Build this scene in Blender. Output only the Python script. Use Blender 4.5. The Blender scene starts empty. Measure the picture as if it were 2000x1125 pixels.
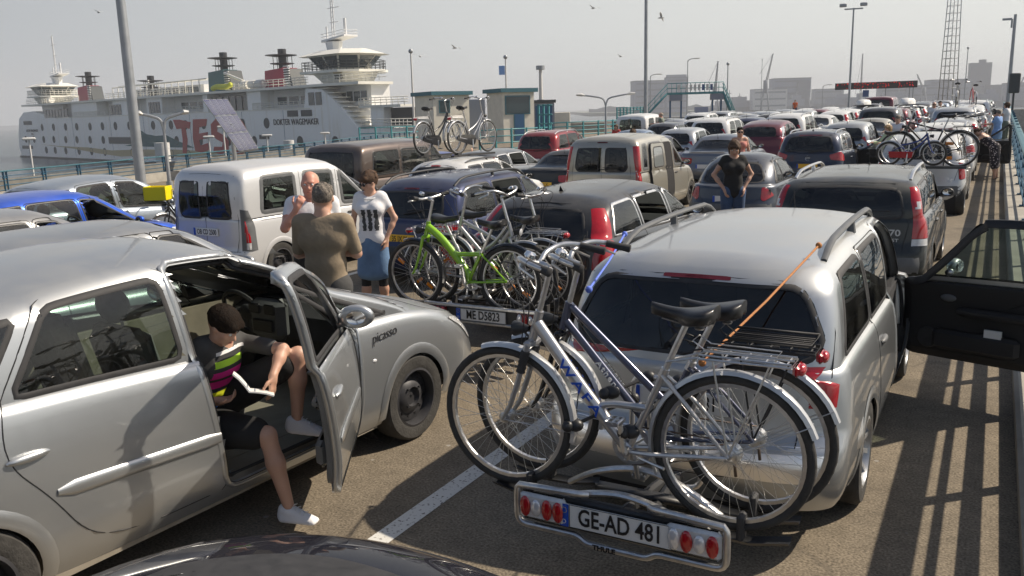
import bpy, bmesh, math, random
import numpy as np
from mathutils import Vector, Matrix
from mathutils.bvhtree import BVHTree
C = bpy.context.scene
R = math.radians
random.seed(7); rng = np.random.RandomState(5)

# ------------------------------------------------------------ camera
def cam_basis(yaw, pitch, roll):
    y, p, r = R(yaw), R(pitch), R(roll)
    F = Vector((-math.sin(y)*math.cos(p), math.cos(y)*math.cos(p), -math.sin(p)))
    Rt = Vector((math.cos(y), math.sin(y), 0)); U = Rt.cross(F)
    return Rt*math.cos(r)+U*math.sin(r), U*math.cos(r)-Rt*math.sin(r), F
_cr, _cu, _cf = cam_basis(29.342, 11.639, -1.5247)
cd = bpy.data.cameras.new('camera'); cam = bpy.data.objects.new('camera', cd); C.collection.objects.link(cam)
cd.sensor_width = 36; cd.lens = 36*1674.9/2000; cd.clip_start = 0.05; cd.clip_end = 20000
cam.matrix_world = Matrix(((_cr.x, _cu.x, -_cf.x, 0), (_cr.y, _cu.y, -_cf.y, 0), (_cr.z, _cu.z, -_cf.z, 2.3), (0, 0, 0, 1)))
C.camera = cam

# ------------------------------------------------------------ sky and sun
SUN = Vector((0.76, 0.72, 1.0)).normalized()
el = math.asin(SUN.z); az = math.atan2(SUN.x, SUN.y)
w = bpy.data.worlds.new('World'); C.world = w; w.use_nodes = True
nt = w.node_tree; nt.nodes.clear()
_o = nt.nodes.new('ShaderNodeOutputWorld'); _b = nt.nodes.new('ShaderNodeBackground'); _s = nt.nodes.new('ShaderNodeTexSky')
_s.sky_type = 'NISHITA'; _s.sun_disc = False; _s.sun_elevation = el; _s.sun_rotation = az
_s.air_density = 1.0; _s.dust_density = 1.5; _s.ozone_density = 1.0
# summer haze: a milky band above the horizon, paler towards the sun, clearing to blue-grey overhead
_L = nt.links.new; _tc = nt.nodes.new('ShaderNodeTexCoord'); _sx = nt.nodes.new('ShaderNodeSeparateXYZ'); _L(_tc.outputs['Generated'], _sx.inputs[0])
_dt = nt.nodes.new('ShaderNodeVectorMath'); _dt.operation = 'DOT_PRODUCT'; _sh = Vector((SUN.x, SUN.y, 0)).normalized(); _dt.inputs[1].default_value = _sh; _L(_tc.outputs['Generated'], _dt.inputs[0])
_r1 = nt.nodes.new('ShaderNodeMapRange'); _r1.inputs[1].default_value = -.5; _r1.inputs[2].default_value = .75; _L(_dt.outputs['Value'], _r1.inputs[0])
_hc = nt.nodes.new('ShaderNodeMix'); _hc.data_type = 'RGBA'; _hc.inputs[6].default_value = (3.8, 4.15, 4.6, 1); _hc.inputs[7].default_value = (9.3, 9.4, 8.9, 1); _L(_r1.outputs[0], _hc.inputs[0])
_r2 = nt.nodes.new('ShaderNodeMapRange'); _r2.interpolation_type = 'SMOOTHSTEP'; _r2.inputs[1].default_value = .10; _r2.inputs[2].default_value = .50; _r2.inputs[3].default_value = .96; _r2.inputs[4].default_value = .04; _L(_sx.outputs[2], _r2.inputs[0])
_m = nt.nodes.new('ShaderNodeMix'); _m.data_type = 'RGBA'; _L(_r2.outputs[0], _m.inputs[0]); _L(_hc.outputs[2], _m.inputs[7])
_L(_s.outputs[0], _m.inputs[6]); _L(_m.outputs[2], _b.inputs[0]); _L(_b.outputs[0], _o.inputs[0])
_b.inputs[1].default_value = 0.085
sl = bpy.data.lights.new('sun', 'SUN'); sl.energy = 5.0; sl.angle = R(0.55); sl.color = (1, 0.88, 0.72)
so = bpy.data.objects.new('sun', sl); C.collection.objects.link(so); so.rotation_euler = SUN.to_track_quat('Z', 'Y').to_euler()
C.view_settings.view_transform = 'Standard'; C.view_settings.look = 'None'; C.view_settings.gamma = 1; C.view_settings.exposure = 0.2
C.cycles.max_bounces = 8; C.cycles.transparent_max_bounces = 24; C.cycles.diffuse_bounces = 3; C.cycles.glossy_bounces = 4
C.cycles.volume_bounces = 0; C.cycles.caustics_reflective = False; C.cycles.caustics_refractive = False
try: C.cycles.use_denoising = True
except Exception: pass

# ------------------------------------------------------------ materials
M = {}
def node_mat(name):
    m = bpy.data.materials.new(name); m.use_nodes = True; M[name] = m
    return m, m.node_tree, m.node_tree.nodes['Principled BSDF']
def mat(name, col, rough=0.5, metal=0.0, var=0.0, vscale=8.0, coat=0.0, bump=0.0, bscale=40.0, spec=0.5, emit=None, estr=1.0, sss=0):
    m, t, p = node_mat(name)
    c = (*col, 1) if len(col) == 3 else col
    p.inputs['Base Color'].default_value = c; p.inputs['Roughness'].default_value = rough
    p.inputs['Metallic'].default_value = metal; p.inputs['Coat Weight'].default_value = coat; p.inputs['Coat Roughness'].default_value = 0.05
    p.inputs['Specular IOR Level'].default_value = spec
    if sss: p.inputs['Subsurface Weight'].default_value = sss; p.inputs['Subsurface Radius'].default_value = (1, .35, .2); p.inputs['Subsurface Scale'].default_value = .012
    if emit: p.inputs['Emission Color'].default_value = (*emit, 1); p.inputs['Emission Strength'].default_value = estr
    if var or bump:
        tc = t.nodes.new('ShaderNodeTexCoord')
    if var:
        n = t.nodes.new('ShaderNodeTexNoise'); n.inputs['Scale'].default_value = vscale; n.inputs['Detail'].default_value = 6
        t.links.new(tc.outputs['Object'], n.inputs['Vector'])
        mr = t.nodes.new('ShaderNodeMapRange'); mr.inputs[1].default_value = .3; mr.inputs[2].default_value = .7; mr.inputs[3].default_value = 1-var; mr.inputs[4].default_value = 1+var
        t.links.new(n.outputs[0], mr.inputs[0])
        mx = t.nodes.new('ShaderNodeVectorMath'); mx.operation = 'SCALE'; mx.inputs[0].default_value = c[:3]
        t.links.new(mr.outputs[0], mx.inputs['Scale']); t.links.new(mx.outputs[0], p.inputs['Base Color'])
        m2 = t.nodes.new('ShaderNodeMapRange'); m2.inputs[3].default_value = max(0.03, rough-var*.5); m2.inputs[4].default_value = min(1, rough+var*.5)
        t.links.new(n.outputs[0], m2.inputs[0]); t.links.new(m2.outputs[0], p.inputs['Roughness'])
    if bump:
        n2 = t.nodes.new('ShaderNodeTexNoise'); n2.inputs['Scale'].default_value = bscale; n2.inputs['Detail'].default_value = 4
        t.links.new(tc.outputs['Object'], n2.inputs['Vector'])
        b = t.nodes.new('ShaderNodeBump'); b.inputs['Strength'].default_value = bump; b.inputs['Distance'].default_value = .01
        t.links.new(n2.outputs[0], b.inputs['Height']); t.links.new(b.outputs[0], p.inputs['Normal'])
    return m
def glass(name, tint, gloss=1.0, rough=0.01):
    m = bpy.data.materials.new(name); m.use_nodes = True; M[name] = m; t = m.node_tree; t.nodes.clear()
    o = t.nodes.new('ShaderNodeOutputMaterial'); tr = t.nodes.new('ShaderNodeBsdfTransparent'); g = t.nodes.new('ShaderNodeBsdfGlossy')
    mx = t.nodes.new('ShaderNodeMixShader'); f = t.nodes.new('ShaderNodeFresnel'); f.inputs[0].default_value = 1.55
    tr.inputs[0].default_value = (*tint, 1); g.inputs['Roughness'].default_value = rough; g.inputs[0].default_value = (gloss, gloss, gloss, 1)
    mu = t.nodes.new('ShaderNodeMath'); mu.operation = 'MULTIPLY_ADD'; mu.inputs[1].default_value = 1.05; mu.inputs[2].default_value = 0.0
    # dust on the outside of the pane
    df = t.nodes.new('ShaderNodeBsdfDiffuse'); df.inputs[0].default_value = (.42, .42, .38, 1); md = t.nodes.new('ShaderNodeMixShader')
    tc = t.nodes.new('ShaderNodeTexCoord'); n = t.nodes.new('ShaderNodeTexNoise'); n.inputs['Scale'].default_value = 3.5; n.inputs['Detail'].default_value = 7
    mr = t.nodes.new('ShaderNodeMapRange'); mr.inputs[1].default_value = .35; mr.inputs[2].default_value = .75; mr.inputs[3].default_value = .0; mr.inputs[4].default_value = .05
    L = t.links.new
    L(tc.outputs['Object'], n.inputs[0]); L(n.outputs[0], mr.inputs[0]); L(f.outputs[0], mu.inputs[0]); L(mu.outputs[0], mx.inputs[0])
    L(tr.outputs[0], mx.inputs[1]); L(g.outputs[0], mx.inputs[2]); L(mr.outputs[0], md.inputs[0]); L(mx.outputs[0], md.inputs[1]); L(df.outputs[0], md.inputs[2]); L(md.outputs[0], o.inputs[0])
    return m
def paint_mat(name='paint', dust=1.0):
    # car paint: colour from the object, alpha channel = metallic flake; dust lies on what faces up
    m, t, p = node_mat(name); L = t.links.new
    oi = t.nodes.new('ShaderNodeObjectInfo'); tc = t.nodes.new('ShaderNodeTexCoord'); ge = t.nodes.new('ShaderNodeNewGeometry')
    sx = t.nodes.new('ShaderNodeSeparateXYZ'); L(ge.outputs['Normal'], sx.inputs[0])
    n = t.nodes.new('ShaderNodeTexNoise'); n.inputs['Scale'].default_value = 2.2; n.inputs['Detail'].default_value = 9; n.inputs['Roughness'].default_value = .65; L(tc.outputs['Object'], n.inputs[0])
    up = t.nodes.new('ShaderNodeMapRange'); up.inputs[1].default_value = .55; up.inputs[2].default_value = 1.0; L(sx.outputs[2], up.inputs[0])
    nn = t.nodes.new('ShaderNodeMapRange'); nn.inputs[1].default_value = .3; nn.inputs[2].default_value = .75; nn.inputs[3].default_value = .08*dust; nn.inputs[4].default_value = .42*dust; L(n.outputs[0], nn.inputs[0])
    mu = t.nodes.new('ShaderNodeMath'); mu.operation = 'MULTIPLY'; L(up.outputs[0], mu.inputs[0]); L(nn.outputs[0], mu.inputs[1])
    ad = t.nodes.new('ShaderNodeMath'); ad.operation = 'MULTIPLY_ADD'; ad.inputs[1].default_value = .045; L(n.outputs[0], ad.inputs[0]); L(mu.outputs[0], ad.inputs[2]); ad.use_clamp = True
    mx = t.nodes.new('ShaderNodeMix'); mx.data_type = 'RGBA'; mx.inputs[7].default_value = (.30, .285, .25, 1); L(ad.outputs[0], mx.inputs[0]); L(oi.outputs['Color'], mx.inputs[6]); L(mx.outputs[2], p.inputs['Base Color'])
    rr = t.nodes.new('ShaderNodeMapRange'); rr.inputs[3].default_value = .32; rr.inputs[4].default_value = .95; L(ad.outputs[0], rr.inputs[0]); L(rr.outputs[0], p.inputs['Roughness'])
    me = t.nodes.new('ShaderNodeMath'); me.operation = 'MULTIPLY'; inv = t.nodes.new('ShaderNodeMath'); inv.operation = 'SUBTRACT'; inv.inputs[0].default_value = 1; L(ad.outputs[0], inv.inputs[1])
    L(oi.outputs['Alpha'], me.inputs[0]); L(inv.outputs[0], me.inputs[1]); L(me.outputs[0], p.inputs['Metallic'])
    cw = t.nodes.new('ShaderNodeMapRange'); cw.inputs[3].default_value = 1; cw.inputs[4].default_value = .1; cw.inputs[2].default_value = .6; L(ad.outputs[0], cw.inputs[0]); L(cw.outputs[0], p.inputs['Coat Weight'])
    p.inputs['Coat Roughness'].default_value = .04 if dust == 1 else .02; p.inputs['Specular IOR Level'].default_value = .25 if dust == 1 else 0; p.inputs['Coat IOR'].default_value = 1.45 if dust == 1 else 1.28
paint_mat(); paint_mat('paint_clean', .12)
glass('glass', (.66, .73, .70)); glass('glass_dark', (.10, .125, .135)); glass('glass_green', (.42, .52, .48)); glass('lens_clear', (.9, .9, .9))
mat('rubber', (.03, .03, .032), .7, var=.25, vscale=20); mat('tyre', (.045, .043, .04), .85, var=.3, vscale=14, bump=.4, bscale=60)
mat('black_plastic', (.025, .026, .028), .45, var=.2); mat('grey_plastic', (.12, .125, .13), .5, var=.15); mat('dark_trim', (.018, .018, .02), .55, var=.2)
mat('cloth_black', (.012, .012, .014), .9, var=.25, vscale=30, bump=.3, bscale=120); mat('cabin_dark', (.035, .036, .04), .85, var=.15); mat('cabin_beige', (.28, .25, .2), .8, var=.12)
mat('seat_grey', (.13, .135, .13), .9, var=.2, vscale=25); mat('seat_dark', (.03, .03, .034), .9, var=.2)
mat('chrome', (.75, .75, .75), .12, 1.0); mat('alu', (.62, .62, .62), .32, .9, var=.12, vscale=30); mat('steel', (.35, .35, .36), .35, .9, var=.2, vscale=20); mat('rim_silver', (.52, .53, .54), .35, .7, var=.15); mat('rim_steel', (.05, .05, .055), .5, .3, var=.25)
mat('red_lens', (.42, .006, .012), .12, coat=1, var=.15, vscale=18); mat('amber_lens', (.8, .25, .01), .15, coat=1); mat('white_lens', (.62, .63, .64), .12, coat=1, var=.15, vscale=30); mat('dark_red', (.12, .004, .008), .15, coat=1)
mat('plate_white', (.78, .79, .78), .4); mat('plate_yellow', (.85, .5, .03), .4); mat('plate_blue', (.01, .08, .5), .4); mat('ink', (.012, .012, .014), .5); mat('white_paint', (.78, .78, .76), .5, var=.05)
mat('bike_bluegrey', (.06, .07, .12), .3, .4, coat=.8); mat('bike_black', (.012, .012, .014), .25, coat=.6); mat('bike_blue', (.03, .06, .25), .25, .3, coat=.8); mat('bike_green', (.28, .56, .02), .25, coat=.8); mat('bike_red', (.45, .015, .02), .25, coat=.8); mat('bike_silver', (.50, .50, .51), .3, .7, coat=.6, var=.08, vscale=30)
mat('saddle', (.014, .014, .015), .42, coat=.15); mat('rust_steel', (.16, .12, .09), .6, .6, var=.3); mat('spoke', (.62, .62, .6), .3, .9); mat('fender_silver', (.56, .57, .58), .3, .4, coat=.4, var=.08); mat('brake_pink', (.6, .1, .15), .6)
mat('strap_blue', (.12, .2, .7), .7, var=.3, vscale=90); mat('strap_orange', (.5, .2, .06), .7, var=.3, vscale=90); mat('crate_yellow', (.85, .68, .0), .45)

# ------------------------------------------------------------ mesh helpers
def link(o, parent=None):
    C.collection.objects.link(o)
    if parent is not None: o.parent = parent
    return o
def tag(o, label=None, cat=None, group=None, kind=None):
    if label: o['label'] = label
    if cat: o['category'] = cat
    if group: o['group'] = group
    if kind: o['kind'] = kind
    return o
def empty(name, loc=(0, 0, 0), rz=0):
    o = bpy.data.objects.new(name, None); o.location = loc; o.rotation_euler = (0, 0, rz); o.empty_display_size = .2
    return link(o)
def mesh_obj(name, V, F, m, parent=None, smooth=True, mi=None, col=None, normals=None):
    me = bpy.data.meshes.new(name)
    V = np.asarray(V, dtype=float).reshape(-1, 3)
    me.from_pydata(V.tolist(), [], [list(map(int, f)) for f in F])
    ms = m if isinstance(m, (list, tuple)) else [m]
    for k in ms: me.materials.append(M[k] if isinstance(k, str) else k)
    if mi is not None: me.polygons.foreach_set('material_index', np.asarray(mi, dtype=np.int32))
    if smooth: me.polygons.foreach_set('use_smooth', np.ones(len(me.polygons), dtype=bool))
    me.update()
    if normals is not None: me.normals_split_custom_set_from_vertices([tuple(n) for n in normals])
    o = bpy.data.objects.new(name, me)
    if col is not None: o.color = col
    return link(o, parent)
def copy_tree(o, parent=None):
    c = o.copy(); link(c, parent)
    for ch in list(o.children): copy_tree(ch, c)
    return c
def recolor(o, col):
    if o.type == 'MESH' and any(m and m.name.startswith('paint') for m in o.data.materials): o.color = col
    for ch in o.children: recolor(ch, col)
def frame_of(d, up=(0, 0, 1)):
    d = np.array(d, float); d = d/(np.linalg.norm(d)+1e-12); u = np.array(up, float)
    if abs(d@u) > .97: u = np.array((0, 1., 0)) if abs(d[1]) < .9 else np.array((1., 0, 0))
    a = np.cross(u, d); a /= np.linalg.norm(a); b = np.cross(d, a)
    return a, b, d
class MB:
    def __init__(s): s.V = []; s.F = []; s.I = []; s.n = 0
    def add(s, V, F, mi=0):
        V = np.asarray(V, float).reshape(-1, 3); s.V.append(V); s.F += [tuple(i+s.n for i in f) for f in F]; s.I += [mi]*len(F); s.n += len(V); return s
    def box(s, c, d, rz=0, mi=0, R3=None, bev=0):
        x, y, z = [k/2 for k in d]
        if bev:
            b = min(bev, x*.9, y*.9, z*.9); P = []
            for sz, zz in ((0, -z), (1, -z+b), (1, z-b), (0, z)):
                xx, yy = (x, y) if sz else (x-b, y-b)
                bb = b if sz else b*.5
                P += [(xx-bb, -yy, zz), (xx, -yy+bb, zz), (xx, yy-bb, zz), (xx-bb, yy, zz), (-xx+bb, yy, zz), (-xx, yy-bb, zz), (-xx, -yy+bb, zz), (-xx+bb, -yy, zz)]
            V = np.array(P); F = [tuple(range(7, -1, -1)), tuple(range(24, 32))]
            for k in range(3):
                for i in range(8): F.append((k*8+i, k*8+(i+1) % 8, k*8+8+(i+1) % 8, k*8+8+i))
        else:
            V = np.array([(i, j, k) for k in (-z, z) for (i, j) in ((-x, -y), (x, -y), (x, y), (-x, y))])
            F = [(3, 2, 1, 0), (4, 5, 6, 7), (0, 1, 5, 4), (1, 2, 6, 5), (2, 3, 7, 6), (3, 0, 4, 7)]
        if R3 is not None: V = V @ np.array(R3).T
        if rz: cc, ss = math.cos(rz), math.sin(rz); V = np.c_[V[:, 0]*cc-V[:, 1]*ss, V[:, 0]*ss+V[:, 1]*cc, V[:, 2]]
        return s.add(V+np.array(c, float), F, mi)
    def tube(s, pts, r, n=8, caps=True, closed=False, mi=0, up=(0, 0, 1), flat=1.0):
        P = np.asarray(pts, float); m = len(P); rr = np.broadcast_to(np.asarray(r, float), (m,))
        ang = np.linspace(0, 2*math.pi, n, endpoint=False)
        T = np.zeros_like(P)
        for i in range(m):
            a, b = (P[(i-1) % m], P[(i+1) % m]) if closed else (P[max(0, i-1)], P[min(m-1, i+1)])
            T[i] = b-a
        a0, b0, _ = frame_of(T[0], up); V = []
        for i in range(m):
            t = T[i]/(np.linalg.norm(T[i])+1e-12)
            a0 = a0-t*(a0@t); a0 /= np.linalg.norm(a0)+1e-12; b0 = np.cross(t, a0)
            V.append(P[i]+rr[i]*(np.cos(ang)[:, None]*a0+np.sin(ang)[:, None]*b0*flat))
        V = np.concatenate(V); F = []
        for i in range(m if closed else m-1):
            j = (i+1) % m
            for k in range(n): F.append((i*n+k, i*n+(k+1) % n, j*n+(k+1) % n, j*n+k))
        if caps and not closed: F.append(tuple(range(n-1, -1, -1))); F.append(tuple((m-1)*n+k for k in range(n)))
        return s.add(V, F, mi)
    def cyl(s, a, b, r, n=12, r2=None, mi=0): return s.tube([a, b], [r, r if r2 is None else r2], n, mi=mi)
    def ell(s, c, r, n=12, m=8, R3=None, mi=0):
        th = np.linspace(0, math.pi, m+1); ph = np.linspace(0, 2*math.pi, n, endpoint=False)
        V = [(0, 0, 1)]+[(math.sin(t)*math.cos(p), math.sin(t)*math.sin(p), math.cos(t)) for t in th[1:-1] for p in ph]+[(0, 0, -1)]
        V = np.array(V)*np.array(r, float); 
        if R3 is not None: V = V @ np.array(R3).T
        F = [(0, 1+k, 1+(k+1) % n) for k in range(n)]
        for i in range(m-2):
            for k in range(n): F.append((1+i*n+k, 1+(i+1)*n+k, 1+(i+1)*n+(k+1) % n, 1+i*n+(k+1) % n))
        e = len(V)-1; F += [(e, 1+(m-2)*n+(k+1) % n, 1+(m-2)*n+k) for k in range(n)]
        return s.add(V+np.array(c, float), F, mi)
    def lathe(s, prof, c=(0, 0, 0), axis=(0, 0, 1), n=24, mi=0, closed=False):
        a, b, d = frame_of(axis); V = []; c = np.array(c, float)
        for r, h in prof:
            for k in range(n):
                t = 2*math.pi*k/n; V.append(c+d*h+r*(math.cos(t)*a+math.sin(t)*b))
        F = []; m = len(prof)
        for i in range(m if closed else m-1):
            j = (i+1) % m
            for k in range(n): F.append((i*n+k, i*n+(k+1) % n, j*n+(k+1) % n, j*n+k))
        return s.add(V, F, mi)
    def prism(s, poly, vec, mi=0):
        P = np.asarray(poly, float); n = len(P); V = np.concatenate([P, P+np.array(vec, float)])
        F = [tuple(range(n-1, -1, -1)), tuple(range(n, 2*n))]+[(i, (i+1) % n, n+(i+1) % n, n+i) for i in range(n)]
        return s.add(V, F, mi)
    def build(s, name, m, parent=None, smooth=True, col=None, sharp=None):
        o = mesh_obj(name, np.concatenate(s.V) if s.V else np.zeros((0, 3)), s.F, m, parent, smooth, s.I, col)
        if smooth and sharp is not False:
            try: o.data.set_sharp_from_angle(angle=R(sharp or 40))
            except Exception: pass
        return o
def txt(name, body, size, m, parent, loc, X=(1, 0, 0), Y=(0, 0, 1), ext=.001, sx=1.0, align='CENTER', bold=0.0, shear=0, spacing=1.0):
    cu = bpy.data.curves.new(name, 'FONT'); cu.body = body; cu.size = size; cu.extrude = ext; cu.align_x = align; cu.align_y = 'CENTER'; cu.offset = bold; cu.shear = shear; cu.space_character = spacing; cu.resolution_u = 3
    t = bpy.data.objects.new(name, cu); C.collection.objects.link(t)
    me = bpy.data.meshes.new_from_object(t.evaluated_get(bpy.context.evaluated_depsgraph_get())); C.collection.objects.unlink(t); bpy.data.objects.remove(t)
    me.materials.clear(); me.materials.append(M[m])
    o = bpy.data.objects.new(name, me); link(o, parent)
    X = Vector(X).normalized(); Y = Vector(Y).normalized(); Z = X.cross(Y)
    for v in me.vertices: v.co = X*(v.co.x*sx)+Y*v.co.y+Z*v.co.z+Vector(loc)
    return o
def catmull(P, n=6, closed=False):
    P = np.asarray(P, float); m = len(P); out = []
    rng_ = range(m) if closed else range(m-1)
    for i in rng_:
        p0, p1, p2, p3 = (P[(i-1) % m], P[i], P[(i+1) % m], P[(i+2) % m]) if closed else (P[max(i-1, 0)], P[i], P[i+1], P[min(i+2, m-1)])
        for k in range(n):
            t = k/n; out.append(.5*((2*p1)+(-p0+p2)*t+(2*p0-5*p1+4*p2-p3)*t*t+(-p0+3*p1-3*p2+p3)*t**3))
    if not closed: out.append(P[-1])
    return np.array(out)
def roundpoly(P, r=.06, n=4):
    # polygon with rounded corners (2-D or 3-D)
    P = np.asarray(P, float); out = []; m = len(P); rs = np.broadcast_to(np.asarray(r, float), (m,))
    for i in range(m):
        a, b, c = P[i-1], P[i], P[(i+1) % m]
        la, lc = np.linalg.norm(a-b), np.linalg.norm(c-b); q = min(rs[i], la*.48, lc*.48)
        p, s_ = b+(a-b)/la*q, b+(c-b)/lc*q
        for k in range(n+1):
            t = k/n; out.append((1-t)**2*p+2*t*(1-t)*b+t*t*s_)
    return np.array(out)
def resample(P, n, closed=True):
    P = np.asarray(P, float); Q = np.vstack([P, P[:1]]) if closed else P
    d = np.r_[0, np.cumsum(np.linalg.norm(np.diff(Q, axis=0), axis=1))]
    t = np.linspace(0, d[-1], n, endpoint=not closed)
    return np.array([np.interp(t, d, Q[:, k]) for k in range(Q.shape[1])]).T
def inside(px, py, poly):
    px = np.asarray(px); py = np.asarray(py); r = np.zeros(px.shape, bool); n = len(poly); j = n-1
    for i in range(n):
        xi, yi = poly[i][:2]; xj, yj = poly[j][:2]
        if yi != yj:
            c = ((yi > py) != (yj > py)) & (px < (xj-xi)*(py-yi)/(yj-yi)+xi); r ^= c
        j = i
    return r
# ------------------------------------------------------------ cars
def lerpf(pts):
    P = np.array(pts, float)
    if len(P) > 2:
        Q = catmull(P, 8); 
        Q = Q[np.argsort(Q[:, 0])]
    else: Q = P
    return lambda y: np.interp(y, Q[:, 0], Q[:, 1])
def wheel_meshes(r, wd, style):
    t = MB(); h = wd/2
    prof = [(r*.66, -h*.9), (r*.75, -h), (r*.93, -h*.95), (r*.985, -h*.75), (r, -h*.4), (r, h*.4), (r*.985, h*.75), (r*.93, h*.95), (r*.75, h), (r*.66, h*.9)]
    t.lathe(prof, axis=(1, 0, 0), n=36)
    for k in range(0):
        pass
    m = MB(); q = r*.66
    m.lathe([(q, -h*.9), (q*1.03, h*.92), (q*.95, h*.96), (q*.9, h*.7), (q*.9, -h*.5), (.01, -h*.5)], axis=(1, 0, 0), n=36)
    if style == 'steel':
        m.lathe([(q*.9, h*.2), (q*.78, h*.35), (q*.62, h*.3), (q*.5, h*.55), (q*.34, h*.62), (q*.3, h*.35), (.01, h*.4)], axis=(1, 0, 0), n=30)
        for k in range(12):
            a = 2*math.pi*k/12; m.cyl((h*.3, q*.7*math.cos(a), q*.7*math.sin(a)), (h*.37, q*.7*math.cos(a), q*.7*math.sin(a)), q*.05, 6, mi=1)
        for k in range(4):
            a = 2*math.pi*k/4+.4; m.cyl((h*.5, q*.42*math.cos(a), q*.42*math.sin(a)), (h*.75, q*.42*math.cos(a), q*.42*math.sin(a)), q*.035, 6)
    else:
        ns = {'five': 5, 'seven': 7, 'ten': 10}.get(style, 7)
        m.lathe([(q*.3, h*.45), (q*.26, h*.72), (q*.12, h*.78), (.005, h*.78)], axis=(1, 0, 0), n=18)
        for k in range(ns):
            a = 2*math.pi*k/ns; wk = q*(.34 if ns == 5 else .24 if ns == 7 else .13)
            ca, sa = math.cos(a), math.sin(a); P = []
            for (rr, ww, xx) in ((q*.2, wk*.5, h*.62), (q*.55, wk*.4, h*.66), (q*.97, wk*.62, h*.86)):
                P.append((xx, rr*ca-ww*sa, rr*sa+ww*ca)); P.append((xx, rr*ca+ww*sa, rr*sa-ww*ca)); 
            Q = [(x-h*.2, y, z) for x, y, z in P]
            m.add(P+Q, [(0, 2, 3, 1), (2, 4, 5, 3), (0, 6, 8, 2), (2, 8, 10, 4), (1, 3, 9, 7), (3, 5, 11, 9)])
    return t, m
_wheel_cache = {}
def seat_mesh(sc=1.0, head=True):
    m = MB(); m.box((0, .0, .1), (.5*sc, .5, .16), bev=.05)
    a = R(-14); Rx = ((1, 0, 0), (0, math.cos(a), -math.sin(a)), (0, math.sin(a), math.cos(a)))
    Rx = np.array(((1, 0, 0), (0, math.cos(-a), -math.sin(-a)), (0, math.sin(-a), math.cos(-a))))
    m.box((0, -.31, .42), (.48*sc, .14, .62), R3=Rx, bev=.06)
    if head:
        zh = .84 if sc < 1.5 else .74
        for x in ((0,) if sc < 1.5 else (-.36, .36)):
            m.ell((x, -.39, zh), (.13, .06, .1), 10, 8); m.cyl((x-.05, -.37, .68), (x-.05, -.385, .78), .008, 5); m.cyl((x+.05, -.37, .68), (x+.05, -.385, .78), .008, 5)
    return m
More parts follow.
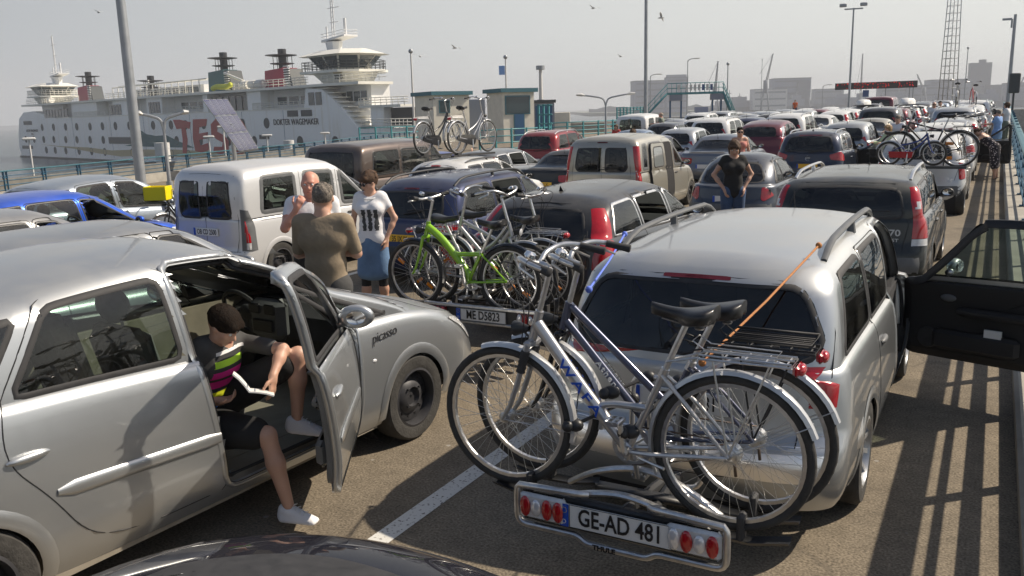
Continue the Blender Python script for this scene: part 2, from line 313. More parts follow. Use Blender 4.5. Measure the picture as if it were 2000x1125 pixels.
class Car:
    def __init__(s, sp):
        sp = dict(sp); s.sp = sp; g = sp.get; s.L = L = sp['L']; s.W = W = sp['W']/2; s.cell = cell = g('cell', .06); s.col = sp['col']
        s.hero = g('hero', False)
        zb, zr, zs = lerpf(sp['zb']), lerpf(sp['zr']), lerpf(g('zs', [(0, .3), (.5, .24), (L-.6, .22), (L, .24)])); s.zb, s.zr, s.zs = zb, zr, zs
        yR0, yR1, yF0, yF1 = sp['gh']; s.gh = sp['gh']
        wt = lerpf(g('wt', [(0, .93), (.12, .975), (.35, 1.0), (.7, .985), (.92, .955), (1, .925)]))
        dr = lerpf(g('dr', [(0, .06), (.2, .0), (.5, .02), (.62, .07), (1, .12)])); df = lerpf(g('df', [(0, .1), (.2, .0), (.5, .0), (.8, .07), (1, .22)]))
        cr, cf, pr, pf = g('cr', .32), g('cf', .62), g('pr', 2.9), g('pf', 2.5)
        taper = g('taper', .05)
        nr, nf = max(6, int(W/cell)), max(6, int(W/cell)); nsd = max(10, int(L*.8/cell))
        def contour(w, y0, y1, c0, c1, p0, p1, tp=taper):
            a = np.linspace(0, 1, nr+1)[:-1]*math.pi/2
            x0 = w*np.sin(a)**(2/p0); yy0 = y0+c0*(1-np.cos(a)**(2/p0))
            ys = np.linspace(y0+c0, y1-c1, nsd+1); b = np.linspace(1, 0, nf+1)[1:]*math.pi/2
            x1 = w*np.sin(b)**(2/p1); yy1 = y1-c1*(1-np.cos(b)**(2/p1))
            x = np.r_[x0, np.full(len(ys), w), x1]; y = np.r_[yy0, ys, yy1]
            u = np.clip((y-L/2)/(L/2), -1, 1); x = x*(1-tp*np.abs(u)**3)
            return x, y
        half = nr+nsd+1+nf; N = 2*half-2
        V = []; F = []; K = []
        def ring(x, y, z):
            X = np.r_[x, -x[-2:0:-1]]; Y = np.r_[y, y[-2:0:-1]]; Z = np.r_[z, z[-2:0:-1]]; V.append(np.c_[X, Y, Z]); return len(V)-1
        def stitch(a, b, k):
            i = np.arange(N); j = (i+1) % N; F.append(np.c_[a*N+i, a*N+j, b*N+j, b*N+i]); K.append(np.full(N, k))
        nt_ = max(8, int(.75/cell)); prev = None
        for t in np.linspace(0, 1, nt_+1):
            x, y = contour(W*wt(t), dr(t), L-df(t), cr, cf, pr, pf)
            k = ring(x, y, zs(y)+(zb(y)-zs(y))*t)
            if prev is not None: stitch(prev, k, 0)
            prev = k
        # deck / bonnet cap
        xt, yt = x, y; crown = g('crown', .06); nc = max(7, int(W/cell*.8)); xs_, ys_ = xt, np.clip(yt, dr(1)+.35, L-df(1)-.4)
        for r in np.linspace(1, 0.0, nc+1)[1:]:
            xx = xt*r; yy = ys_+(yt-ys_)*r; z = zb(yy)+crown*(1-r**2.6); k = ring(xx, yy, z); stitch(prev, k, 1); prev = k
        # greenhouse
        w0 = W*g('w0', .9); w1 = W*g('w1', .66); rnd = g('rnd', .07); gp = g('gp', 2.6); gfp = g('gfp', 2.3); c0r, c0f = g('gcr', .3), g('gcf', .32); ng = max(8, int(.6/cell)); prev = None
        bow = g('bow', .05)
        for h in np.linspace(0, 1, ng+1):
            e = max(0, (h-.78)/.22)**2
            wv = w0+(w1+rnd-w0)*h-rnd*e+bow*.6*math.sin(math.pi*h)*.5
            y0 = yR0+(yR1-.05-yR0)*h+.05*e-bow*math.sin(math.pi*h)*g('rbow', 1); y1 = yF0+(yF1+.08-yF0)*h-.08*e+bow*math.sin(math.pi*h)
            x, y = contour(wv, y0, y1, c0r, c0f, gp, gfp, g('gtaper', .03)); k = ring(x, y, zb(y)+(zr(y)-zb(y))*h+(g('sink', -.01) if h == 0 else 0))
            if prev is not None: stitch(prev, k, 2)
            prev = k
        xt2, yt2 = x, y; ys_ = np.clip(yt2, yR1+.25, yF1-.3) if yF1-yR1 > .7 else np.full_like(yt2, (yR1+yF1)/2); rc = g('rcrown', .055)
        for r in np.linspace(1, 0.0, nc+1)[1:]:
            xx = xt2*r; yy = ys_+(yt2-ys_)*r; k = ring(xx, yy, zr(yy)+rc*(1-r**2.4)); stitch(prev, k, 3); prev = k
        V = np.concatenate(V); F = np.concatenate(F); K = np.concatenate(K)
        V0 = V.copy()
        s.bvh = BVHTree.FromPolygons(V.tolist(), F.tolist())
        def fnorm(V, F): 
            n = np.cross(V[F[:, 2]]-V[F[:, 0]], V[F[:, 3]]-V[F[:, 1]]); return n/(np.linalg.norm(n, axis=1)[:, None]+1e-12)
        fn = fnorm(V, F)
        # outward check
        c = V[F].mean(1); 
        if np.mean(np.sum(fn[K == 0]*(c[K == 0]-np.array((0, L/2, .5)))*np.array((1, 0, 0)), axis=1)) < 0: F = F[:, ::-1]; fn = -fn
        VN = np.zeros_like(V)
        for q in range(4): np.add.at(VN, F[:, q], fn)
        VN /= np.linalg.norm(VN, axis=1)[:, None]+1e-12
        s.root = empty(sp['name']); s.ax = sp['ax']; wr = sp['wr']
        dx, dy = xt[:half-0]*.985, yt[:half-0]
        c = V[F].mean(1); keep = np.ones(len(F), bool)
        ghx, ghy = contour(w0-.03, yR0+.05, yF0-.05, c0r, c0f, gp, gfp, .03); ghp = list(zip(np.r_[ghx, -ghx[-2:0:-1]], np.r_[ghy, ghy[-2:0:-1]]))
        keep &= ~((K == 1) & inside(c[:, 0], c[:, 1], ghp))
        # ---- cuts with snapping
        s.cuts = []
        def vmask(kind):
            if kind == 'side': return np.abs(VN[:, 0]) > .3
            if kind == 'rear': return (VN[:, 1] < -.25)
            if kind == 'front': return (VN[:, 1] > .15) & (V0[:, 1] > L*.4)
        ring_id = np.arange(len(V))//N; isgh = ring_id > (nt_+nc); istub = ring_id <= nt_
        def snap(poly, kind, msk):
            P = resample(np.array(poly)[:, :2], max(40, int(len(poly)*3))); cols = (1, 2) if kind == 'side' else (0, 2)
            idx = np.where(msk & vmask(kind))[0]; 
            if len(idx) == 0: return
            mn, mx = P.min(0)-cell, P.max(0)+cell; Q = V[idx][:, cols]
            ok = np.all((Q > mn) & (Q < mx), axis=1); idx = idx[ok]; Q = Q[ok]
            A = P; B = np.roll(P, -1, 0)
            for i, q in zip(idx, Q):
                d = B-A; t = np.clip(np.sum((q-A)*d, 1)/(np.sum(d*d, 1)+1e-12), 0, 1); pr_ = A+d*t[:, None]; dd = np.sum((pr_-q)**2, 1); b = np.argmin(dd)
                if dd[b] < (cell*.48)**2: 
                    V[i, cols[0]], V[i, cols[1]] = pr_[b]
        # windows
        top = g('wtop', .86); bot = g('wbot', .05)
        def winpoly(wn):
            (a0, a1), (b0, b1) = wn[:2]; tb = wn[2] if len(wn) > 2 else (top, top); bb = wn[3] if len(wn) > 3 else (bot, bot)
            yb = np.linspace(a0, b0, 7); yt_ = np.linspace(b1, a1, 7)
            hb = np.linspace(bb[0], bb[1], 7); ht = np.linspace(tb[1], tb[0], 7)
            P = [(y, zb(y)+(zr(y)-zb(y))*h) for y, h in zip(yb, hb)]+[(y, zb(y)+(zr(y)-zb(y))*h) for y, h in zip(yt_, ht)]
            rr = [wn[4] if len(wn) > 4 else .05]*14
            return roundpoly(P, rr, 3)
        def clampp(P, mz, mf=.15, mr=.10):
            out = []
            for y, z in P:
                if z > zb(y)+.02:
                    z = min(z, zb(y)+(zr(y)-zb(y))*mz); h = min(1, max(0, (z-zb(y))/(zr(y)-zb(y)+1e-6))); e = max(0, (h-.78)/.22)**2
                    y = min(y, yF0+(yF1+.08-yF0)*h-.08*e-mf); y = max(y, yR0+(yR1-.05-yR0)*h+.05*e+mr); z = min(z, zb(y)+(zr(y)-zb(y))*mz)
                out.append((y, z))
            return np.array(out)
        s.wins = [clampp(winpoly(x), .88, g('pill', c0f*.88), c0r*.6) for x in sp['wins']]; s.winpoly = winpoly
        if sp.get('doors'): sp['doors'] = [clampp(resample(np.array(P), 80), .945, c0f*.72, .06) for P in sp['doors']]
        glassop = not g('solid', False)
        for P in s.wins:
            if glassop:
                snap(P, 'side', isgh); c = V[F].mean(1)
        def mirror(P): return np.array([(x, z) for x, z in P]+[(-x, z) for x, z in P[::-1] if x > 0])
        s.rearw = [roundpoly(mirror(P), g('rwr', .09), 4) for P in g('rearw', [])] + [roundpoly(np.array(P), .06, 4) for P in g('rearws', [])]
        s.frontw = roundpoly(mirror(sp['frontw']), .08, 4); s.mirror2 = mirror
        if glassop:
            for P in s.rearw: snap(P, 'rear', isgh)
            snap(s.frontw, 'front', isgh)
        arch = g('arch', wr+.045); ang = np.linspace(0, 2*math.pi, 40, endpoint=False)
        s.archs = [np.c_[y+arch*np.cos(ang), wr+arch*np.sin(ang)] for y in s.ax]
        for P in s.archs: snap(P, 'side', istub)
        if s.hero:
            for P in g('doors', []): snap(P, 'side', isgh | istub)
        for di, sd in g('opendoors', []):
            P = sp['doors'][di]; snap(P, 'side', (isgh | istub) & (V0[:, 0]*sd > 0)); cc_ = V[F].mean(1); ya, yb = np.array(P)[:, 0].min(), np.array(P)[:, 0].max(); keep &= ~((K == 1) & (cc_[:, 1] > ya) & (cc_[:, 1] < yb) & (cc_[:, 0]*sd > W*.6))
        c = V[F].mean(1); fn2 = fn
        for P in s.archs: keep &= ~((K == 0) & (np.abs(fn[:, 0]) > .3) & inside(c[:, 1], c[:, 2], P))
        glassop and [keep.__iand__(~((K == 2) & (np.abs(fn[:, 0]) > .25) & inside(c[:, 1], c[:, 2], P))) for P in s.wins]
        if glassop:
            for P in s.rearw: keep &= ~((K == 2) & (fn[:, 1] < -.2) & inside(c[:, 0], c[:, 2], P))
            keep &= ~((K == 2) & (fn[:, 1] > .1) & (c[:, 1] > L*.4) & inside(c[:, 0], c[:, 2], s.frontw))
        # doors split out
        s.doors = {}
        s.nm = (V, F, VN)
        dsel = np.full(len(F), -1)
        dl = g('doors', [])
        for di, P in enumerate(dl):
            for sd in (1, -1):
                mk = keep & (K != 1) & (K != 3) & (fn[:, 0]*sd > .25) & inside(c[:, 1], c[:, 2], P)
                dsel[mk] = di*2+(0 if sd == 1 else 1)
        if g('tailgate'):
            mk = keep & (fn[:, 1] < -.3) & (c[:, 1] < L*.3) & inside(c[:, 0], c[:, 2], mirror(g('tailgate'))); dsel[mk] = 100
        if g('bonnet'):
            mk = keep & (K == 1) & (c[:, 1] > yF0-.1); dsel[mk] = 101
        s.VN = VN
        def sub(name, mask, parent):
            f = F[mask]
            if len(f) == 0: return None
            u, inv = np.unique(f, return_inverse=True); o = mesh_obj(name, V[u], inv.reshape(-1, 4), g('paintm', 'paint'), parent, col=s.col, normals=VN[u]); return o
        s.body = sub('body', keep & (dsel == -1), s.root)
        for di in range(len(dl)):
            for q in (0, 1):
                o = sub('door', dsel == di*2+q, s.root)
                if o: s.doors[(di, 1 if q == 0 else -1)] = o
        if g('tailgate'): s.tail = sub('tailgate', dsel == 100, s.root)
        else: s.tail = s.root
        if g('bonnet'): s.bonnet = sub('bonnet', dsel == 101, s.root)
        s.finish()
    # -- surface access
    def hit(s, p, d, off=0.0):
        p = Vector(p); d = Vector(d).normalized(); st = p-d*3.0
        loc, n, i, dist = s.bvh.ray_cast(st, d)
        if loc is None:
            loc, n, i, dist = s.bvh.find_nearest(p)
            if loc is None: return p
        if n.dot(d) > 0: n = -n
        return loc+n*off
    def res(s, p):
        if p[1] == -1: return tuple(s.hit(p, (0, 1, 0)))
        if p[1] == 5: return tuple(s.hit((p[0], s.L+1, p[2]), (0, -1, 0)))
        return tuple(s.hit((2*np.sign(p[0]), p[1], p[2]), (-np.sign(p[0]), 0, 0)))
    def proj(s, pts, d, off): return np.array([tuple(s.hit(p, d, off)) for p in pts])
    def pane(s, name, pts, d, m, parent, off=.004, rings=4, n=36, grow=0, smooth=True, mi=None):
        P = resample(pts, n); c = P.mean(0); V = []; F = []
        if grow: 
            dd = P-c; P = P+dd/np.linalg.norm(dd, axis=1)[:, None]*grow
        rs = np.linspace(1, 0, rings+1)[:-1]
        for r in rs: V.append(s.proj(c+(P-c)*r, d, off))
        V.append(s.proj([c], d, off)); V = np.concatenate(V)
        for k in range(len(rs)-1):
            for i in range(n): F.append((k*n+i, k*n+(i+1) % n, (k+1)*n+(i+1) % n, (k+1)*n+i))
        e = len(V)-1; F += [((len(rs)-1)*n+i, (len(rs)-1)*n+(i+1) % n, e) for i in range(n)]
        a, b, cc = V[F[0][0]], V[F[0][1]], V[F[0][2]]
        if np.dot(np.cross(b-a, cc-a), np.array(d)) > 0: F = [f[::-1] for f in F]
        return mesh_obj(name, V, F, m, parent, smooth)
    def ladder(s, name, rungs, d, m, parent, off=.01, nu=7, mi=None):
        A = np.array([s.res(a) for a, b in rungs]); B = np.array([s.res(b) for a, b in rungs]); n = len(rungs); k = max(14, n*4); t = np.linspace(0, n-1, k)
        A = np.array([np.interp(t, range(n), A[:, q]) for q in range(3)]).T; B = np.array([np.interp(t, range(n), B[:, q]) for q in range(3)]).T; V = []
        for a, b in zip(A, B):
            for u in np.linspace(0, 1, nu): e = min(1, 4*min(u, 1-u)+.15); V.append(tuple(s.hit(a+(b-a)*u, d, off*e)))
        F = [(i*nu+j, i*nu+j+1, (i+1)*nu+j+1, (i+1)*nu+j) for i in range(k-1) for j in range(nu-1)]; V = np.array(V); q = F[len(F)//2]
        if np.dot(np.cross(V[q[1]]-V[q[0]], V[q[2]]-V[q[0]]), np.array(d, float)) > 0: F = [f[::-1] for f in F]
        return mesh_obj(name, V, F, m, parent)
    def strip(s, name, pts, d, wd, m, parent, h=.006, closed=True, n=None, base=.001, shift=0):
        P = resample(pts, n or max(24, int(len(pts))), closed) if n != 0 else np.array(pts, float); k = len(P)
        d = np.array(d, float); d /= np.linalg.norm(d)
        T = np.roll(P, -1, 0)-np.roll(P, 1, 0)
        if not closed: T[0] = P[1]-P[0]; T[-1] = P[-1]-P[-2]
        nn = np.cross(T, d); nn /= np.linalg.norm(nn, axis=1)[:, None]+1e-9
        V = np.concatenate([s.proj(P+nn*(wd*.5+shift), d, base), s.proj(P+nn*(wd*.28+shift), d, h), s.proj(P-nn*(wd*.28-shift), d, h), s.proj(P-nn*(wd*.5-shift), d, base)])
        F = []
        for q in range(3):
            for i in range(k if closed else k-1): F.append((q*k+i, q*k+(i+1) % k, (q+1)*k+(i+1) % k, (q+1)*k+i))
        a, b, cc = V[F[0][0]], V[F[0][1]], V[F[0][2]]
        if np.dot(np.cross(b-a, cc-a), d) > 0: F = [f[::-1] for f in F]
        return mesh_obj(name, V, F, m, parent)
    def sd3(s, P, sd): return [(2.0*sd*.6, y, z) for y, z in P]
    def seams(s, curves, r=.0035, parent=None, name='panel_gaps'):
        m = MB()
        for pts, d, closed in curves:
            Q = resample(pts, max(8, len(pts)*2), closed); m.tube(s.proj(Q, d, -.0005), r, 5, closed=closed)
        return m.build(name, 'dark_trim', parent or s.body, sharp=False)
    def finish(s):
        sp = s.sp; g = sp.get; L, W = s.L, s.W; root = s.root; near = g('near', True)
        yR0, yR1, yF0, yF1 = s.gh; wr = sp['wr']; k = 1 if near else 0
        gn = 40 if near else 18; gr = 3 if near else 2
        # side windows
        wdoor = g('wdoor', list(range(len(s.wins)))); gl = g('sglass', 'glass')
        for i, P in enumerate(s.wins):
            for sd in (1, -1):
                if (i, sd) in g('nowin', []): continue
                par = s.doors.get((wdoor[i], sd)) if wdoor[i] is not None and s.doors else None
                p3 = s.sd3(P, sd); d = (-sd, 0, 0)
                gm = gl[i] if isinstance(gl, list) else gl
                if (i, sd) not in g('openwin', []):
                    w_ = s.pane('window', p3, d, 'glass_dark' if g('solid') else gm, par or root, .003, gr, gn, grow=.004)
                else: w_ = None
                if near: s.strip('window_seal', p3, d, g('seal', .032), g('sealm', 'rubber'), par or root if w_ is None else (par or w_), .005, n=gn+16, shift=.0)
        for P in s.rearw:
            q = s.pane('rear_window', [(x, 0, z) for x, z in P], (0, 1, 0), g('rglass', 'glass_dark'), s.tail, .003, gr, gn, grow=.012)
            if near: s.strip('window_seal', [(x, 0, z) for x, z in P], (0, 1, 0), .03, 'rubber', s.tail if s.tail is not root else q, .004, n=60, shift=.005)
        q = s.pane('windscreen', [(x, L, z) for x, z in s.frontw], (0, -1, 0), 'glass', root, .003, gr, gn, grow=.012)
        if near: s.strip('windscreen_seal', [(x, L, z) for x, z in s.frontw], (0, -1, 0), .035, 'rubber', q, .004, n=60, shift=.006)
        # gaps
        cur = []
        for P in g('doors', []):
            for sd in (1, -1): 
                if near: cur.append((s.sd3(P, sd), (-sd, 0, 0), True))
        if near and g('tailgate'):
            T = g('tailgate'); cur.append(([(x, -1, z) for x, z in T]+[(-x, -1, z) for x, z in T[::-1] if x > 0], (0, 1, 0), True))
        if near and not g('nohood'):
            hx = W*.86; cur.append((roundpoly([(-hx*.9, yF0+.02, 2), (-hx, yF0+.15, 2), (-hx*.94, L-.45, 2), (-hx*.55, L-.16, 2), (hx*.55, L-.16, 2), (hx*.94, L-.45, 2), (hx, yF0+.15, 2), (hx*.9, yF0+.02, 2)], .1), (0, 0, -1), True))
        cur += g('gaps', [])
        if cur: s.seams(cur, .0035 if s.hero else .004)
        # wheels
        key = (wr, g('rim', 'seven'))
        if key not in _wheel_cache:
            t, m = wheel_meshes(wr, .2, key[1]); _wheel_cache[key] = (t, m)
        t, m = _wheel_cache[key]
        rimm = 'rim_steel' if key[1] == 'steel' else 'rim_silver'; tm = rm = None
        for y in s.ax:
            for sd in (1, -1):
                wo = empty('wheel'); wo.parent = root; wo.location = (sd*(W-.115), y, wr); wo.rotation_euler = (rng.rand()*6*sd if not s.hero else .3, 0, 0 if sd == 1 else math.pi)
                if tm is None:
                    a = t.build('tyre', 'tyre', wo); b = m.build('rim', [rimm, 'ink'], wo); tm, rm = a.data, b.data
                else:
                    link(bpy.data.objects.new('tyre', tm), wo); link(bpy.data.objects.new('rim', rm), wo)
        # arch lips + liners
        ll = MB()
        for y, P in zip(s.ax, s.archs):
            for sd in (1, -1):
                ml = MB()
                Q = np.array([(sd*1.2, a, b) for a, b in P if b > s.zs(a)+.0]); Q = Q[np.argsort((np.arctan2(Q[:, 2]-wr, Q[:, 1]-y)+math.pi/2) % (2*math.pi))]
                Q0 = Q.copy(); Q = s.proj(Q, (-sd, 0, 0), -.004); ml.tube(Q, .014 if near else .02, 6, flat=1); wa = ml.build('wheel_arch', g('paintm', 'paint') if g('archm', 1) == 1 else g('archm'), root, col=s.col)
                if near: st_ = s.strip('arch_lip', Q0, (-sd, 0, 0), .075, g('paintm', 'paint'), wa, h=.009, closed=False, n=0, base=.003, shift=0); st_.color = s.col
            r_ = g('arch', wr+.045)+.0
        for sd in (1, -1):
            for y in s.ax:
                ll.lathe([(g('arch', wr+.045)+.0, 0), (g('arch', wr+.045)+.0, .24), (.01, .24)], c=(sd*(W*.80), y, wr), axis=(-sd, 0, 0), n=20)
        # clip liner above z .15
        ll.box((0, L/2, .22), (W*1.3, L*.9, .1)); ll.build('underbody', 'cloth_black', root)
        # interior
        if not g('solid') :
            cm = g('cabin', 'cabin_dark'); sm = g('seatm', 'seat_dark'); ys = g('seats', [yF1-.35, yR1+.9 if yR1 < 1.2 else yR1+.35])
            f = MB(); fy0, fy1 = max(.25, yR0+.1), yF0-.05
            zf = .32; f.box((0, (fy0+fy1)/2, zf), (W*1.4, fy1-fy0, .04)); ry0, ry1 = s.ax[0]+g('arch', wr+.045)+.02, s.ax[1]-g('arch', wr+.045)-.02; f.box((0, (ry0+ry1)/2, .27), (W*1.84, ry1-ry0, .13))
            zi = s.zb((fy0+fy1)/2)
            for sd in (1, -1):
                # inner side trim
                if not g('noside') or sd == -1:
                    f.box((sd*(W-.14), (fy0+fy1)/2, (zf+zi-.08)/2), (.05, fy1-fy0, zi-.08-zf))
            f.box((0, fy0+.25, zi-.12), (W*1.6, .5, .03)); f.build('cabin_lining', cm, root)
            d = MB(); zd = s.zb(yF0-.2)-.02
            P = [(yF0-.02, zd), (yF0-.35, zd+.03), (yF0-.5, zd-.03), (yF0-.55, zd-.18), (yF0-.45, zd-.38), (yF0-.1, zd-.4)]
            d.prism([(-W*.85, y, z) for y, z in P], (W*1.7, 0, 0)); d.build('dashboard', g('dashm', 'cabin_dark'), root, sharp=25)
            sw = MB(); a = np.linspace(0, 2*math.pi, 24, endpoint=False); tl = R(25); cx, cy, cz = -W*.42, yF0-.68, zd+.0
            rim = [(cx+.19*math.cos(t), cy+.19*math.sin(t)*math.sin(tl)*-1, cz+.19*math.sin(t)*math.cos(tl)) for t in a]
            sw.tube(rim, .017, 6, closed=True); sw.ell((cx, cy+.03, cz), (.08, .04, .06), 10, 6)
            for t in (0, math.pi, -math.pi/2): sw.cyl((cx, cy+.02, cz), (cx+.18*math.cos(t), cy-.18*math.sin(t)*math.sin(tl), cz+.18*math.sin(t)*math.cos(tl)), .018, 6)
            sw.cyl((cx, cy+.03, cz), (cx, cy+.25, cz-.1), .03, 6); sw.build('steering_wheel', 'rubber', root)
            sz = g('seatz', .42)
            if 'seatproto' not in _wheel_cache: _wheel_cache['seatproto'] = (seat_mesh(), seat_mesh(2.6))
            sa, sb = _wheel_cache['seatproto']
            o1 = sa.build('seat', sm, root); o1.location = (-W*.42, ys[0], sz); o2 = o1.copy(); link(o2, root); o2.location = (W*.42, ys[0], sz)
            if len(ys) > 1: o3 = sb.build('rear_seat', sm, root); o3.location = (0, ys[1], sz)
        # mirrors
        ym = g('ymir', yF0-.42); zm = s.zb(ym)+.1
        for sd in (1, -1):
            if (sd in g('nomir', [])): continue
            x = abs(s.hit((sd*2, ym, zm-.04), (-sd, 0, 0)).x); mm = MB()
            mm.ell((sd*(x+.11), ym, zm), g('mirsz', (.085, .06, .058)), 14, 10, mi=0); mm.tube([(sd*(x-.01), ym, zm-.04), (sd*(x+.06), ym, zm-.03)], [.03, .024], 8, mi=0)
            V = np.concatenate(mm.V); msk = V[:, 1] < ym-.03; V[msk, 1] = ym-.03-(ym-.03-V[msk, 1])*.1
            par = g('mirpar', {}).get(sd, root); par = s.doors.get(par, root) if par is not root else root
            mo = mesh_obj('side_mirror', V, mm.F, g('mirm', 'paint'), par, col=s.col)
            m2 = MB(); m2.lathe([(.001, 0), (.052, .0), (.06, -.004)], c=(0, 0, 0), axis=(0, 1, 0), n=20); VV = np.concatenate(m2.V); VV[:, 2] *= .72; VV += np.array((sd*(x+.112), ym-.038, zm)); mesh_obj('mirror_glass', VV, [f[::-1] for f in m2.F], 'chrome', par if par is not root else mo)
        # lights
        for (nm, pts, d, mt) in g('lights', []):
            for sd in (1, -1):
                dd = (d[0]*sd, d[1], d[2])
                if len(pts[0]) == 2: s.ladder(nm, [((a[0]*sd, a[1], a[2]), (b[0]*sd, b[1], b[2])) for a, b in pts], dd, mt, root); continue
                p3 = [(x*sd, y, z) for x, y, z in pts]
                p3 = roundpoly([s.res(p) for p in p3], .03, 3)
                par = root
                o = s.pane(nm, p3, dd, mt, par, .008, 3, 30)
                if near and nm == 'tail_light' : s.strip('lamp_edge', p3, dd, .014, 'dark_red', o, .006, n=30)
        for (nm, pts, d, mt, off) in g('panels', []):
            s.pane(nm, roundpoly(pts, .025, 3), d, mt, root, off, 4, 40)
        # plate, wiper, exhaust
        pz = g('platez'); 
        if pz:
            py = s.hit((0, -1, pz), (0, 1, 0)).y-.015; b = MB(); ye = g('platek', 'D') == 'NL'
            b.box((0, py, pz), (.52, .012, .115), bev=.004); pl = b.build('number_plate', 'plate_yellow' if ye else 'plate_white', root)
            bb = MB(); bb.box((-.24, py-.0085, pz), (.04, .004, .11)); bb.build('plate_band', 'plate_blue', pl)
            txt('plate_text', g('plate', ''), .108, 'ink', pl, (.02, py-.0075, pz-.003), sx=.72, bold=.0012) if g('plate') else None
        if g('handles'):
            for (y, z, di) in g('handles'):
                for sd in (1, -1):
                    x = s.hit((sd*2, y, z), (-sd, 0, 0)).x; h = MB(); h.ell((x+sd*.008, y, z), (.022, .1, .022), 12, 8)
                    o = h.build('handle', g('handm', 'paint'), s.doors.get((di, sd), root), col=s.col)
        # bumpers
        for (z0, z1, y0, y1, side, mt) in g('bump', []):
            # wrap strip round front/rear between heights
            pts = []
            for x in np.linspace(-.98*W, .98*W, 22): pts.append((x, (-1 if side < 0 else L+1), (z0+z1)/2))
            P = np.array([tuple(s.hit(p, (0, -side, 0), 0)) for p in pts]); A = P.copy(); B = P.copy(); VV = []
            for z in np.linspace(z0, z1, 4):
                VV.append(np.array([tuple(s.hit((p[0], p[1]*1.0+side*2, z), (0, -side, 0), .012 if z0 < z < z1 else .002)) for p in P]))
            VV = np.concatenate(VV); FF = [(q*22+i, q*22+i+1, (q+1)*22+i+1, (q+1)*22+i) for q in range(3) for i in range(21)]
            mesh_obj('bumper_strip', VV, FF, mt, root)
        if g('rails'):
            y0, y1, lift, mt = g('rails')
            for sd in (1, -1):
                xr = W*g('w1', .66)*g('railx', .97); ys_ = np.linspace(y0, y1, 15); P = s.proj([(sd*xr, y, 3) for y in ys_], (0, 0, -1), 0)
                e = np.minimum(1, np.minimum(np.arange(15), 14-np.arange(15))/2.0)**.6; P[:, 2] += lift*e; m = MB(); m.tube(P, [.018+.004*q for q in e], 8, flat=.8, up=(0, 0, 1))
                for q in (7,) if y1-y0 > 1 else (): m.tube([P[q], P[q]-np.array((0, 0, lift+.01))], [.018, .03], 8)
                m.build('roof_rail', mt, root)
        if g('antenna'):
            p = s.hit((0, g('antenna'), 3), (0, 0, -1)); m = MB()
            if g('fin'): m.add([(p.x-.03, p.y-.06, p.z-.01), (p.x+.03, p.y-.06, p.z-.01), (p.x, p.y+.1, p.z-.005), (p.x, p.y-.09, p.z+.06)], [(0, 1, 3), (1, 2, 3), (2, 0, 3)]); m.build('antenna', 'paint', root, smooth=False, col=s.col)
            else: m.cyl(p, (p.x, p.y-.02, p.z+.02), .018, 8, .01); m.tube([(p.x, p.y, p.z), (p.x, p.y-.1, p.z+.2)], [.004, .003], 4); m.build('antenna', 'rubber', root)
        if g('wiper'):
            z0 = g('wiper'); m = MB(); P = s.proj([(0, -1, z0), (.12, -1, z0+.02), (.3, -1, z0+.05)], (0, 1, 0), .02); m.tube(P, .009, 6); P2 = s.proj([(.05, -1, z0+.05), (.48, -1, z0+.07)], (0, 1, 0), .015); m.tube(P2, .007, 5); m.build('rear_wiper', 'rubber', s.tail)
        for f in g('extra', []): f(s)
def place(car_root, x, y, rz=0, label=None, cat='car', group=None, sc=1.0):
    car_root.location = (x, y, 0); car_root.rotation_euler = (0, 0, R(rz)); car_root.scale = (sc, sc, sc)
    return tag(car_root, label, cat, group)
def light_poly(*a): return list(a)
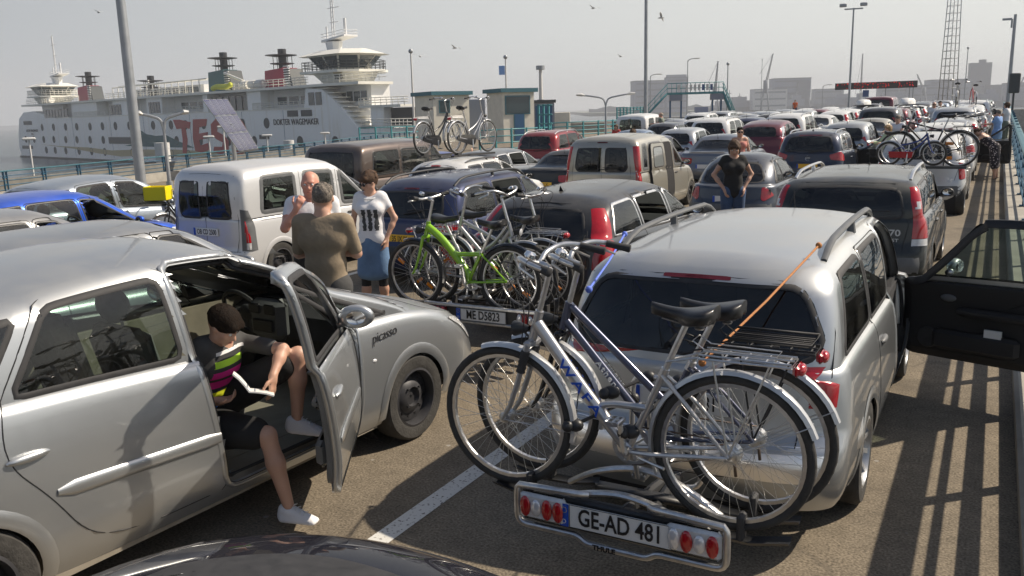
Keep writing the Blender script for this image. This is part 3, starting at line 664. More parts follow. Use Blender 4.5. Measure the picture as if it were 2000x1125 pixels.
# ------------------------------------------------------------ car models
SILV = (.47, .49, .505, .8); SILV2 = (.36, .375, .39, .8); WHITE = (.72, .73, .73, 0); BLACKP = (.012, .013, .016, .2); DGREY = (.055, .06, .072, .6)
NAVY = (.018, .028, .085, .5); BLUE = (.015, .10, .62, .4); BEIGE = (.44, .42, .36, .6); BROWN = (.13, .10, .085, .5); MAROON = (.13, .012, .03, .5); RED = (.24, .012, .018, .3)
LBLUE = (.22, .29, .40, .6); GREEN = (.10, .17, .15, .5); CHAMP = (.42, .40, .35, .7)
def doorpoly(y0b, y0t, y1b, y1t, zb_, zt, zm=None, z0=.3, r=.1, archcut=None):
    P = [(y0b, z0), (y1b, z0), (y1b, zm or .9), (y1t, zt), (y0t, zt), (y0b, zm or .9)]
    return roundpoly(P, [r, r, .02, .06, .08, .02], 3)
FOCUS = dict(name='estate_car', L=4.5, W=1.72, ax=(.97, 3.62), wr=.31, opendoors=[(1, 1)], rim='ten', col=SILV, hero=True, cell=.04,
    zb=[(0, .93), (.3, .98), (1, .985), (2.2, .95), (3.35, .92), (3.7, .88), (4.2, .78), (4.5, .66)],
    zr=[(0, 1.38), (.35, 1.43), (1.2, 1.475), (2, 1.485), (2.8, 1.46), (3.4, 1.38)], gh=(.14, .42, 3.52, 2.98), w1=.70, gcr=.26, rcrown=.05,
    dr=[(0, .08), (.2, 0), (.48, .01), (.56, .09), (1, .13)], rbow=.4,
    wins=[((.48, .70), (1.36, 1.30)), ((1.43, 1.38), (2.28, 2.2)), ((2.38, 2.3), (3.36, 3.1))], wdoor=[None, 0, 1], pill=.24,
    doors=[doorpoly(1.40, 1.34, 2.33, 2.25, .33, 1.44), doorpoly(2.33, 2.25, 3.42, 3.05, .33, 1.44)],
    rearw=[[(0, 1.01), (.62, 1.01), (.69, 1.1), (.56, 1.375), (0, 1.385)]], tailgate=[(0, .42), (.58, .45), (.62, .8), (.77, 1.0), (.645, 1.392), (0, 1.405)],
    frontw=[(0, .96), (.68, .96), (.54, 1.42), (0, 1.43)], sglass='glass_green', rails=(.75, 2.75, .07, 'grey_plastic'), railx=.98, openwin=[], seats=[2.35, 1.35],
    lights=[('tail_light', [((.70, -1, 1.0), (2, .16, 1.01)), ((.64, -1, .92), (2, .30, .92)), ((.64, -1, .80), (2, .26, .80))], (-.55, .8, 0), 'red_lens'),
            ('brake_light', [(0, -1, 1.386), (.19, -1, 1.384), (.19, -1, 1.402), (0, -1, 1.404), (-.19, -1, 1.402), (-.19, -1, 1.384)], (0, 1, 0), 'dark_red'),
            ('headlight', [(.8, 4.2, .74), (.55, 5, .64), (.5, 5, .56), (.82, 4.2, .6)], (-.5, -.8, 0), 'white_lens')],
    handles=[(1.58, .84, 0), (2.5, .84, 1)], handm='grey_plastic', platez=.78, plate='GE AD 481', wiper=1.02, mirm='paint', mirpar={1: (1, 1)}, ymir=3.08, antenna=3.0, bump=[(.44, .62, 0, 0, -1, 'paint')], nomir=[])
XSARA = dict(name='people_carrier', L=4.62, W=1.76, ax=(.42, 3.45), wr=.315, opendoors=[(1, 1)], pill=.36, mirsz=(.115, .07, .075), rim='steel', col=SILV, hero=True, cell=.04,
    zb=[(0, 1.02), (.3, 1.10), (.9, 1.09), (1.6, 1.05), (2.4, 1.0), (2.9, .96), (3.45, .93), (3.95, .83), (4.35, .71), (4.62, .56)],
    zr=[(0, 1.34), (.3, 1.42), (.8, 1.505), (1.3, 1.56), (1.8, 1.575), (2.3, 1.53), (2.8, 1.4)], gh=(.12, .44, 3.70, 2.2), w1=.70, cf=.72, pf=2.3, gcr=.3, gcf=.24, rcrown=.055, crown=.07, frontw_=0,
    wins=[((.20, .46), (.60, .84), (.84, .84)), ((.74, .98), (1.62, 1.57)), ((1.76, 1.70), (2.74, 2.27)), ((2.84, 2.42), (3.42, 2.60), (.74, .52), (.07, .07))], wdoor=[None, 0, 1, None],
    doors=[roundpoly([(.98, .36), (1.3, .30), (1.78, .30), (1.70, 1.04), (1.635, 1.555), (.98, 1.545), (.68, 1.1), (.64, .86), (.80, .66)], [.2, .2, .06, .02, .06, .12, .06, .2, .1], 4), roundpoly([(1.78, .30), (2.84, .30), (2.90, .95), (2.34, 1.53), (1.635, 1.555), (1.70, 1.04)], [.08, .14, .03, .08, .06, .02], 4)],
    rearw=[[(0, 1.12), (.6, 1.12), (.5, 1.42), (0, 1.44)]], tailgate=[(0, .5), (.6, .5), (.74, 1.05), (.56, 1.47), (0, 1.49)],
    frontw=[(0, .99), (.66, .99), (.50, 1.50), (0, 1.53)], sglass=['glass_green']*4, seats=[1.92, 1.0], cabin='cabin_beige', seatm='seat_grey', seatz=.5, dashm='cabin_dark',
    lights=[('tail_light', [(.74, -1, 1.1), (.84, .3, 1.06), (.88, .3, .72), (.70, -1, .70)], (-.6, .8, 0), 'red_lens'),
            ('headlight', [(.84, 3.9, .80), (.66, 5, .72), (.52, 5, .66), (.56, 5, .55), (.78, 5, .56), (.88, 4.1, .68)], (-.55, -.7, -.15), 'white_lens')],
    handles=[(.74, .86, 0), (1.96, .84, 1)], platez=.6, ymir=2.70, mirm='paint', mirpar={1: (1, 1)}, openwin=[(2, 1)], noside=True)
V50 = dict(name='estate_car', L=4.52, W=1.77, ax=(.95, 3.6), wr=.32, rim='seven', col=BLACKP, cell=.055, hero=True,
    zb=[(0, .95), (.3, 1.0), (1, .99), (2.2, .95), (3.35, .92), (3.7, .87), (4.2, .76), (4.52, .64)],
    zr=[(0, 1.30), (.4, 1.345), (1.2, 1.39), (2, 1.41), (2.6, 1.385), (3.2, 1.3)], gh=(.2, .56, 3.42, 2.45), w1=.64, rcrown=.055,
    wins=[((.52, .74), (1.30, 1.26)), ((1.38, 1.34), (2.24, 2.16)), ((2.34, 2.26), (3.2, 2.66))], wdoor=[None, 0, 1],
    doors=[doorpoly(1.34, 1.3, 2.29, 2.21, .33, 1.37), doorpoly(2.29, 2.21, 3.36, 2.6, .33, 1.37)], sealm='alu', seal=.026,
    rearw=[[(0, .98), (.58, .98), (.47, 1.28), (0, 1.30)]], tailgate=[(0, .45), (.6, .45), (.62, .9), (.50, 1.325), (0, 1.345)], frontw=[(0, .96), (.66, .96), (.5, 1.34), (0, 1.355)],
    lights=[('tail_light', [((.52, -1, 1.29), (2, .60, 1.29)), ((.59, -1, 1.15), (2, .53, 1.15)), ((.65, -1, 1.0), (2, .43, 1.0)), ((.70, -1, .92), (2, .42, .91)), ((.68, -1, .84), (2, .46, .82)), ((.68, -1, .72), (2, .34, .72))], (-.55, .8, 0), 'red_lens'),
            ('headlight', [(.8, 4.2, .74), (.55, 5, .64), (.5, 5, .56), (.82, 4.2, .6)], (-.5, -.8, 0), 'white_lens')],
    openwin=[(1, 1)], handles=[(1.55, .82, 0), (2.5, .82, 1)], platez=.75, plate='ME D5823', mirm='black_plastic', antenna=.95, fin=True, wiper=1.0)
V70 = dict(V50, L=4.71, W=1.82, ax=(1.0, 3.76), col=(.014, .017, .016, .3), zb=[(0, 1.0), (.3, 1.03), (1, 1.02), (2.2, .98), (3.45, .94), (3.8, .90), (4.4, .78), (4.71, .66)],
    zr=[(0, 1.36), (.4, 1.40), (1.2, 1.44), (2, 1.45), (2.7, 1.42), (3.3, 1.32)], gh=(.12, .36, 3.5, 2.5), w1=.72, rcrown=.04, gcr=.2, cr=.26,
    wins=[((.42, .56), (1.34, 1.30)), ((1.42, 1.38), (2.28, 2.2)), ((2.38, 2.3), (3.26, 2.72))], doors=[doorpoly(1.38, 1.34, 2.33, 2.25, .33, 1.41), doorpoly(2.33, 2.25, 3.4, 2.66, .33, 1.41)],
    rearw=[[(0, 1.02), (.64, 1.02), (.56, 1.34), (0, 1.36)]], tailgate=[(0, .5), (.6, .5), (.68, .95), (.60, 1.385), (0, 1.40)], frontw=[(0, .99), (.68, .99), (.55, 1.38), (0, 1.395)], openwin=[(2, 1)], sealm='black_plastic',
    lights=[('tail_light', [((.645, -1, 1.35), (2, .46, 1.35)), ((.68, -1, 1.2), (2, .40, 1.2)), ((.71, -1, 1.08), (2, .36, 1.08)), ((.72, -1, .98), (2, .40, .97)), ((.72, -1, .80), (2, .40, .80))], (-.5, .85, 0), 'red_lens'),
            ('reflector', [((.72, -1, .795), (2, .32, .795)), ((.72, -1, .72), (2, .30, .72))], (-.5, .85, 0), 'white_lens'),
            ('lamp_window', [((.695, -1, 1.2), (2, .36, 1.2)), ((.71, -1, 1.12), (2, .33, 1.12))], (-.5, .85, 0), 'white_lens')],
    rails=(.6, 2.9, .055, 'alu'), handles=[(1.55, .86, 0), (2.5, .86, 1)], platez=.62, plate='', antenna=2.2, fin=False, bump=[(.42, .6, 0, 0, -1, 'grey_plastic')], wiper=1.03)
P406 = dict(V50, L=4.7, W=1.77, col=NAVY, gh=(.2, .52, 3.5, 2.55), ax=(1.0, 3.7), zb=[(0, .90), (.3, .94), (1, .93), (2.2, .91), (3.45, .9), (3.8, .86), (4.4, .74), (4.7, .62)], w1=.68,
    wins=[((.52, .74), (1.38, 1.34)), ((1.46, 1.42), (2.3, 2.22)), ((2.4, 2.32), (3.26, 2.74))], doors=[doorpoly(1.42, 1.38, 2.35, 2.27, .33, 1.37), doorpoly(2.35, 2.27, 3.42, 2.7, .33, 1.37)], rearw=[[(0, .96), (.62, .96), (.52, 1.28), (0, 1.30)]],
    lights=[('tail_light', [(.56, -1, .86), (.70, -1, .90), (.88, .4, .88), (.88, .4, .70), (.60, -1, .66)], (-.55, .8, 0), 'red_lens'), ('brake_light', [(0, -1, 1.322), (.13, -1, 1.320), (.13, -1, 1.338), (0, -1, 1.342), (-.13, -1, 1.338), (-.13, -1, 1.32)], (0, 1, 0), 'dark_red')],
    rails=(.6, 2.7, .05, 'black_plastic'), platek='NL', plate='35 JX JK', platez=.68, fin=False, antenna=None, mirm='paint', openwin=[(1, 1)], bump=[(.42, .58, 0, 0, -1, 'black_plastic')], sealm='black_plastic')
S207 = dict(V50, L=4.16, W=1.75, col=WHITE, ax=(.76, 3.3), wr=.3, zb=[(0, .96), (.3, 1.0), (1, 1.0), (2.0, .96), (3.0, .93), (3.4, .88), (3.9, .76), (4.16, .62)], zr=[(0, 1.36), (.4, 1.42), (1.1, 1.46), (1.8, 1.46), (2.4, 1.42), (3, 1.33)], gh=(.12, .46, 3.22, 2.2), w1=.62,
    wins=[((.48, .66), (1.12, 1.12)), ((1.18, 1.18), (1.95, 1.86)), ((2.05, 1.96), (2.95, 2.38))], doors=[doorpoly(1.15, 1.15, 2.0, 1.91, .33, 1.42), doorpoly(2.0, 1.91, 3.1, 2.34, .33, 1.42)], openwin=[(2, 1)], platez=.6, plate='', sealm='black_plastic', fin=False, antenna=None,
    rearw=[[(0, 1.02), (.6, 1.02), (.46, 1.36), (0, 1.38)]], tailgate=[(0, .45), (.6, .45), (.64, .9), (.48, 1.40), (0, 1.42)], frontw=[(0, .97), (.66, .97), (.5, 1.38), (0, 1.4)], rails=(.7, 2.4, .04, 'black_plastic'), handles=[(1.35, .84, 0), (2.3, .84, 1)],
    lights=[('tail_light', [(.64, -1, 1.1), (.74, .2, 1.08), (.86, .4, .84), (.72, -1, .74)], (-.55, .8, 0), 'red_lens'), ('brake_light', [(0, -1, 1.39), (.12, -1, 1.388), (.12, -1, 1.405), (0, -1, 1.41), (-.12, -1, 1.405), (-.12, -1, 1.388)], (0, 1, 0), 'red_lens'), ('headlight', [(.84, 3.4, .82), (.66, 3.8, .76), (.5, 5, .64), (.76, 5, .58)], (-.55, -.7, -.15), 'white_lens')])
GOLF = dict(V50, opendoors=[(1, 1)], L=4.45, W=1.79, col=(.02, .03, .06, .5), zb=[(0, 1.0), (.3, 1.03), (1, 1.02), (2.2, .98), (3.3, .94), (3.7, .90), (4.1, .78), (4.45, .64)], zr=[(0, 1.42), (.4, 1.47), (1.2, 1.50), (2, 1.50), (2.6, 1.46), (3.2, 1.36)], gh=(.1, .4, 3.4, 2.4), openwin=[], sealm='alu',
    doors=[doorpoly(1.34, 1.3, 2.29, 2.21, .33, 1.46), doorpoly(2.29, 2.21, 3.34, 2.5, .33, 1.46)], rearw=[[(0, 1.04), (.64, 1.04), (.52, 1.40), (0, 1.42)]], tailgate=[(0, .5), (.6, .5), (.66, .95), (.54, 1.44), (0, 1.46)], frontw=[(0, .99), (.66, .99), (.52, 1.42), (0, 1.44)],
    lights=[('tail_light', [(.52, -1, .94), (.78, -1, 1.02), (.88, .4, .92), (.86, .4, .78), (.56, -1, .82)], (-.5, .85, 0), 'red_lens'), ('brake_light', [(0, -1, 1.425), (.3, -1, 1.42), (.3, -1, 1.44), (0, -1, 1.446), (-.3, -1, 1.44), (-.3, -1, 1.42)], (0, 1, 0), 'dark_red')], rails=(.55, 2.5, .05, 'alu'), platek='NL', plate='', platez=.66, antenna=.75, fin=True, w1=.66, cell=.07, hero=False)
KANGOO = dict(name='small_van', L=4.02, W=1.68, ax=(.72, 3.35), wr=.31, rim='steel', col=(.66, .665, .67, .25), cell=.055, hero=True,
    zb=[(0, 1.02), (.3, 1.04), (1.2, 1.04), (2.2, 1.02), (3.0, 1.0), (3.3, .98), (3.7, .86), (4.02, .68)], zr=[(0, 1.68), (.3, 1.73), (1.2, 1.76), (2.0, 1.74), (2.5, 1.66), (3, 1.5)], gh=(.03, .12, 3.2, 2.2), w0=.95, w1=.80, gcr=.16, cr=.14, pr=3.6, gp=3.2, rnd=.08, bow=.03, rcrown=.07,
    dr=[(0, .06), (.2, 0), (.34, .0), (.4, .03), (1, .04)], wtop=.80, wbot=.08,
    wins=[((.42, .48), (1.12, 1.12)), ((1.34, 1.34), (1.98, 1.96)), ((2.18, 2.14), (2.98, 2.42), (.8, .76))], wdoor=[None, 0, 1], seal=.075, sealm='grey_plastic',
    doors=[doorpoly(1.24, 1.24, 2.08, 2.06, .33, 1.69, z0=.34), doorpoly(2.08, 2.06, 3.1, 2.34, .33, 1.67, z0=.34)],
    rearws=[[(.08, 1.02), (.50, 1.02), (.56, 1.1), (.52, 1.56), (.10, 1.58)], [(-.08, 1.02), (-.10, 1.58), (-.52, 1.56), (-.56, 1.1), (-.50, 1.02)]], rglass='glass_green', sglass='glass_green',
    tailgate=[(0, .45), (.64, .45), (.67, 1.0), (.6, 1.66), (0, 1.68)], frontw=[(0, 1.02), (.7, 1.02), (.56, 1.6), (0, 1.62)],
    gaps=[([(0, -1, .46), (0, -1, 1.0), (0, -1, 1.66)], (0, 1, 0), False), ([(1.5, .4, .98), (1.5, 1.2, .98), (1.5, 1.9, .97)], (-1, 0, 0), False)],
    lights=[('lamp_surround', [((.70, -1, 1.17), (2, .16, 1.15)), ((.70, -1, .9), (2, .26, .9)), ((.70, -1, .56), (2, .26, .56))], (-.6, .8, 0), 'grey_plastic'), ('tail_light', [((.73, -1, 1.02), (2, .12, .98)), ((.73, -1, .68), (2, .2, .68))], (-.6, .8, 0), 'red_lens'), ('reflector', [((.73, -1, .675), (2, .2, .675)), ((.73, -1, .58), (2, .19, .58))], (-.6, .8, 0), 'white_lens'),
            ('headlight', [(.82, 3.4, .84), (.6, 3.8, .78), (.5, 5, .66), (.78, 5, .6)], (-.55, -.7, -.15), 'white_lens')],
    handles=[(1.5, .9, 0), (2.35, .9, 1)], handm='black_plastic', platez=.82, plate='OB CD 2500', mirm='black_plastic', seatm='seat_grey', bump=[(.34, .55, 0, 0, -1, 'grey_plastic')], wiper=1.1, antenna=None, ymir=2.85)
KANGOO2 = dict(KANGOO, L=4.21, W=1.83, ax=(.78, 3.48), col=BEIGE, zb=[(0, 1.04), (.3, 1.05), (1.2, 1.05), (2.2, 1.03), (3.1, 1.0), (3.4, .98), (3.9, .86), (4.21, .68)], gh=(.05, .2, 3.38, 2.3), w1=.76, zr=[(0, 1.66), (.3, 1.71), (1.2, 1.75), (2.0, 1.73), (2.5, 1.66), (3, 1.5)],
    wins=[((.34, .42), (.60, .62)), ((.72, .76), (1.5, 1.5)), ((2.3, 2.24), (3.1, 2.54), (.8, .76))], wdoor=[None, None, 1], nowin=[], doors=[doorpoly(1.62, 1.62, 2.2, 2.16, .33, 1.70, z0=.34), doorpoly(2.2, 2.16, 3.24, 2.44, .33, 1.68, z0=.34)],
    rearws=[[(.10, 1.06), (.54, 1.06), (.60, 1.14), (.55, 1.54), (.10, 1.55)], [(-.06, 1.06), (-.06, 1.55), (-.55, 1.54), (-.60, 1.14), (-.54, 1.06)]], rglass='glass_dark', platez=.6, plate='', gaps=[([(.02, -1, .46), (.02, -1, 1.0), (.02, -1, 1.66)], (0, 1, 0), False)],
    lights=[('tail_light', [((.67, -1, 1.58), (2, .27, 1.58)), ((.72, -1, 1.3), (2, .23, 1.3)), ((.76, -1, 1.08), (2, .22, 1.08)), ((.78, -1, .76), (2, .22, .76))], (-.6, .8, 0), 'red_lens'), ('reflector', [((.80, -1, 1.08), (2, .1, 1.08)), ((.81, -1, .95), (2, .12, .95))], (-.6, .8, 0), 'white_lens'),
            ('brake_light', [(-.12, -1, 1.65), (.08, -1, 1.65), (.08, -1, 1.67), (-.12, -1, 1.67)], (0, 1, 0), 'dark_red')])
T5 = dict(KANGOO, name='passenger_van', L=4.9, W=1.9, ax=(1.0, 4.0), wr=.33, rim='seven', col=BROWN, cell=.08, hero=False, zb=[(0, 1.1), (.3, 1.12), (1.2, 1.12), (2.8, 1.1), (3.9, 1.08), (4.2, 1.02), (4.6, .9), (4.9, .7)], zr=[(0, 1.78), (.3, 1.84), (1.2, 1.88), (2.6, 1.88), (3.2, 1.82), (3.9, 1.6)], gh=(.03, .16, 4.1, 3.1), w1=.82,
    wins=[((.5, .56), (1.5, 1.5)), ((1.62, 1.62), (2.75, 2.75)), ((2.9, 2.88), (3.9, 3.35), (.84, .8))], wdoor=[None, 0, 1], doors=[doorpoly(1.56, 1.56, 2.82, 2.8, .33, 1.82, z0=.34), doorpoly(2.82, 2.8, 4.0, 3.25, .33, 1.82, z0=.34)], seal=.04, sealm='black_plastic', sglass='glass_green',
    rearws=[], rearw=[[(0, 1.14), (.70, 1.14), (.66, 1.70), (0, 1.73)]], rglass='glass_dark', tailgate=[(0, .5), (.76, .5), (.78, 1.1), (.70, 1.8), (0, 1.83)], frontw=[(0, 1.1), (.78, 1.1), (.66, 1.74), (0, 1.76)], gaps=[], platez=.8, plate='', bump=[(.34, .55, 0, 0, -1, 'paint')],
    lights=[('tail_light', [(.80, -1, 1.12), (.93, .3, 1.08), (.94, .3, .76), (.82, -1, .74)], (-.6, .8, 0), 'red_lens')], handles=[(1.8, .95, 0), (3.0, .95, 1)], seats=[3.2, 2.2])
HATCH = dict(V50, name='hatchback', L=3.9, W=1.68, col=BLUE, ax=(.65, 3.15), wr=.29, cell=.07, hero=False, zb=[(0, .92), (.3, .96), (1, .95), (2.0, .92), (2.85, .9), (3.2, .86), (3.6, .76), (3.9, .6)], zr=[(0, 1.34), (.35, 1.40), (1.0, 1.45), (1.6, 1.46), (2.1, 1.43), (2.8, 1.32)], gh=(.12, .44, 3.02, 2.1), w1=.66,
    wins=[((.42, .58), (.78, .86)), ((.86, .92), (1.72, 1.66)), ((1.80, 1.74), (2.8, 2.26))], wdoor=[None, 0, 1], doors=[doorpoly(.82, .88, 1.76, 1.7, .33, 1.42), doorpoly(1.76, 1.7, 2.92, 2.2, .33, 1.42)], openwin=[(2, 1)],
    rearw=[[(0, .98), (.56, .98), (.46, 1.34), (0, 1.36)]], tailgate=[(0, .45), (.58, .45), (.62, .9), (.48, 1.38), (0, 1.40)], frontw=[(0, .94), (.62, .94), (.48, 1.38), (0, 1.40)], rails=None, antenna=.7, fin=False, platez=.62, plate='', sealm='black_plastic', handles=[(1.0, .8, 0), (1.95, .8, 1)], mirm='paint',
    lights=[('tail_light', [(.60, -1, 1.1), (.72, .2, 1.05), (.82, .3, .78), (.70, -1, .72)], (-.55, .8, 0), 'red_lens'), ('headlight', [(.82, 3.2, .80), (.64, 3.5, .76), (.5, 5, .62), (.74, 5, .55), (.84, 3.4, .66)], (-.55, -.7, -.15), 'white_lens')])
SEDAN = dict(V50, name='saloon_car', L=4.55, W=1.76, col=DGREY, ax=(.98, 3.62), wr=.31, cell=.07, hero=False, zb=[(0, .92), (.2, .97), (.8, .96), (1.2, .94), (2.2, .92), (3.3, .9), (3.7, .85), (4.2, .75), (4.55, .6)], zr=[(.8, 1.22), (1.3, 1.33), (1.9, 1.36), (2.5, 1.34), (3.1, 1.25)], gh=(.72, 1.35, 3.4, 2.5), w1=.62, crown=.05, gcf=.3, gcr=.34,
    wins=[((1.05, 1.42), (2.16, 2.1)), ((2.26, 2.2), (3.16, 2.66))], wdoor=[0, 1], doors=[doorpoly(1.34, 1.34, 2.21, 2.15, .33, 1.33), doorpoly(2.21, 2.15, 3.3, 2.6, .33, 1.33)], openwin=[],
    rearw=[[(0, .99), (.6, .99), (.48, 1.28), (0, 1.30)]], tailgate=None, frontw=[(0, .94), (.64, .94), (.5, 1.30), (0, 1.32)], rails=None, antenna=1.35, fin=False, platez=.62, plate='', sealm='black_plastic', wiper=None, handles=[(1.5, .8, 0), (2.4, .8, 1)],
    lights=[('tail_light', [(.4, -1, .84), (.74, -1, .86), (.86, .4, .84), (.86, .4, .68), (.42, -1, .68)], (-.5, .85, 0), 'red_lens'), ('headlight', [(.84, 4.1, .72), (.6, 5, .64), (.5, 5, .56), (.84, 4.2, .58)], (-.55, -.8, 0), 'white_lens')], seats=[2.4, 1.95])
KA = dict(HATCH, L=3.62, W=1.64, col=(.05, .06, .08, .6), ax=(.6, 3.0), wr=.28, cell=.05, hero=True, zb=[(0, .84), (.3, .88), (1, .9), (1.8, .9), (2.6, .88), (2.95, .84), (3.35, .72), (3.62, .55)], zr=[(0, 1.14), (.3, 1.24), (.8, 1.33), (1.4, 1.37), (1.9, 1.34), (2.5, 1.2)], gh=(.22, .78, 2.75, 1.85), w1=.58, w0=.9, cr=.5, pr=2.3, gcr=.55, gp=2.2, bow=.09,
    zs=[(0, .34), (.5, .26), (3, .22), (3.6, .24)], wins=[((.66, .96), (1.16, 1.12)), ((1.24, 1.18), (2.46, 1.96))], wdoor=[None, 0], doors=[doorpoly(1.2, 1.14, 2.56, 1.9, .33, 1.34)], openwin=[],
    rearw=[[(0, .93), (.5, .93), (.56, 1.0), (.42, 1.26), (0, 1.29)]], tailgate=[(0, .56), (.52, .58), (.62, .95), (.44, 1.31), (0, 1.34)], frontw=[(0, .92), (.6, .92), (.44, 1.27), (0, 1.29)], bump=[(.36, .58, 0, 0, -1, 'grey_plastic')], handles=[(1.36, .78, 0)], antenna=1.9,
    lights=[('tail_light', [(.56, -1, .86), (.70, .3, .86), (.76, .4, .72), (.68, .2, .62), (.56, -1, .66)], (-.5, .85, 0), 'red_lens')], seats=[1.75, 1.4], platez=.66)
SUV = dict(V50, name='tall_estate_car', L=4.6, W=1.84, col=RED, ax=(.9, 3.6), wr=.34, cell=.08, hero=False, zb=[(0, 1.06), (.3, 1.08), (1, 1.07), (2.2, 1.05), (3.3, 1.03), (3.7, .98), (4.2, .9), (4.6, .7)], zr=[(0, 1.54), (.4, 1.6), (1.2, 1.64), (2, 1.64), (2.6, 1.6), (3.2, 1.48)], gh=(.1, .4, 3.4, 2.4), w1=.7, openwin=[],
    doors=[doorpoly(1.34, 1.3, 2.29, 2.21, .33, 1.6), doorpoly(2.29, 2.21, 3.36, 2.6, .33, 1.6)], rearw=[[(0, 1.1), (.64, 1.1), (.54, 1.52), (0, 1.54)]], tailgate=[(0, .5), (.64, .5), (.68, 1.0), (.56, 1.56), (0, 1.58)], frontw=[(0, 1.06), (.7, 1.06), (.56, 1.54), (0, 1.56)], rails=(.55, 2.6, .05, 'alu'), fin=False, antenna=None, sealm='black_plastic', plate='', platez=.7, mirm='paint', handles=None,
    lights=[('tail_light', [(.62, -1, 1.3), (.72, .2, 1.28), (.86, .3, 1.0), (.86, .3, .84), (.70, -1, .84)], (-.55, .8, 0), 'red_lens'), ('headlight', [(.84, 4.2, .86), (.6, 5, .8), (.5, 5, .7), (.84, 4.2, .7)], (-.55, -.8, 0), 'white_lens')])
MPV = dict(XSARA, mirsz=(.09, .06, .06), opendoors=[], cell=.08, hero=False, openwin=[], seatm='seat_grey', cabin='cabin_dark', mirpar={}, rim='seven')
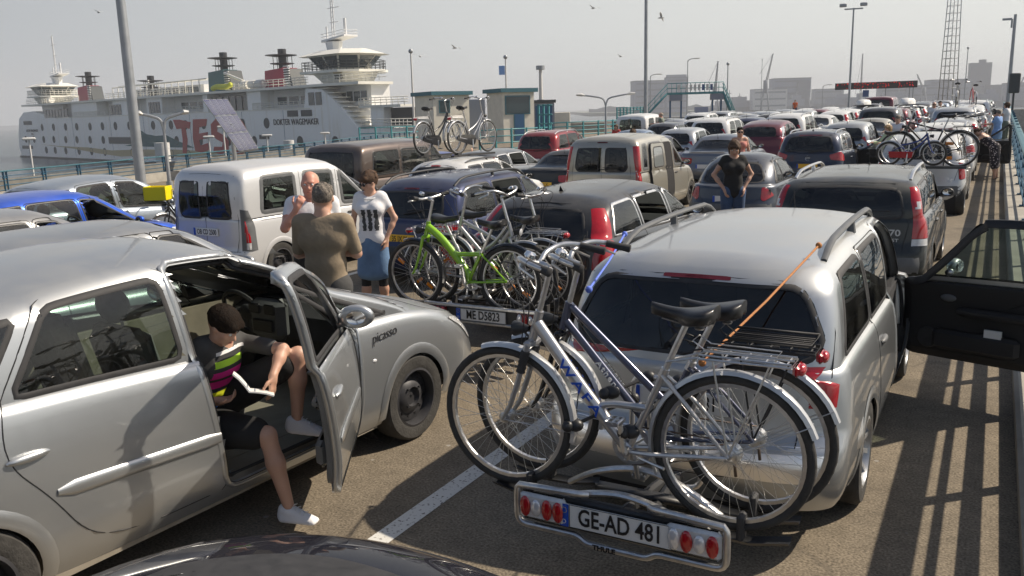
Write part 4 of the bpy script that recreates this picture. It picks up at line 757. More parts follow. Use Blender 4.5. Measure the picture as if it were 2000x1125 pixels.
# ------------------------------------------------------------ bicycles (local: forward +y, wheels on z=0)
def make_bike(label, fm='bike_silver', style='low', r=.345, wb=1.08, fender='fender_silver', rack=True, bar='trek', group=None, saddle_z=.98, bar_z=1.08, fork=None, susp=False, spokes=36, chaincase=False, lamp=True, tw=.021, text=None, detail=True, sm='saddle', rimm='alu', reflect=False, skirt=None, cat='bicycle', bottle=False):
    root = empty('bicycle'); tag(root, label, cat, group); fork = fork or fm
    yr, yf = 0, wb; bb = np.array((0, .46*wb/1.08, .285 if r > .3 else .24)); n1 = 40 if detail else 20; nb = 8 if detail else 5
    def wheel(name, y):
        w_ = empty(name); w_.parent = root; w_.location = (0, y, r)
        m = MB(); a = np.linspace(0, 2*math.pi, n1, endpoint=False); rt = r-tw
        m.tube([(0, rt*math.cos(t), rt*math.sin(t)) for t in a], tw, nb, closed=True, up=(1, 0, 0)); m.build('tyre', 'tyre', w_, sharp=False)
        m = MB(); m.lathe([(rt-.012, -.011), (rt-.032, -.011), (rt-.036, -.004), (rt-.036, .004), (rt-.032, .011), (rt-.012, .011)], axis=(1, 0, 0), n=n1, closed=True); m.build('rim', rimm, w_)
        m = MB(); q = rt-.034
        for k in range(spokes):
            t = 2*math.pi*k/spokes; sgn = 1 if k % 2 else -1; off = (1 if (k//2) % 2 else -1)*.9
            t2 = t+off
            m.tube([(sgn*.028, .024*math.cos(t2), .024*math.sin(t2)), (0, q*math.cos(t), q*math.sin(t))], .0013 if detail else .0022, 3, caps=False)
        m.build('spokes', 'spoke', w_, sharp=False)
        m = MB(); m.lathe([(.001, -.055), (.012, -.055), (.014, -.035), (.028, -.03), (.028, -.026), (.016, -.02), (.016, .02), (.028, .026), (.028, .03), (.014, .035), (.012, .055), (.001, .055)], axis=(1, 0, 0), n=12); 
        if rack and y == 0: m.lathe([(.03, -.03), (.045, -.02), (.045, .02), (.03, .03)], axis=(1, 0, 0), n=14)
        m.build('hub', 'alu', w_)
        if detail and reflect:
            for t in (.6, .6+math.pi):
                m = MB(); m.box((0, r*.6*math.cos(t), r*.6*math.sin(t)), (.012, .03, .075), R3=((1, 0, 0), (0, math.cos(t+1.57), -math.sin(t+1.57)), (0, math.sin(t+1.57), math.cos(t+1.57)))); m.build('reflector', 'amber_lens', w_)
        return w_
    wheel('rear_wheel', yr); wheel('front_wheel', yf)
    # head tube line: from fork crown up to stem
    ct = np.array((0, yf-.075, r+r*1.0+.05)); rake = np.array((0, -.29, 1)); rake = rake/np.linalg.norm(rake)
    crown = np.array((0, yf-.125*wb/1.08-.02, 2*r+.045)); htop = crown+rake*.15*(wb/1.08); hbot = crown+rake*.015
    st = np.array((0, bb[1]-.165*(wb/1.08), saddle_z-.28)); sdir = (st-bb)/np.linalg.norm(st-bb)
    m = MB(); T = m.tube
    T([hbot, htop], .021, 12)
    if style == 'low':      # deep step-through: fat curved down tube plus a lower second tube
        T(catmull([htop-rake*.05, htop*.62+bb*.38+np.array((0, -.01, -.035)), bb+np.array((0, .05, .03)), bb], 6), [.027], 12) if False else T(catmull([htop-rake*.06, (htop*.5+bb*.5)+np.array((0, .01, -.04)), bb], 7), .029, 12, flat=1.0)
        T(catmull([htop*.30+bb*.70+np.array((0, .02, 0)), bb+np.array((0, .06, .20)), bb+sdir*.22], 6), .016, 10)
    elif style == 'wave':
        T(catmull([htop-rake*.08, (htop+bb)/2+np.array((0, .03, -.05)), bb], 7), .02, 10); T(catmull([htop-rake*.02, (htop*.55+bb*.45)+np.array((0, .0, .02)), bb+sdir*.2], 7), .017, 10)
    elif style == 'twin':
        T([htop-rake*.09, bb], .02, 10); T([htop-rake*.02+np.array((0, -.015, 0)), bb+sdir*.16], .0185, 10)
    elif style == 'diamond':
        T([htop-rake*.1, bb], .018, 10); T([htop-rake*.02, st-sdir*.02], .0155, 10)
    elif style == 'mixte':
        T([htop-rake*.1, bb], .02, 10); T([htop-rake*.03, bb+sdir*.30], .0165, 10)
    elif style == 'y':      # full-suspension green frame
        T(catmull([htop-rake*.05, (htop*.62+bb*.38)+np.array((0, 0, .03)), bb+np.array((0, .02, .1)), bb], 6), [.036]*1, 12)
        T([bb+sdir*.24+np.array((0, .30, .04)), bb+sdir*.30], .021, 10); T([bb+sdir*.05, st], .018, 10)
    T([bb, st], .016, 10)
    for sx in (-1, 1):
        e = np.array((sx*.06, 0, r)); T([bb+np.array((sx*.03, -.02, 0)), bb+np.array((sx*.045, -.12, .01)), e], [.011, .011, .009], 8)
        T([st-sdir*.02+np.array((sx*.016, 0, 0)), np.array((sx*.045, -.0, r))*.45+(st)*.55+np.array((sx*.03, 0, 0)), e], [.009, .009, .008], 8)
    T([bb-np.array((.036, 0, 0)), bb+np.array((.036, 0, 0))], .022, 12)
    fr = m.build('frame', fm, root)
    # fork
    m = MB(); T = m.tube; T([crown-rake*.01, hbot+rake*.01], .02, 8); m.box(crown-np.array((0, 0, .01)), (.12, .04, .035), bev=.01)
    for sx in (-1, 1):
        p0 = crown+np.array((sx*.052, 0, -.01)); mid = p0-rake*(r*.55); e = np.array((sx*.052, yf, r)); T([p0, mid, mid*.35+e*.65+np.array((0, -.012, 0)), e], [.015, .014, .012, .009], 8)
    m.build('fork', fork, root)
    if susp:
        m = MB()
        for sx in (-1, 1):
            p0 = crown+np.array((sx*.052, 0, -.01)); P = [p0-rake*(.03+.012*k) for k in range(10)]; m.tube(P, [.019+.004*(k % 2) for k in range(10)], 10)
        m.build('fork_boot', 'rubber', root)
    # stem and bar
    hs = htop+rake*(bar_z-htop[2])*.95; m = MB(); T = m.tube
    T([htop, hs], .0135, 10); fwd = np.array((0, .06, .02)); T([hs, hs+fwd], .016, 10); hc = hs+fwd
    if bar == 'trek':
        pts = [(-.29, -.20, .02), (-.27, -.10, .045), (-.21, -.02, .055), (-.12, .02, .03), (0, 0, 0), (.12, .02, .03), (.21, -.02, .055), (.27, -.10, .045), (.29, -.20, .02)]
    elif bar == 'flat': pts = [(-.29, -.04, .03), (-.1, 0, .0), (0, 0, 0), (.1, 0, .0), (.29, -.04, .03)]
    else: pts = [(-.27, -.27, -.02), (-.28, -.12, .02), (-.2, .0, .06), (-.06, .01, .0), (0, 0, 0), (.06, .01, .0), (.2, .0, .06), (.28, -.12, .02), (.27, -.27, -.02)]
    B = catmull(np.array(pts)+hc, 5); T(B, .0125, 10); hb = m.build('handlebar', 'alu', root)
    m = MB()
    for sx in (0, -1):
        a, b = (B[0], B[7 if bar != 'flat' else 3]) if sx == 0 else (B[-1], B[-8 if bar != 'flat' else -4])
        m2 = MB(); m2.tube([a-(b-a)*.03, a+(b-a)*.0, a+(b-a)*.25, a+(b-a)*.8, a+(b-a)*.82], [.014, .02, .0175, .017, .021], 10); m2.build('grip', 'rubber', hb)
        # brake lever
        c_ = a+(b-a)*1.0; m3 = MB(); dirv = (a-b)/np.linalg.norm(a-b); m3.tube([c_+np.array((0, .015, -.01)), c_+dirv*.03+np.array((0, .045, -.02)), c_+dirv*.12+np.array((0, .05, -.035))], [.011, .008, .006], 6); m3.build('brake_lever', 'alu', hb)
    # cables
    if detail:
        m = MB(); 
        for sx in (-1, 1): m.tube(catmull([hc+np.array((sx*.2, .02, .03)), hc+np.array((sx*.12, .13, .0)), htop+np.array((sx*.03, .07, .02)), crown+np.array((sx*.02, .05, -.02))], 5), .0028, 4)
        m.tube(catmull([hc+np.array((.2, .02, .03)), hc+np.array((.05, .12, -.06)), htop+np.array((.025, -.02, -.08)), bb+np.array((.03, .05, .08))], 5), .0028, 4)
        m.build('brake_cable', 'rubber', root, sharp=False)
        m = MB(); m.lathe([(.001, .0), (.02, .0), (.028, .012), (.024, .026), (.001, .034)], c=hc+np.array((-.11, -.01, .04)), axis=(0, -.5, 1), n=14); m.build('bell', 'chrome', hb)
    # seat post and saddle
    top = st+sdir*((saddle_z-.07-st[2])/sdir[2]); m = MB(); m.tube([st-sdir*.03, top], .0135, 10); m.tube([st-sdir*.035, st+sdir*.01], .02, 10); m.build('seat_post', 'alu', root)
    m = MB(); nu, nv = 16, 12; V = []
    for i in range(nu+1):
        u = i/nu; y = top[1]+.15-u*.28; wd = .022+.016*u+(.068*(1/(1+math.exp(-(u-.58)*13)))); wd *= (1-max(0, (u-.88)/.12)**2*.45)*(min(1, (u+.02)/.06)**.5)
        zc = saddle_z-.005-.018*math.sin(math.pi*u)+.012*max(0, u-.6)
        for k in range(nv):
            t = 2*math.pi*k/nv; c_, s_ = math.cos(t), math.sin(t)
            V.append((wd*abs(c_)**.7*np.sign(c_), y, zc+(.024*s_ if s_ > 0 else (.075 if wd > .04 else .045)*s_*(.35+.65*abs(c_)))))
    F = [(i*nv+k, i*nv+(k+1) % nv, (i+1)*nv+(k+1) % nv, (i+1)*nv+k) for i in range(nu) for k in range(nv)]+[tuple(range(nv-1, -1, -1)), tuple(nu*nv+k for k in range(nv))]
    F = [f[::-1] for f in F]
    m.add(V, F); sa = m.build('saddle', sm, root, sharp=60)
    m = MB(); 
    for sx in (-1, 1): m.tube([(sx*.015, top[1]+.1, saddle_z-.045), (sx*.025, top[1]+.0, saddle_z-.062), (sx*.04, top[1]-.1, saddle_z-.05)], .0035, 5)
    if detail:
        for sx in (-1, 1): m.lathe([(.018, 0), (.022, .008), (.015, .016), (.022, .024), (.015, .032), (.02, .04)], c=(sx*.035, top[1]-.07, saddle_z-.075), n=10)
    m.build('saddle_rails', 'steel', sa)
    # fenders
    if fender:
        for nm, y, a0, a1 in (('rear_fender', 0, R(20), R(205)), ('front_fender', yf, R(-12), R(110))):
            m = MB(); a = np.linspace(a0, a1, 26); rr = r+.018; V = []
            for t in a:
                for (x, dr_) in ((-.026, -.016), (-.018, 0), (0, .005), (.018, 0), (.026, -.016)): V.append((x, y+(rr+dr_)*-math.cos(t) if nm == 'xx' else y-(rr+dr_)*math.cos(t), r+(rr+dr_)*math.sin(t)))
            if nm == 'front_fender': pass
            F = [(i*5+k, i*5+k+1, i*5+6+k, i*5+5+k) for i in range(25) for k in range(4)]
            m.add(V, F)
            ends = (a0+.12, ) if nm == 'rear_fender' else (a1 if False else a0+.1,)
            for t in (a0+.15,): 
                for sx in (-1, 1): m.tube([(sx*.05, y, r), (sx*.026, y-rr*math.cos(t), r+rr*math.sin(t))], .0025, 4)
            m.build(nm, fender, root)
    if rack:
        rz = 2*r+.085; m = MB(); rm = 'alu' if rack == True else rack
        y0, y1 = -.24, .13; 
        for x in (-.06, 0, .06): m.tube([(x, y1, rz), (x, y0, rz)], .004, 6)
        m.tube([(-.07, y1, rz-.015), (-.07, y0, rz-.01), (.07, y0, rz-.01), (.07, y1, rz-.015)], .005, 6)
        m.tube([(-.05, y1-.02, rz+.022), (-.05, y0+.06, rz+.02), (.05, y0+.06, rz+.02), (.05, y1-.02, rz+.022)], .003, 5); m.tube([(-.05, y1+.03, rz+.055), (-.05, y1-.02, rz+.022)], .003, 4); m.tube([(.05, y1+.03, rz+.055), (.05, y1-.02, rz+.022)], .003, 4); m.tube([(-.05, y1+.03, rz+.055), (.05, y1+.03, rz+.055)], .003, 4)
        for y in np.linspace(y0+.02, y1-.02, 5): m.tube([(-.065, y, rz-.004), (.065, y, rz-.004)], .004, 5)
        for sx in (-1, 1):
            m.tube([(sx*.07, y0+.08, rz-.01), (sx*.065, -.005, r+.02)], .0045, 6); m.tube([(sx*.07, y1-.06, rz-.01), (sx*.065, -.0, r+.02)], .0045, 6); m.tube([(sx*.05, y1, rz-.015), (sx*.018, st[1]-.01, rz-.06)], .0045, 5)
        m.build('luggage_rack', rm, root)
        m = MB(); m.box((0, y0-.015, rz-.03), (.10, .03, .05), bev=.012); m.ell((0, y0-.03, rz-.03), (.042, .018, .026), 12, 8); m.build('rear_light', 'red_lens', root)
    # drivetrain
    m = MB(); m.lathe([(.075, .038), (.095, .04), (.095, .044), (.075, .044)], c=(0, bb[1], bb[2]), axis=(1, 0, 0), n=24, closed=True)
    for k in range(5): t = k*1.256; m.tube([(.041, bb[1], bb[2]), (.041, bb[1]+.08*math.cos(t), bb[2]+.08*math.sin(t))], .006, 5)
    for sx, t in ((1, R(-95)), (-1, R(85))):
        e = bb+np.array((sx*.075, .17*math.cos(t), .17*math.sin(t))); m.tube([bb+np.array((sx*.055, 0, 0)), e], [.016, .011], 8); m.cyl(bb+np.array((sx*.03, 0, 0)), bb+np.array((sx*.07, 0, 0)), .013, 8)
    cr = m.build('crank', 'alu', root)
    for sx, t in ((1, R(-95)), (-1, R(85))):
        e = bb+np.array((sx*.125, .17*math.cos(t), .17*math.sin(t))); m = MB(); m.box(e+np.array((0, .028, 0)), (.085, .014, .022), bev=.004); m.box(e-np.array((0, .028, 0)), (.085, .014, .022), bev=.004); m.cyl(e-np.array((.045, 0, 0)), e+np.array((.045, 0, 0)), .008, 6)
        for q in (-.04, 0, .04): m.box(e+np.array((q, 0, 0)), (.006, .05, .02))
        m.build('pedal', 'grey_plastic' if chaincase else 'alu', cr)
    m = MB()
    if chaincase:
        P = [(bb[1]+.12, bb[2]), (bb[1]+.08, bb[2]+.09), (bb[1], bb[2]+.115), (.0, r+.065), (-.07, r+.02), (-.06, r-.045), (0, r-.07), (bb[1], bb[2]-.115), (bb[1]+.08, bb[2]-.09)]
        m.prism([(.03, y, z) for y, z in roundpoly(P, .04, 3)], (.028, 0, 0)); m.build('chain_case', 'bike_black', root)
    else:
        m.tube([(.042, bb[1], bb[2]+.093), (.042, .0, r+.035)], .004, 4); m.tube([(.042, bb[1], bb[2]-.093), (.042, .0, r-.035)], .004, 4); m.tube([(.042, .0, r-.035), (.042, -.01, r-.12)], .007, 4); m.build('chain', 'rust_steel', root, sharp=False)
    if lamp:
        m = MB(); p = crown+np.array((0, .075, .05)); m.lathe([(.012, -.06), (.028, -.02), (.036, .012), (.036, .018)], c=p, axis=(0, 1, -.1), n=14); m.tube([crown, p-np.array((0, .03, .01))], .006, 5); m.build('headlamp', 'black_plastic', root)
        m = MB(); m.lathe([(.034, .018), (.02, .024), (.001, .026)], c=p, axis=(0, 1, -.1), n=14); m.build('lamp_lens', 'lens_front', root)
    if skirt:
        m = MB(); a = np.linspace(R(25), R(150), 12)
        for sx in (-1, 1):
            V = [(sx*.034, -(q)*math.cos(t), r+q*math.sin(t)) for t in a for q in (.12, r+.01)]; m.add(V, [(2*i, 2*i+1, 2*i+3, 2*i+2) for i in range(11)])
        m.build('coat_guard', skirt, root)
    if detail:
        m = MB(); m.tube([bb+np.array((-.03, -.05, -.02)), bb+np.array((-.1, -.2, -.02))], .007, 6); m.build('kick_stand', 'alu', root)
    if text:
        # lettering along the down tube, both sides
        a, b = htop-rake*.06, bb; mid = (htop*.5+bb*.5)+np.array((0, .01, -.04)); d = (b-a)/np.linalg.norm(b-a)
        for sx in (1, -1):
            P0 = (a*.5+b*.5)*.35+mid*.65; P0 = P0+np.array((sx*.0295, 0, 0)); dn = d if sx < 0 else d
            X = d if sx < 0 else d; Y = np.cross((sx, 0, 0), X)
            txt('lettering', text[0], text[2], text[1], fr, P0, X=tuple(X), Y=tuple(Y), ext=.001, sx=text[3] if len(text) > 3 else 1, bold=.001, spacing=1.25)
    return root
mat('lens_front', (.75, .76, .78), .08, .3, coat=1)
def put(o, x, y, z, rz, tilt=0, pitch=0):
    o.rotation_mode = 'XYZ'; o.location = (x, y, z); o.rotation_euler = (R(pitch), R(tilt), R(rz)); return o
# ------------------------------------------------------------ rear bicycle carrier (local: x across, y=0 at the plate, cars ahead +y, z absolute above ground)
def make_rack(label, plate, W2=.485, platz=.60, kind='loop', nb=2, maker=None):
    root = empty('bicycle_carrier'); tag(root, label, 'bike carrier'); m = MB(); T = m.tube
    m.tube([(-.05, .05, platz-.04), (0, .75, platz-.08)], .03, 8); m.tube([(.1, .05, platz-.04), (.03, .75, platz-.08)], .03, 8)
    m.build('tow_bar_arm', 'black_plastic', root)
    if kind == 'loop':
        m = MB(); h = .10
        P = roundpoly([(-W2, 0, platz+h), (-W2, 0, platz-h), (-W2+.30, 0, platz-h), (-W2+.34, 0, platz-h-.03), (W2-.34, 0, platz-h-.03), (W2-.30, 0, platz-h), (W2, 0, platz-h), (W2, 0, platz+h)], [.05, .05, .03, .03, .03, .03, .05, .05], 4)
        a = [(-W2+.34, .03, platz+h-.01), (-W2+.31, .0, platz+h)]; b = [(W2-.31, 0, platz+h), (W2-.34, .03, platz+h-.01)]
        Q = np.vstack([a, P[3:-3] if False else P[2:-2], b]); m.tube(Q, .0155, 10); m.build('tubular_frame', 'alu', root)
    m = MB(); m.box((0, .02, platz-.01), (W2*1.7, .03, .15), bev=.01); m.build('back_panel', 'black_plastic', root)
    if kind != 'loop':
        m = MB(); m.box((0, .0, platz+.07), (W2*2, .035, .03), bev=.006); m.box((0, .0, platz-.075), (W2*2, .035, .025), bev=.006); m.build('aluminium_rail', 'alu', root)
    for sx in (-1, 1):
        m = MB(); m.box((sx*(W2-.135), -.005, platz), (.235, .035, .13), bev=.03); lm = m.build('lamp_cluster', 'white_lens' if kind == 'loop' else 'dark_red', root)
        for k, (dx, mm) in enumerate(((-.078, 'red_lens'), (-.026, 'lens_front'), (.026, 'red_lens'), (.078, 'red_lens')) if sx < 0 else ((-.078, 'lens_front'), (-.026, 'red_lens'), (.026, 'lens_front'), (.078, 'red_lens'))):
            m = MB(); m.ell((sx*(W2-.135)+dx*1.05, -.025, platz), (.027, .012, .05 if k != (1 if sx < 0 else 2) else .04), 14, 8); m.build('lamp_lens', mm, lm)
    m = MB(); m.box((.0, -.012, platz-.005), (.52, .008, .11), bev=.004); pl = m.build('number_plate', 'plate_white', root)
    m = MB(); m.box((-.238, -.0185, platz-.005), (.042, .003, .106)); bd = m.build('plate_band', 'plate_blue', pl); txt('plate_letter', 'D', .03, 'plate_white', pl, (-.238, -.021, platz-.035))
    m = MB()
    for k in range(12): t = k*math.pi/6; m.box((-.238+.013*math.cos(t), -.0205, platz+.02+.013*math.sin(t)), (.003, .001, .003))
    m.build('plate_stars', 'crate_yellow', pl)
    m = MB(); 
    for (cx, cz, sx_, sz_) in ((.022, platz+.048, .472, .002), (.022, platz-.058, .472, .002), (-.213, platz-.005, .002, .104), (.257, platz-.005, .002, .104)): m.box((cx, -.0175, cz), (sx_, .002, sz_))
    m.build('plate_border', 'ink', pl)
    txt('plate_text', plate, .112, 'ink', pl, (.024, -.019, platz-.005), sx=.735, bold=.0016)
    if maker: txt('maker_lettering', maker, .032, 'ink', root, (-.05, -.016, platz-.131), sx=1.1, bold=.0012)
    for k in range(nb):
        y = .17+k*.21 if kind == 'loop' else .14+k*.19; m = MB()
        for sx in (-1, 1): 
            P = [(sx*x, z) for x, z in ((.25, platz-.02), (.38, platz-.045), (.54, platz-.05), (.70, platz-.015))]
            m.add([(x, y+dy, z+dz) for x, z in P for dy, dz in ((-.035, .018), (-.02, 0), (.02, 0), (.035, .018))], [(i*4+j, i*4+j+1, i*4+5+j, i*4+4+j) for i in range(3) for j in range(3)])
        m.box((0, y, platz-.03), (.5, .07, .02)); m.build('wheel_tray', 'black_plastic', root, sharp=False)
        for sx in (-1, 1):
            m = MB(); m.box((sx*.50, y, platz+.02), (.03, .075, .12), bev=.01); m.build('wheel_strap', 'rubber', root)
    if kind == 'loop':
        for yy, hh in ((.07, .10), (.30, .13)):
            m = MB(); P = catmull([(-.36, yy, platz+.0), (-.2, yy-.01, platz+hh*.7), (0, yy, platz+hh), (.2, yy-.01, platz+hh*.7), (.38, yy, platz-.02)], 6); m.tube(P, .021, 8, flat=.7); m.build('carrier_arch', 'alu', root)
        m = MB(); P = roundpoly([(-.13, .52, platz-.02), (-.13, .54, platz+.50), (.22, .54, platz+.50), (.22, .52, platz-.02)], .07, 4); m.tube(P, .0145, 10); m.build('upright_frame', 'alu', root)
        for (a, b) in (((-.13, .54, platz+.38), (-.28, .19, platz+.34)), ((-.05, .54, platz+.50), (-.17, .36, platz+.46)), ((.1, .54, platz+.50), (.0, .17, platz+.36))):
            m = MB(); m.tube([a, b], .009, 8); m.ell(a, (.035, .03, .03), 10, 8); m.ell(b, (.045, .035, .032), 12, 8); m.ell(np.array(b)-np.array((0.02, .03, 0)), (.028, .03, .028), 12, 8); m.build('frame_clamp', 'black_plastic', root)
    return root
# ------------------------------------------------------------ people: one skin surface grown from tapered limbs, clothes as their own surfaces
mat('skin', (.56, .33, .235), .5, sss=.12, var=.06, vscale=9); mat('skin_red', (.60, .29, .21), .5, sss=.12, var=.08, vscale=9); mat('hair_dark', (.014, .009, .006), .8, var=.5, vscale=50, bump=.6, bscale=90, spec=.15); mat('hair_brown', (.075, .038, .018), .75, var=.4, vscale=60, bump=.8, bscale=120)
mat('hair_grey', (.17, .145, .12), .85, var=.5, vscale=60, bump=.8, bscale=150); mat('hair_blond', (.32, .20, .09), .55, var=.35, vscale=60, bump=.8, bscale=120); mat('hair_light', (.42, .34, .25), .6, var=.2, vscale=50)
mat('eye_white', (.8, .8, .78), .2); mat('lip', (.42, .16, .13), .45); mat('brow', (.03, .02, .015), .8)
def cloth(name, c, **k): mat(name, c, .85, var=k.get('var', .12), vscale=k.get('vs', 14), bump=.45, bscale=k.get('bs', 22))
cloth('khaki_cloth', (.26, .205, .14)); cloth('white_cloth', (.78, .78, .80), var=.04); cloth('black_cloth', (.012, .012, .013)); cloth('denim', (.12, .21, .36), var=.22, vs=7); cloth('denim_dark', (.05, .09, .18), var=.25, vs=7); cloth('charcoal_cloth', (.055, .055, .055))
cloth('blue_cloth', (.25, .42, .75)); cloth('grey_green_cloth', (.16, .19, .16)); cloth('orange_cloth', (.85, .16, .03)); cloth('lime_cloth', (.62, .70, .42)); cloth('pink_cloth', (.55, .22, .18)); cloth('red_cloth', (.5, .05, .04))
def floral():
    m, t, p = node_mat('floral_cloth'); L = t.links.new; tc = t.nodes.new('ShaderNodeTexCoord'); v = t.nodes.new('ShaderNodeTexVoronoi'); v.inputs['Scale'].default_value = 17; L(tc.outputs['Object'], v.inputs[0])
    r = t.nodes.new('ShaderNodeValToRGB'); e = r.color_ramp.elements; e[0].position = .22; e[0].color = (.45, .40, .42, 1); e[1].position = .34; e[1].color = (.015, .012, .02, 1); L(v.outputs['Distance'], r.inputs[0]); L(r.outputs[0], p.inputs['Base Color']); p.inputs['Roughness'].default_value = .9
floral()
def print_cloth(name, axis, bands, base):
    m, t, p = node_mat(name); L = t.links.new; tc = t.nodes.new('ShaderNodeTexCoord'); s = t.nodes.new('ShaderNodeSeparateXYZ'); L(tc.outputs['Object'], s.inputs[0]); r = t.nodes.new('ShaderNodeValToRGB'); r.color_ramp.interpolation = 'CONSTANT'
    mr = t.nodes.new('ShaderNodeMapRange'); mr.inputs[1].default_value, mr.inputs[2].default_value = axis[1], axis[2]
    n = t.nodes.new('ShaderNodeTexNoise'); n.inputs['Scale'].default_value = 16; n.inputs['Detail'].default_value = 3; L(tc.outputs['Object'], n.inputs[0]); ma = t.nodes.new('ShaderNodeMath'); ma.operation = 'MULTIPLY_ADD'; ma.inputs[1].default_value = axis[3]; L(n.outputs[0], ma.inputs[0]); L(s.outputs[axis[0]], ma.inputs[2]); L(ma.outputs[0], mr.inputs[0]); L(mr.outputs[0], r.inputs[0])
    cr = r.color_ramp
    while len(cr.elements) < len(bands): cr.elements.new(.5)
    for e, (pos, c) in zip(cr.elements, bands): e.position = pos; e.color = (*c, 1)
    L(r.outputs[0], p.inputs['Base Color']); p.inputs['Roughness'].default_value = .85
class SDF:
    def __init__(s): s.P = []
    def cap(s, a, b, ra, rb=None, k=.02, ex=None): s.P.append(('c', np.array(a, float), np.array(b, float), ra, ra if rb is None else rb, k, ex)); return s
    def ell(s, c, r, Rm=None, k=.02, sub=False): s.P.append(('e', np.array(c, float), np.array(r, float), None if Rm is None else np.array(Rm, float), sub, k, None)); return s
    def chain(s, pts, rs, k=.02, ex=None):
        for i in range(len(pts)-1): s.cap(pts[i], pts[i+1], rs[i], rs[i+1], k, ex)
        return s
    def plane_cut(s, p, n, k=.005): s.P.append(('p', np.array(p, float), np.array(n, float)/np.linalg.norm(n), 0, 0, k, None)); return s
    def grid(s, h):
        lo = np.full(3, 1e9); hi = -lo
        for q in s.P:
            if q[0] == 'c':
                r = max(q[3], q[4])*(1.6 if q[6] is not None else 1); 
                for p in (q[1], q[2]): lo = np.minimum(lo, p-r); hi = np.maximum(hi, p+r)
            elif q[0] == 'e' and not q[4]: r = q[2].max(); lo = np.minimum(lo, q[1]-r); hi = np.maximum(hi, q[1]+r)
        lo -= 3*h; hi += 3*h; n = np.ceil((hi-lo)/h).astype(int)+1; F = np.full(n, 9.0, dtype=np.float32); ax = [lo[i]+h*np.arange(n[i]) for i in range(3)]
        for q in s.P:
            k = q[5]
            if q[0] == 'c': r = max(q[3], q[4])*(1.6 if q[6] is not None else 1)+k*3+3*h; a = np.minimum(q[1], q[2])-r; b = np.maximum(q[1], q[2])+r
            elif q[0] == 'e': r = q[2].max()+k*3+3*h; a = q[1]-r; b = q[1]+r
            else: a = lo; b = hi
            i0 = np.maximum(0, ((a-lo)/h).astype(int)); i1 = np.minimum(n, ((b-lo)/h).astype(int)+2)
            if np.any(i1 <= i0): continue
            X, Y, Z = np.meshgrid(*[ax[d][i0[d]:i1[d]] for d in range(3)], indexing='ij'); P = np.stack([X, Y, Z], -1)
            if q[0] == 'c':
                A, B = q[1], q[2]; d = B-A; t = np.clip(((P-A)@d)/(d@d+1e-12), 0, 1); V = P-(A+t[..., None]*d)
                if q[6] is not None:   # flattened: ex = (direction, factor): the limb is wider along direction
                    e = np.array(q[6][0], float); e /= np.linalg.norm(e); c = V@e; V = V-np.multiply.outer(c, e)*(1-1/q[6][1])
                D = np.linalg.norm(V, axis=-1)-(q[3]+(q[4]-q[3])*t)
            elif q[0] == 'e':
                V = P-q[1]; 
                if q[3] is not None: V = V@q[3]
                kk = V/q[2]; k0 = np.linalg.norm(kk, axis=-1); k1 = np.linalg.norm(kk/q[2], axis=-1); D = k0*(k0-1)/(k1+1e-9)
            else: D = -((P-q[1])@q[2])
            S = F[i0[0]:i1[0], i0[1]:i1[1], i0[2]:i1[2]]
            if q[0] == 'e' and q[4]: hh = np.maximum(k-np.abs(-D-S), 0)/k; S[...] = np.maximum(S, -D)+hh*hh*k*.25
            elif q[0] == 'p': S[...] = np.maximum(S, D)
            else: hh = np.maximum(k-np.abs(D-S), 0)/k; S[...] = np.minimum(S, D)-hh*hh*k*.25
        return F, lo, h
    def build(s, name, m, parent, h=.012, mi=None):
        F, lo, h = s.grid(h); I = F < 0; n = F.shape
        idx = -np.ones((n[0]-1, n[1]-1, n[2]-1), dtype=np.int64)
        acc = np.zeros((*idx.shape, 3)); cnt = np.zeros(idx.shape)
        corners = [(i, j, k) for i in (0, 1) for j in (0, 1) for k in (0, 1)]
        sl = lambda c: tuple(slice(c[d], n[d]-1+c[d]) for d in range(3))
        for a in corners:
            for d in range(3):
                if a[d] == 0:
                    b = list(a); b[d] = 1; fa, fb = F[sl(a)], F[sl(b)]; cr = (fa < 0) != (fb < 0)
                    t = np.where(cr, fa/(fa-fb+1e-12), 0)
                    for q in range(3): acc[..., q] += np.where(cr, a[q]+(t if q == d else 0), 0)
                    cnt += cr
        act = cnt > 0; idx[act] = np.arange(act.sum()); g = np.argwhere(act); V = (g+acc[act]/cnt[act][:, None])*h+lo
        Fs = []
        for d in range(3):
            a = [slice(1, n[0]-1), slice(1, n[1]-1), slice(1, n[2]-1)]; a2 = list(a); a[d] = slice(0, n[d]-1); a2[d] = slice(1, n[d])
            A, B = I[tuple(a)], I[tuple(a2)]; ed = np.argwhere(A != B); sg = A[tuple(ed.T)]
            off = [1, 1, 1]; off[d] = 0; c = ed+np.array(off); u, v = (d+1) % 3, (d+2) % 3
            def gi(du, dv): e = c.copy(); e[:, u] -= du; e[:, v] -= dv; return idx[tuple(e.T)]
            q = np.stack([gi(1, 1), gi(0, 1), gi(0, 0), gi(1, 0)], 1); q[~sg] = q[~sg][:, ::-1]; Fs.append(q)
        Fs = np.concatenate(Fs); Fs = Fs[(Fs >= 0).all(1)]
        # relax a little
        for _ in range(2):
            S = np.zeros_like(V); c_ = np.zeros(len(V))
            for q in range(4): np.add.at(S, Fs[:, q], V[Fs[:, (q+1) % 4]]+V[Fs[:, (q+3) % 4]]); np.add.at(c_, Fs[:, q], 2)
            V = V*.4+.6*S/np.maximum(c_, 1)[:, None]
        o = mesh_obj(name, V, Fs, m, parent)
        if mi is not None:
            cen = V[Fs].mean(1); o.data.polygons.foreach_set('material_index', mi(cen).astype(np.int32))
        return o
def nrm(v): v = np.array(v, float); return v/(np.linalg.norm(v)+1e-12)
